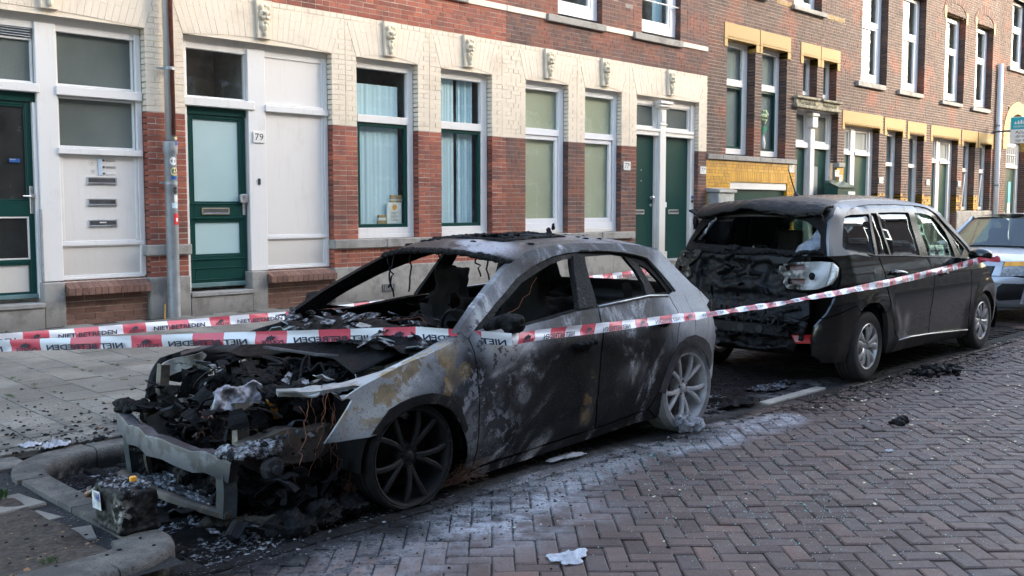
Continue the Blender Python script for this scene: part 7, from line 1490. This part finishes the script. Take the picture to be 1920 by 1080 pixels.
def spl(P, name, mat, th=.03, res=.04, push=.0, par=scar, dep=None):
    m = plate(P, lambda s, w: (lambda q: (q[0] + (dep(s, w) if dep else 0), q[1], q[2]))(sfront(s, w, push)), lambda s, w: (1, 0, 0), th, res); m.f = [q[::-1] for q in m.f]; return autosmooth(m.build(name, mat, par), 40)
bmp = spl([(-1,.24),(-.98,.64),(-.7,.665),(0,.655),(.7,.665),(.98,.64),(1,.24),(.6,.19),(-.6,.19)], 'front_bumper', M_sp, res=.05)
for s0 in (-1, 1): spl([(s0*.97,.57),(s0*.58,.57),(s0*.50,.52),(s0*.48,.36),(s0*.52,.33),(s0*.97,.36)], 'bumper_insert', M_bplast, push=.012, par=bmp); spl([(s0*.86,.55),(s0*.64,.55),(s0*.60,.48),(s0*.60,.38),(s0*.86,.38)], 'fog_recess', M_black, push=.014, par=bmp, th=.02)
spl([(-.40,.57),(.40,.57),(.36,.34),(-.36,.34)], 'lower_grille', M_bplast, push=.010, par=bmp); spl([(-.98,.245),(.98,.245),(.98,.225),(-.98,.225)], 'bumper_strip', M_silv, push=.012, par=bmp)
gr = spl([(-.42,.80),(.42,.80),(.36,.675),(-.36,.675)], 'grille', M_bplast, push=.006); m = MB()
for k in range(5): m.tube([sfront(-.38 + .76 * t / 10, .695 + k * .022, .010) for t in range(11)], .004, 5)
m.build('grille_bar', M_dgrey, gr, kind='stuff'); spl([(-.60,.86),(-.42,.84),(-.44,.665),(.44,.665),(.42,.84),(.60,.86),(.45,.875),(0,.87),(-.45,.875)], 'nose_panel', M_sp, push=.002) if False else None
spl([(-.43,.865),(.43,.865),(.43,.802),(-.43,.802)], 'nose_panel', M_sp, push=.003); 
for s0 in (-1, 1):
    spl([(s0*.43,.80),(s0*.43,.862),(s0*.56,.87),(s0*.52,.67),(s0*.38,.672)], 'nose_side_panel', M_sp, push=.003)
    h_ = spl([(s0*.58,.865),(s0*.97,.875),(s0*.985,.80),(s0*.97,.675),(s0*.52,.675)], 'headlamp', simple('headlamp_glass', (.38, .40, .42), .08, .2, .5, 22), push=.010); spl([(s0*.58,.862),(s0*.96,.872),(s0*.97,.815),(s0*.565,.80)], 'indicator', M_orange, push=.016, par=h_, th=.01)
def shood(a, s):
    u = -.66 + 1.06 * a; return (u + (-.06 + .26 * abs(s) ** 2.4) * (1 - a) - .10 * a * (1 - s * s) , hS(max(u, -.5), .92) * s * .99, .875 + .15 * a ** .7 - .035 * s * s + .02 * (1 - s * s) * math.sin(a * 3.14))
def hood_mat():
    g = G('petal_dusted_silver'); p = g.obj(); n = g.noise(p, 9, 5, .65); c = g.mix(g.sm(n, .42, .62), (.44, .455, .48), (.40, .345, .32)); c = g.mix(g.sm(g.noise(p, 33, 3), .66, .70), c, (.60, .57, .48)); return g.done(c, .3, .3, None, Coat_Weight=.5)
M_hood = hood_mat(); MB().grid(lambda a, b: shood(a, -1 + 2 * b), 16, 20).build('bonnet', M_hood, scar, smooth=True)
wsf = lambda a, s: (.34 + .66 * a - .10 * (1 - s * s), (.79 - .17 * a) * s, 1.02 + .42 * a + .03 * (1 - s * s)); MB().grid(lambda a, b: wsf(a, -1 + 2 * b), 10, 16).build('windscreen', M_cgl, scar, smooth=True)
for sd in (-1, 1): MB().tube([wsf(t / 6, sd * 1.0) for t in range(7)], .035, 8).build('roof_pillar', M_sp, scar, smooth=True)
MB().grid(lambda a, b: (.98 + 1.8 * a - .10 * (1 - (2*b-1)**2) * (1 - a), .63 * (2 * b - 1), 1.455 + .05 * (1 - (2*b-1)**2) + .02 * math.sin(a * 3.14) - .05 * a * a), 14, 14).build('roof', M_hood, scar, smooth=True); MB().grid(lambda a, b: (2.78 + .42 * (1 - a), hS(3.0, .6) * (2 * b - 1) * (.8 + .2 * (1 - a)), .3 + 1.12 * a), 10, 10).build('tailgate', M_sp, scar, smooth=True)
m = MB()
for v0 in (-.1, .5): m.tube([(.30, v0, 1.03), (.32, v0 - .25, 1.05), (.36, v0 - .62, 1.07)], .010, 6)
m.build('wiper', M_bplast, scar, smooth=True); m = MB(); m.tube([(1.25, -.25, 1.52), (1.33, -.25, 1.60), (1.48, -.25, 1.68)], [.012, .006, .004], 6); m.build('antenna', M_bplast, scar, smooth=True); m = MB(); m.box(.4, 2.9, -.7, .7, .25, .32); m.box(.35, .6, -.7, .7, .32, .95); m.build('cabin_floor', M_cint, scar)
for v in (-.36, .36): seat(scar, 1.25, v, .42, 1.28, M_cint, .44, False, 3, .12, .03)
pp = MB().prism([(.44, -.42, 1.06), (.44, -.05, 1.06), (.60, -.05, 1.20), (.60, -.42, 1.20)], (0, 0, .004)) if False else None
mop = thing('parked_moped', 'dark moped parked against the facade behind the silver car', 'moped', (21.5, 10.5, .25)); m = MB(); m.tube([(0, .0, .35), (.45, .0, .30), (.75, 0, .55), (1.05, 0, .60)], [.10, .13, .16, .08], 10); m.tube([(-.10, 0, .25), (.12, 0, .80), (.16, 0, .98)], [.05, .06, .03], 8); m.tube([(.16, -.32, 1.0), (.16, .32, 1.0)], .018, 8); m.build('moped_body', M_bplast, mop, smooth=True)
MB().tube([(.5, -.12, .70), (1.05, -.02, .74)], [.10, .09], 10).build('saddle', M_black, mop, smooth=True)
for u in (-.15, 1.0): MB().lathe([(-.05, .12), (-.05, .20), (0, .225), (.05, .20), (.05, .12)], 24, 'y', (u, 0, .225)).build('wheel', M_rub, mop, smooth=True)
for s in (-1, 1): m = MB(); m.tube([(.16, s * .25, 1.0), (.10, s * .32, 1.18)], .008, 6); m.ball((.09, s * .34, 1.24), (.02, .07, .055), 12, 8); m.build('mirror', M_bplast, mop, smooth=True)
# ================================================================ barrier tape
M_tw = simple('tape_white', (.74, .74, .76), .35, var=.06, sc=3, Transmission_Weight=0.); M_trd = simple('tape_red', (.66, .095, .13), .35, var=.12, sc=3); M_tp = simple('tape_print', (.012, .013, .03), .5)
def ribbon(name, label, path, width, up, block, phase, mirror, parent_kind, text=True, tscale=1.0, slant=0, group='barrier tapes', tri=None):
    """path(t) -> point with t the length in metres; up(t) -> unit vector across"""
    L = parent_kind; root = thing(name, label, 'tape', (0, 0, 0), group); n = int(L / .03); bl = {}
    P = lambda s, q, off=0: (lambda c, u, d: c + u * (q * width) + d * off)(path(s), up(s), nrm(s))
    def nrm(s):
        t = (path(min(L, s + .02)) - path(max(0, s - .02))).normalized(); k = up(s).cross(t); k = k.normalized(); c = path(s)
        return k if k.dot(Vector((0, 0, 1.6)) - c) > 0 else -k
    edges = [0]; s = phase % block
    while s < L: edges.append(s); s += block
    edges.append(L)
    for i in range(len(edges) - 1):
        a, b = edges[i], edges[i + 1]
        if b - a < .004: continue
        idx = math.floor((a + b) / 2 / block - phase / block + 1000) ; red = idx % 2 == 0; k = max(2, int((b - a) / .025)); m = MB()
        m.grid(lambda u, v: P(min(L, max(0, a + (b - a) * u + slant * (v - .5))), v - .5 , .004 * math.sin(v * 5 + (a + (b - a) * u) * 2.1) + .005 * math.sin((a + (b - a) * u) * 6.3 + v * 4) + .002 * math.sin((a + (b - a) * u) * 23 + v * 9)), k, 4); m.build('red_block' if red else 'white_block', M_trd if red else M_tw, root, smooth=True)
        if text and idx % 4 in (0, 2) and b - a > block * .8:
            wd = 'NIET BETREDEN' if idx % 4 == 2 else 'POLITIE'; tw = (2.55 if idx % 4 == 2 else .72) * block * tscale; hh = width * (.46 if idx % 4 == 2 else .28)
            me = text_mesh(wd, 1, M_tp, None, shear=.12, bold=.03); xs = [v.co.x for v in me.vertices]; ys = [v.co.y for v in me.vertices]; cx, sx = (max(xs) + min(xs)) / 2, max(xs) - min(xs); y0, sy = min(ys), max(ys) - min(ys); mid = (a + b) / 2 + (.06 * block if idx % 4 == 0 else 0)
            for v in me.vertices:
                tx = (v.co.x - cx) / sx * tw * (-1 if mirror else 1); s_ = min(L, max(0, mid + tx)); q = -.49 + (v.co.y - y0) / sy * hh / width; v.co = P(s_ + slant * q, q, .0135)
            link('lettering', me, root)
            if idx % 4 == 0:
                m = MB(); fx = mid - (.27 if mirror else -.27) * block * 0 + (-.22 if not mirror else .22) * block * .0
                for k2 in range(4):
                    o = fx + (k2 - 1.5) * .012 - .02; pts = [(o - .004, -.22), (o + .006, -.20), (o + .022, .02 + .05 * (k2 % 2)), (o + .010, .10 + .08 * (k2 % 3)), (o + .004, -.02)]
                    m.add([P(s_, q * 1., .0135) for s_, q in pts], [(0, 1, 2, 3, 4)])
                m.build('flame_emblem', M_tp, root, kind='stuff')
    return root
def polypath(pts, sag=()):
    V = [Vector(p) for p in pts]; ls = [(V[i+1] - V[i]).length for i in range(len(V)-1)]; tot = sum(ls)
    def f(s):
        s = max(0, min(tot - 1e-6, s)); i = 0
        while s > ls[i]: s -= ls[i]; i += 1
        t = s / ls[i]; p = V[i].lerp(V[i+1], t); p.z -= (sag[i] if sag else 0) * 4 * t * (1 - t); return p
    return f, tot
A0, AM, MM_ = (1.20, 7.63, .70), (4.06, 3.90, .865), (11.28, 3.80, 1.045)
f1, t1 = polypath([A0, (3.72, 4.34, .885), (3.90, 4.10, .872), (4.06, 3.895, .855)], (.0, 0, 0)); ribbon('barrier_tape', 'red and white barrier tape stretched across the bare engine bay to the car mirror', f1, .072, lambda s: Vector((0, 0, 1)), .19, .165, True, t1)
f2, t2 = polypath([(4.06, 3.895, .855), (4.30, 3.885, .862), MM_], (0, .075)); 
def up2(s):
    k = min(1, max(0, (s - .5) / 1.6)); a = .25 + .9 * k * (1 - min(1, max(0, (s - 3.4) / 2.4))); return Vector((0, math.sin(a), math.cos(a))).normalized()
def w2(s): return 1
f2b = f2
ribbon('barrier_tape', 'twisted red and white barrier tape running from the burnt car to the black car mirror', f2, .062, up2, .135, .05, True, t2, True, .8, .04)
m = MB(); m.grid(lambda a, b: (11.25 + .13 * math.sin(a * 6.3), 3.78 + .10 * math.cos(a * 6.3) - .06, 1.03 + .03 * b + .01 * math.sin(a * 9)), 24, 2); m.grid(lambda a, b: (11.32 + .30 * a, 3.74, 1.03 + .035 * b - .01 * math.sin(a * 7)), 10, 2); kn = thing('tape_knot', 'red end of barrier tape knotted round the black car mirror', 'tape', (0, 0, 0), 'barrier tapes'); m.build('knotted_end', M_trd, kn, smooth=True)
f3, t3 = polypath([(1.4, 8.5, .555), (5.6, 8.5, .525), (13.2, 8.5, .72)], (0, .0)); ribbon('barrier_tape', 'red and white barrier tape low over the pavement behind the burnt car', f3, .085, lambda s: Vector((0, .35, .94)).normalized(), .21, .02, False, t3, True, .95)
# ================================================================ battery, rubble and litter
bat = thing('car_battery', 'charred car battery with a torn label standing on the kerb corner', 'battery', (2.06, 4.475, .122)); bat.rotation_euler = (0, 0, R_(-2))
def bat_mat():
    g = G('charred_battery'); p = g.obj(); n = g.noise(p, 22, 6, .65); c = g.mix(g.sm(n, .46, .60), (.007, .007, .007), (.03, .03, .028)); c = g.mix(g.mul(g.blob(p, (.09, -.03, .08), .05, .8), g.sm(n, .4, .6)), c, (.16, .085, .035)); c = g.mix(g.mul(g.blob(p, (-.09, -.13, .10), .05, .8), g.sm(n, .45, .55)), c, (.30, .29, .26)); return g.done(c, .55, 0, g.bump(n, .012, .9), Specular_IOR_Level=.10)
M_bat = bat_mat(); m = MB(); m.cbox(-.088, .088, -.152, .152, .018, .185, .008); m.cbox(-.097, .097, -.160, .160, 0, .020, .006); o_ = m.build('battery_case', M_bat, bat); remesh_displace(o_, .007, .008, 20, 2); o_.data.polygons.foreach_set('use_smooth', [True] * len(o_.data.polygons))
m = MB(); rq = random.Random(17)
for i in range(26): m.ball((rq.uniform(-.08, .08), rq.uniform(-.14, .14), .183), (rq.uniform(.012, .03), rq.uniform(.012, .035), rq.uniform(.008, .03)), 8, 6, jit=.3, seed=i)
remesh_displace(m.build('melted_lid', M_ashy, bat, smooth=True), .008, .008, 30, 5)
lb_ = MB().add([(-.101, .03, .08), (-.101, .13, .075), (-.101, .135, .16), (-.101, .045, .165)], [(0, 3, 2, 1)]).build('label_remnant', simple('singed_label', (.42, .43, .42), .5, var=.5, sc=18), bat)
lt = link('lettering', text_mesh('VAR', .05, simple('label_blue', (.01, .03, .25), .5), .062, bold=.0008), lb_, (-.1025, .075, .135)); lt.rotation_euler = (R_(90), 0, R_(-90)); MB().add([(-.102, .114, .125), (-.102, .128, .124), (-.102, .124, .146), (-.102, .116, .147)], [(0, 3, 2, 1)]).build('yellow_mark', M_yel, lb_); MB().cbox(.02, .05, -.02, .0, .20, .225, .004).build('terminal_cap', M_orange, bat)
m = MB(); m.tube([(-.07, .13, .17), (-.09, .20, .12), (-.05, .30, .12), (.02, .42, .03)], [.012, .014, .012, .012], 8); cbl = m.build('burnt_cable', M_rail, bat, smooth=True); MB().tube([(-.085, .19, .125), (-.088, .225, .115)], .017, 8).build('copper_end', M_copper, bat, smooth=True)
def crumple(name, label, cat, loc, rx, ry, h, mat, seed, group=None, n=16):
    rn = random.Random(seed); ph = [rn.uniform(0, 6) for _ in range(4)]
    def f(a, b):
        x, y = (a - .5) * 2, (b - .5) * 2; k = 1 + .25 * math.sin(3 * math.atan2(y, x) + ph[0]) + .12 * math.sin(7 * math.atan2(y, x) + ph[1]); r = math.hypot(x, y); sc = max(abs(x), abs(y)) / (r + 1e-6); return (rx * x * sc * k, ry * y * sc * k, h * (.25 + .75 * abs(mnoise.fractal(Vector((x * 2.2 + seed, y * 2.2, 0)), .8, 2, 4))) * (1.2 - .7 * r * sc))
    o = MB().grid(f, n, n).build(name, mat, None, smooth=True); o.location = loc; so = o.modifiers.new('s', 'SOLIDIFY'); so.thickness = .003; return tag(o, label, cat, group)
M_foil = simple('crumpled_alloy_sheet', (.40, .41, .44), .55, .15, .35, 26, .006)
crumple('foil_scrap', 'pale crumpled metal scrap lying alone on the road bricks in front', 'scrap', (3.40, 2.90, .004), .10, .075, .035, M_foil, 4)
crumple('foil_scrap', 'two lobed pale foil scrap on the pavement left of the wreck', 'scrap', (2.43, 6.23, .128), .085, .05, .07, M_foil, 9); crumple('foil_scrap', 'thin torn foil strip on the pavement beside the larger foil', 'scrap', (2.33, 6.35, .13), .06, .045, .05, M_foil, 13)
crumple('metal_scrap', 'grey scorched strip of sheet metal on the soot behind the rear wheel', 'scrap', (7.95, 4.42, .006), .34, .10, .06, M_ashy, 21); crumple('metal_scrap', 'folded sooty lump of sheet on the bay edge behind the rear wheel', 'scrap', (7.05, 4.24, .006), .22, .12, .10, M_char, 24); crumple('metal_scrap', 'light flake of alloy by the front door sill on the ash', 'scrap', (4.80, 4.12, .006), .16, .05, .03, M_foil, 26); crumple('metal_scrap', 'small bright chip of alloy far out on the bricks', 'scrap', (6.4, 2.7, .004), .03, .02, .015, M_foil, 29)
def heap(name, label, loc, n, sx, sy, sz, mat, seed, vox=.012, disp=.014, sc=20, r=(.015, .05)):
    rn = random.Random(seed); m = MB()
    for i in range(n): q = rn.gauss(0, .45), rn.gauss(0, .45); m.ball((q[0] * sx, q[1] * sy, sz * .4 * max(0, 1 - q[0]**2 - q[1]**2)), (rn.uniform(*r), rn.uniform(*r), rn.uniform(r[0], r[1]) * .7), 7, 5, jit=.35, seed=seed + i)
    o = m.build(name, mat, None, smooth=True); remesh_displace(o, vox, disp, sc, seed); o.location = loc; o.data.polygons.foreach_set('use_smooth', [True] * len(o.data.polygons)); return tag(o, label, 'debris')
heap('charred_heap', 'black heap of charred scraps on the road by the people carrier', (9.80, 3.68, .01), 60, .34, .22, .10, M_char, 31); heap('charred_heap', 'small lone black lump on the road right of the ash patch', (7.3, 3.0, .005), 12, .08, .05, .03, M_char, 35)
fm = MB(); rq = random.Random(3)
for k in range(22): fm.ball((2.48 + .017 * k, 4.46 - .018 * k + .02 * math.sin(k), .035), (.05, .045, .035), 8, 6, jit=.2, seed=k)
fo = fm.build('burnt_foam_strip', char_mat('singed_foam', (.055, .050, .038), 1, 34, .95, (.15, .135, .10)), None, smooth=True); remesh_displace(fo, .010, .012, 30, 4); tag(fo, 'strip of singed brownish foam lying in the soot before the front wheel', 'foam')
gt = MB().grid(lambda a, b: (2.30 + .75 * a, 4.78 - .62 * a + .16 * b - .08, .022 + .012 * math.sin(b * 3.14) + .008 * mnoise.noise(Vector((a * 6, b * 3, 0)))), 26, 6).build('melted_mat', M_char, None, smooth=True); tag(gt, 'flat melted black plastic sheet lying below the foam strip', 'debris')
rad = thing('fallen_radiator', 'ash covered radiator lying flat under the crash beam', 'radiator', (2.72, 4.95, .05)); m = MB()
for k in range(22): m.box(-.16 + k * .0145, -.155 + k * .0145, -.46, .42, .01 + .006 * math.sin(k), .045 + .006 * math.sin(k * 1.7))
m.build('cooling_fin', M_ashy, rad, kind='stuff'); MB().cbox(-.18, .17, -.48, .44, -.012, .008, .004).build('radiator_core', M_char, rad)
for x_ in (-.18, .165): MB().cbox(x_ - .012, x_ + .012, -.49, .45, -.01, .055, .005).build('frame_rail', M_ashy, rad)
# ash and soot heap under the car
def ashf(a, b):
    x, y = 2.22 + 1.55 * a, 4.02 + 1.92 * b; e = min(1, 5 * min(a, 1 - a)) * min(1, 6 * min(b, 1 - b)); return (x, y, .002 + e * (.020 + .06 * math.exp(-((x - 2.75) / .35) ** 2 - ((y - 4.95) / .5) ** 2) + .045 * abs(mnoise.fractal(Vector((x * 6, y * 6, 4)), .8, 2, 5)) + .012 * mnoise.noise(Vector((x * 40, y * 40, 1)))) - (1 - e) * .01)
def ash_mat():
    g = G('ash_bed'); p = g.pos(); n = g.noise(p, 34, 6, .7); n2 = g.noise(p, 4.2, 5, .6); c = g.mix(g.mul(g.sm(n, .50, .60), g.sm(n2, .43, .58)), (.005, .005, .005), (.30, .305, .32)); return g.done(c, .9, 0, g.bump(n, .015), Specular_IOR_Level=.08)
M_ash = ash_mat(); MB().grid(ashf, 110, 130).build('ash_bed', M_ash, None, smooth=True, kind='stuff')
def ashf2(a, b):
    x, y = 5.75 + 1.75 * a, 4.22 + 1.2 * b; e = min(1, 4 * min(a, 1 - a)) * min(1, 5 * min(b, 1 - b)); return (x, y, -.002 + e * (.010 + .030 * abs(mnoise.fractal(Vector((x * 7, y * 7, 14)), .8, 2, 5)))- (1 - e) * .01)
MB().grid(ashf2, 80, 60).build('ash_bed', M_ash, None, smooth=True, kind='stuff')
# loose bits: soot crumbs, glass grains, petals, ash flakes
def scatter(name, mat, n, seed, spot, size, flat=.5, shape='chunk', zoff=0.):
    rn = random.Random(seed); m = MB()
    for i in range(n):
        x, y = spot(rn)
        z = (side_z(y) + .014 if y > 6.22 else (.122 if (x < 2.15 and y > 3.95) else .002)) + zoff
        if 6.0 < y <= 6.22: z = .122
        s = size[0] + (size[1] - size[0]) * rn.random() ** 2.2; s *= 1.7 if rn.random() < .04 else 1; a = rn.uniform(0, 6.28); ca_, sa_ = math.cos(a), math.sin(a); h = s * flat; t = rn.uniform(.5, 1)
        q = [(s, 0), (.1 * s, .8 * s * t), (-.9 * s, .2 * s), (-.1 * s, -.8 * s)]
        q = [(x + u * ca_ - v * sa_, y + u * sa_ + v * ca_) for u, v in q]
        if shape == 'leaf': m.add([(p[0], p[1], z + .002 + h * rn.random()) for p in q], [(0, 1, 2), (0, 2, 3)])
        else: m.add([(p[0], p[1], z) for p in q] + [(x + (p[0] - x) * .6, y + (p[1] - y) * .6, z + h * rn.uniform(.6, 1)) for p in q], [(4, 5, 6, 7), (0, 1, 5, 4), (1, 2, 6, 5), (2, 3, 7, 6), (3, 0, 4, 7)])
    return m.build(name, mat, None, kind='stuff')
def sp_side(rn):
    if rn.random() < .82:
        c = rn.choice(((2.6, 6.4), (3.1, 6.5), (3.4, 6.35), (2.3, 6.9), (2.9, 7.2), (4.0, 6.5), (2.5, 6.3))); return c[0] + rn.gauss(0, .28), max(6.23, c[1] + rn.gauss(0, .25))
    return rn.uniform(1.5, 6), 6.3 + abs(rn.gauss(0, 1.3))
scatter('soot_crumbs', M_char, 950, 1, sp_side, (.003, .020)); scatter('soot_crumbs', M_char, 1300, 2, lambda rn: (rn.uniform(2.2, 11.5), 3.98 - abs(rn.gauss(0, .45))), (.003, .012)); scatter('soot_crumbs', M_char, 160, 8, lambda rn: (rn.uniform(3, 12), rn.uniform(1.2, 3.6)), (.004, .018)); scatter('soot_crumbs', M_char, 350, 9, lambda rn: (rn.gauss(9.7, .8), 3.7 + rn.gauss(0, .22)), (.004, .022))
scatter('soot_crumbs', M_char, 120, 14, lambda rn: (rn.uniform(1.4, 2.15), rn.uniform(4.1, 6.1)), (.004, .014))
scatter('ash_flakes', M_ashy, 420, 3, lambda rn: (rn.uniform(2.3, 3.7), rn.uniform(3.75, 5.6)), (.004, .014), .4, zoff=.02); scatter('ash_flakes', M_ashy, 150, 4, lambda rn: (rn.uniform(3.5, 8), 3.9 + rn.gauss(0, .3)), (.004, .014), .4)
M_grain = simple('green_glass_grain', (.30, .48, .45), .12, var=.3, sc=40, spec=.8)
def sp_glass(rn):
    c = rn.choice(((5.0, 3.4, .7, .25), (5.6, 2.9, .8, .4), (6.3, 3.0, .7, .4), (5.2, 2.2, .6, .4), (4.6, 2.5, .5, .4), (6.6, 2.3, .7, .3), (7.4, 2.9, .8, .4), (5.3, 3.75, .4, .08))); return rn.gauss(c[0], c[2]), rn.gauss(c[1], c[3])
def to_joint(sp):
    def f(rn):
        x, y = sp(rn)
        if rn.random() < .35: return x, y
        u, v = (x - y) * .70711, (x + y) * .70711          # along the two brick directions
        if rn.random() < .5: u = round(u / A_) * A_ + rn.gauss(0, .004)
        else: v = round(v / A_) * A_ + rn.gauss(0, .004)
        return (u + v) * .70711, (v - u) * .70711
    return f
scatter('glass_grains', M_grain, 4200, 5, to_joint(sp_glass), (.0022, .0045), .9); scatter('glass_grains', M_grain, 200, 6, lambda rn: (rn.gauss(2.9, 1), rn.uniform(6.2, 7.6)), (.003, .012), .2)
M_pet = simple('fallen_petal', (.62, .56, .36), .7, var=.25, sc=30); M_lfy = simple('fallen_leaf', (.17, .09, .035), .7, var=.4, sc=20)
scatter('petals', M_pet, 750, 7, lambda rn: (rn.uniform(7, 13.5), rn.uniform(1.5, 4.0)), (.006, .017), .6, 'leaf'); scatter('petals', M_pet, 90, 11, lambda rn: (rn.uniform(3.5, 8), rn.uniform(1.3, 3.4)), (.006, .015), .6, 'leaf'); scatter('fallen_leaves', M_lfy, 46, 12, lambda rn: (rn.uniform(1, 7), rn.uniform(6.4, 10.5)), (.010, .026), .4, 'leaf'); scatter('fallen_leaves', M_lfy, 160, 13, lambda rn: (rn.uniform(.6, 1.9), rn.uniform(4.1, 5.3)), (.005, .015), .6, 'leaf', .02)
# weeds and moss
M_weed = simple('weed_leaf', (.045, .095, .018), .6, var=.5, sc=30)
def weeds(spots, seed):
    rn = random.Random(seed); m = MB()
    for x, y, z, n, s in spots:
        for i in range(n):
            a = rn.uniform(0, 6.28); r = rn.uniform(0, s); px, py = x + r * math.cos(a), y + r * math.sin(a); h = rn.uniform(.4, 1) * s * .6; w = s * rn.uniform(.06, .13); b = rn.uniform(0, 6.28)
            m.add([(px, py, z), (px + w * math.cos(b), py + w * math.sin(b), z + h * .6), (px + w * 1.4 * math.cos(b + .5), py + w * 1.4 * math.sin(b + .5), z + h), (px + w * .4 * math.cos(b + 1.8), py + w * .4 * math.sin(b + 1.8), z + h * .6)], [(0, 1, 2), (0, 2, 3)])
    return m
weeds([(1.78, 5.42, .11, 220, .09), (1.70, 5.50, .11, 200, .10), (1.60, 5.36, .11, 160, .10), (1.95, 6.25, .125, 40, .05), (1.62, 4.25, .11, 60, .04)], 3).build('weeds', M_weed, None, kind='stuff')
rn = random.Random(8); weeds([(rn.choice([3.3, 3.6, 3.0, 2.7, 3.9, 4.2, 4.5]) + rn.gauss(0, .01), rn.uniform(7.4, 10.6), side_z(9), 26, .028) for _ in range(70)] + [(rn.uniform(6.5, 9.5), FY - .05, .285, 14, .03) for _ in range(16)], 5).build('pavement_moss', M_weed, None, kind='stuff')
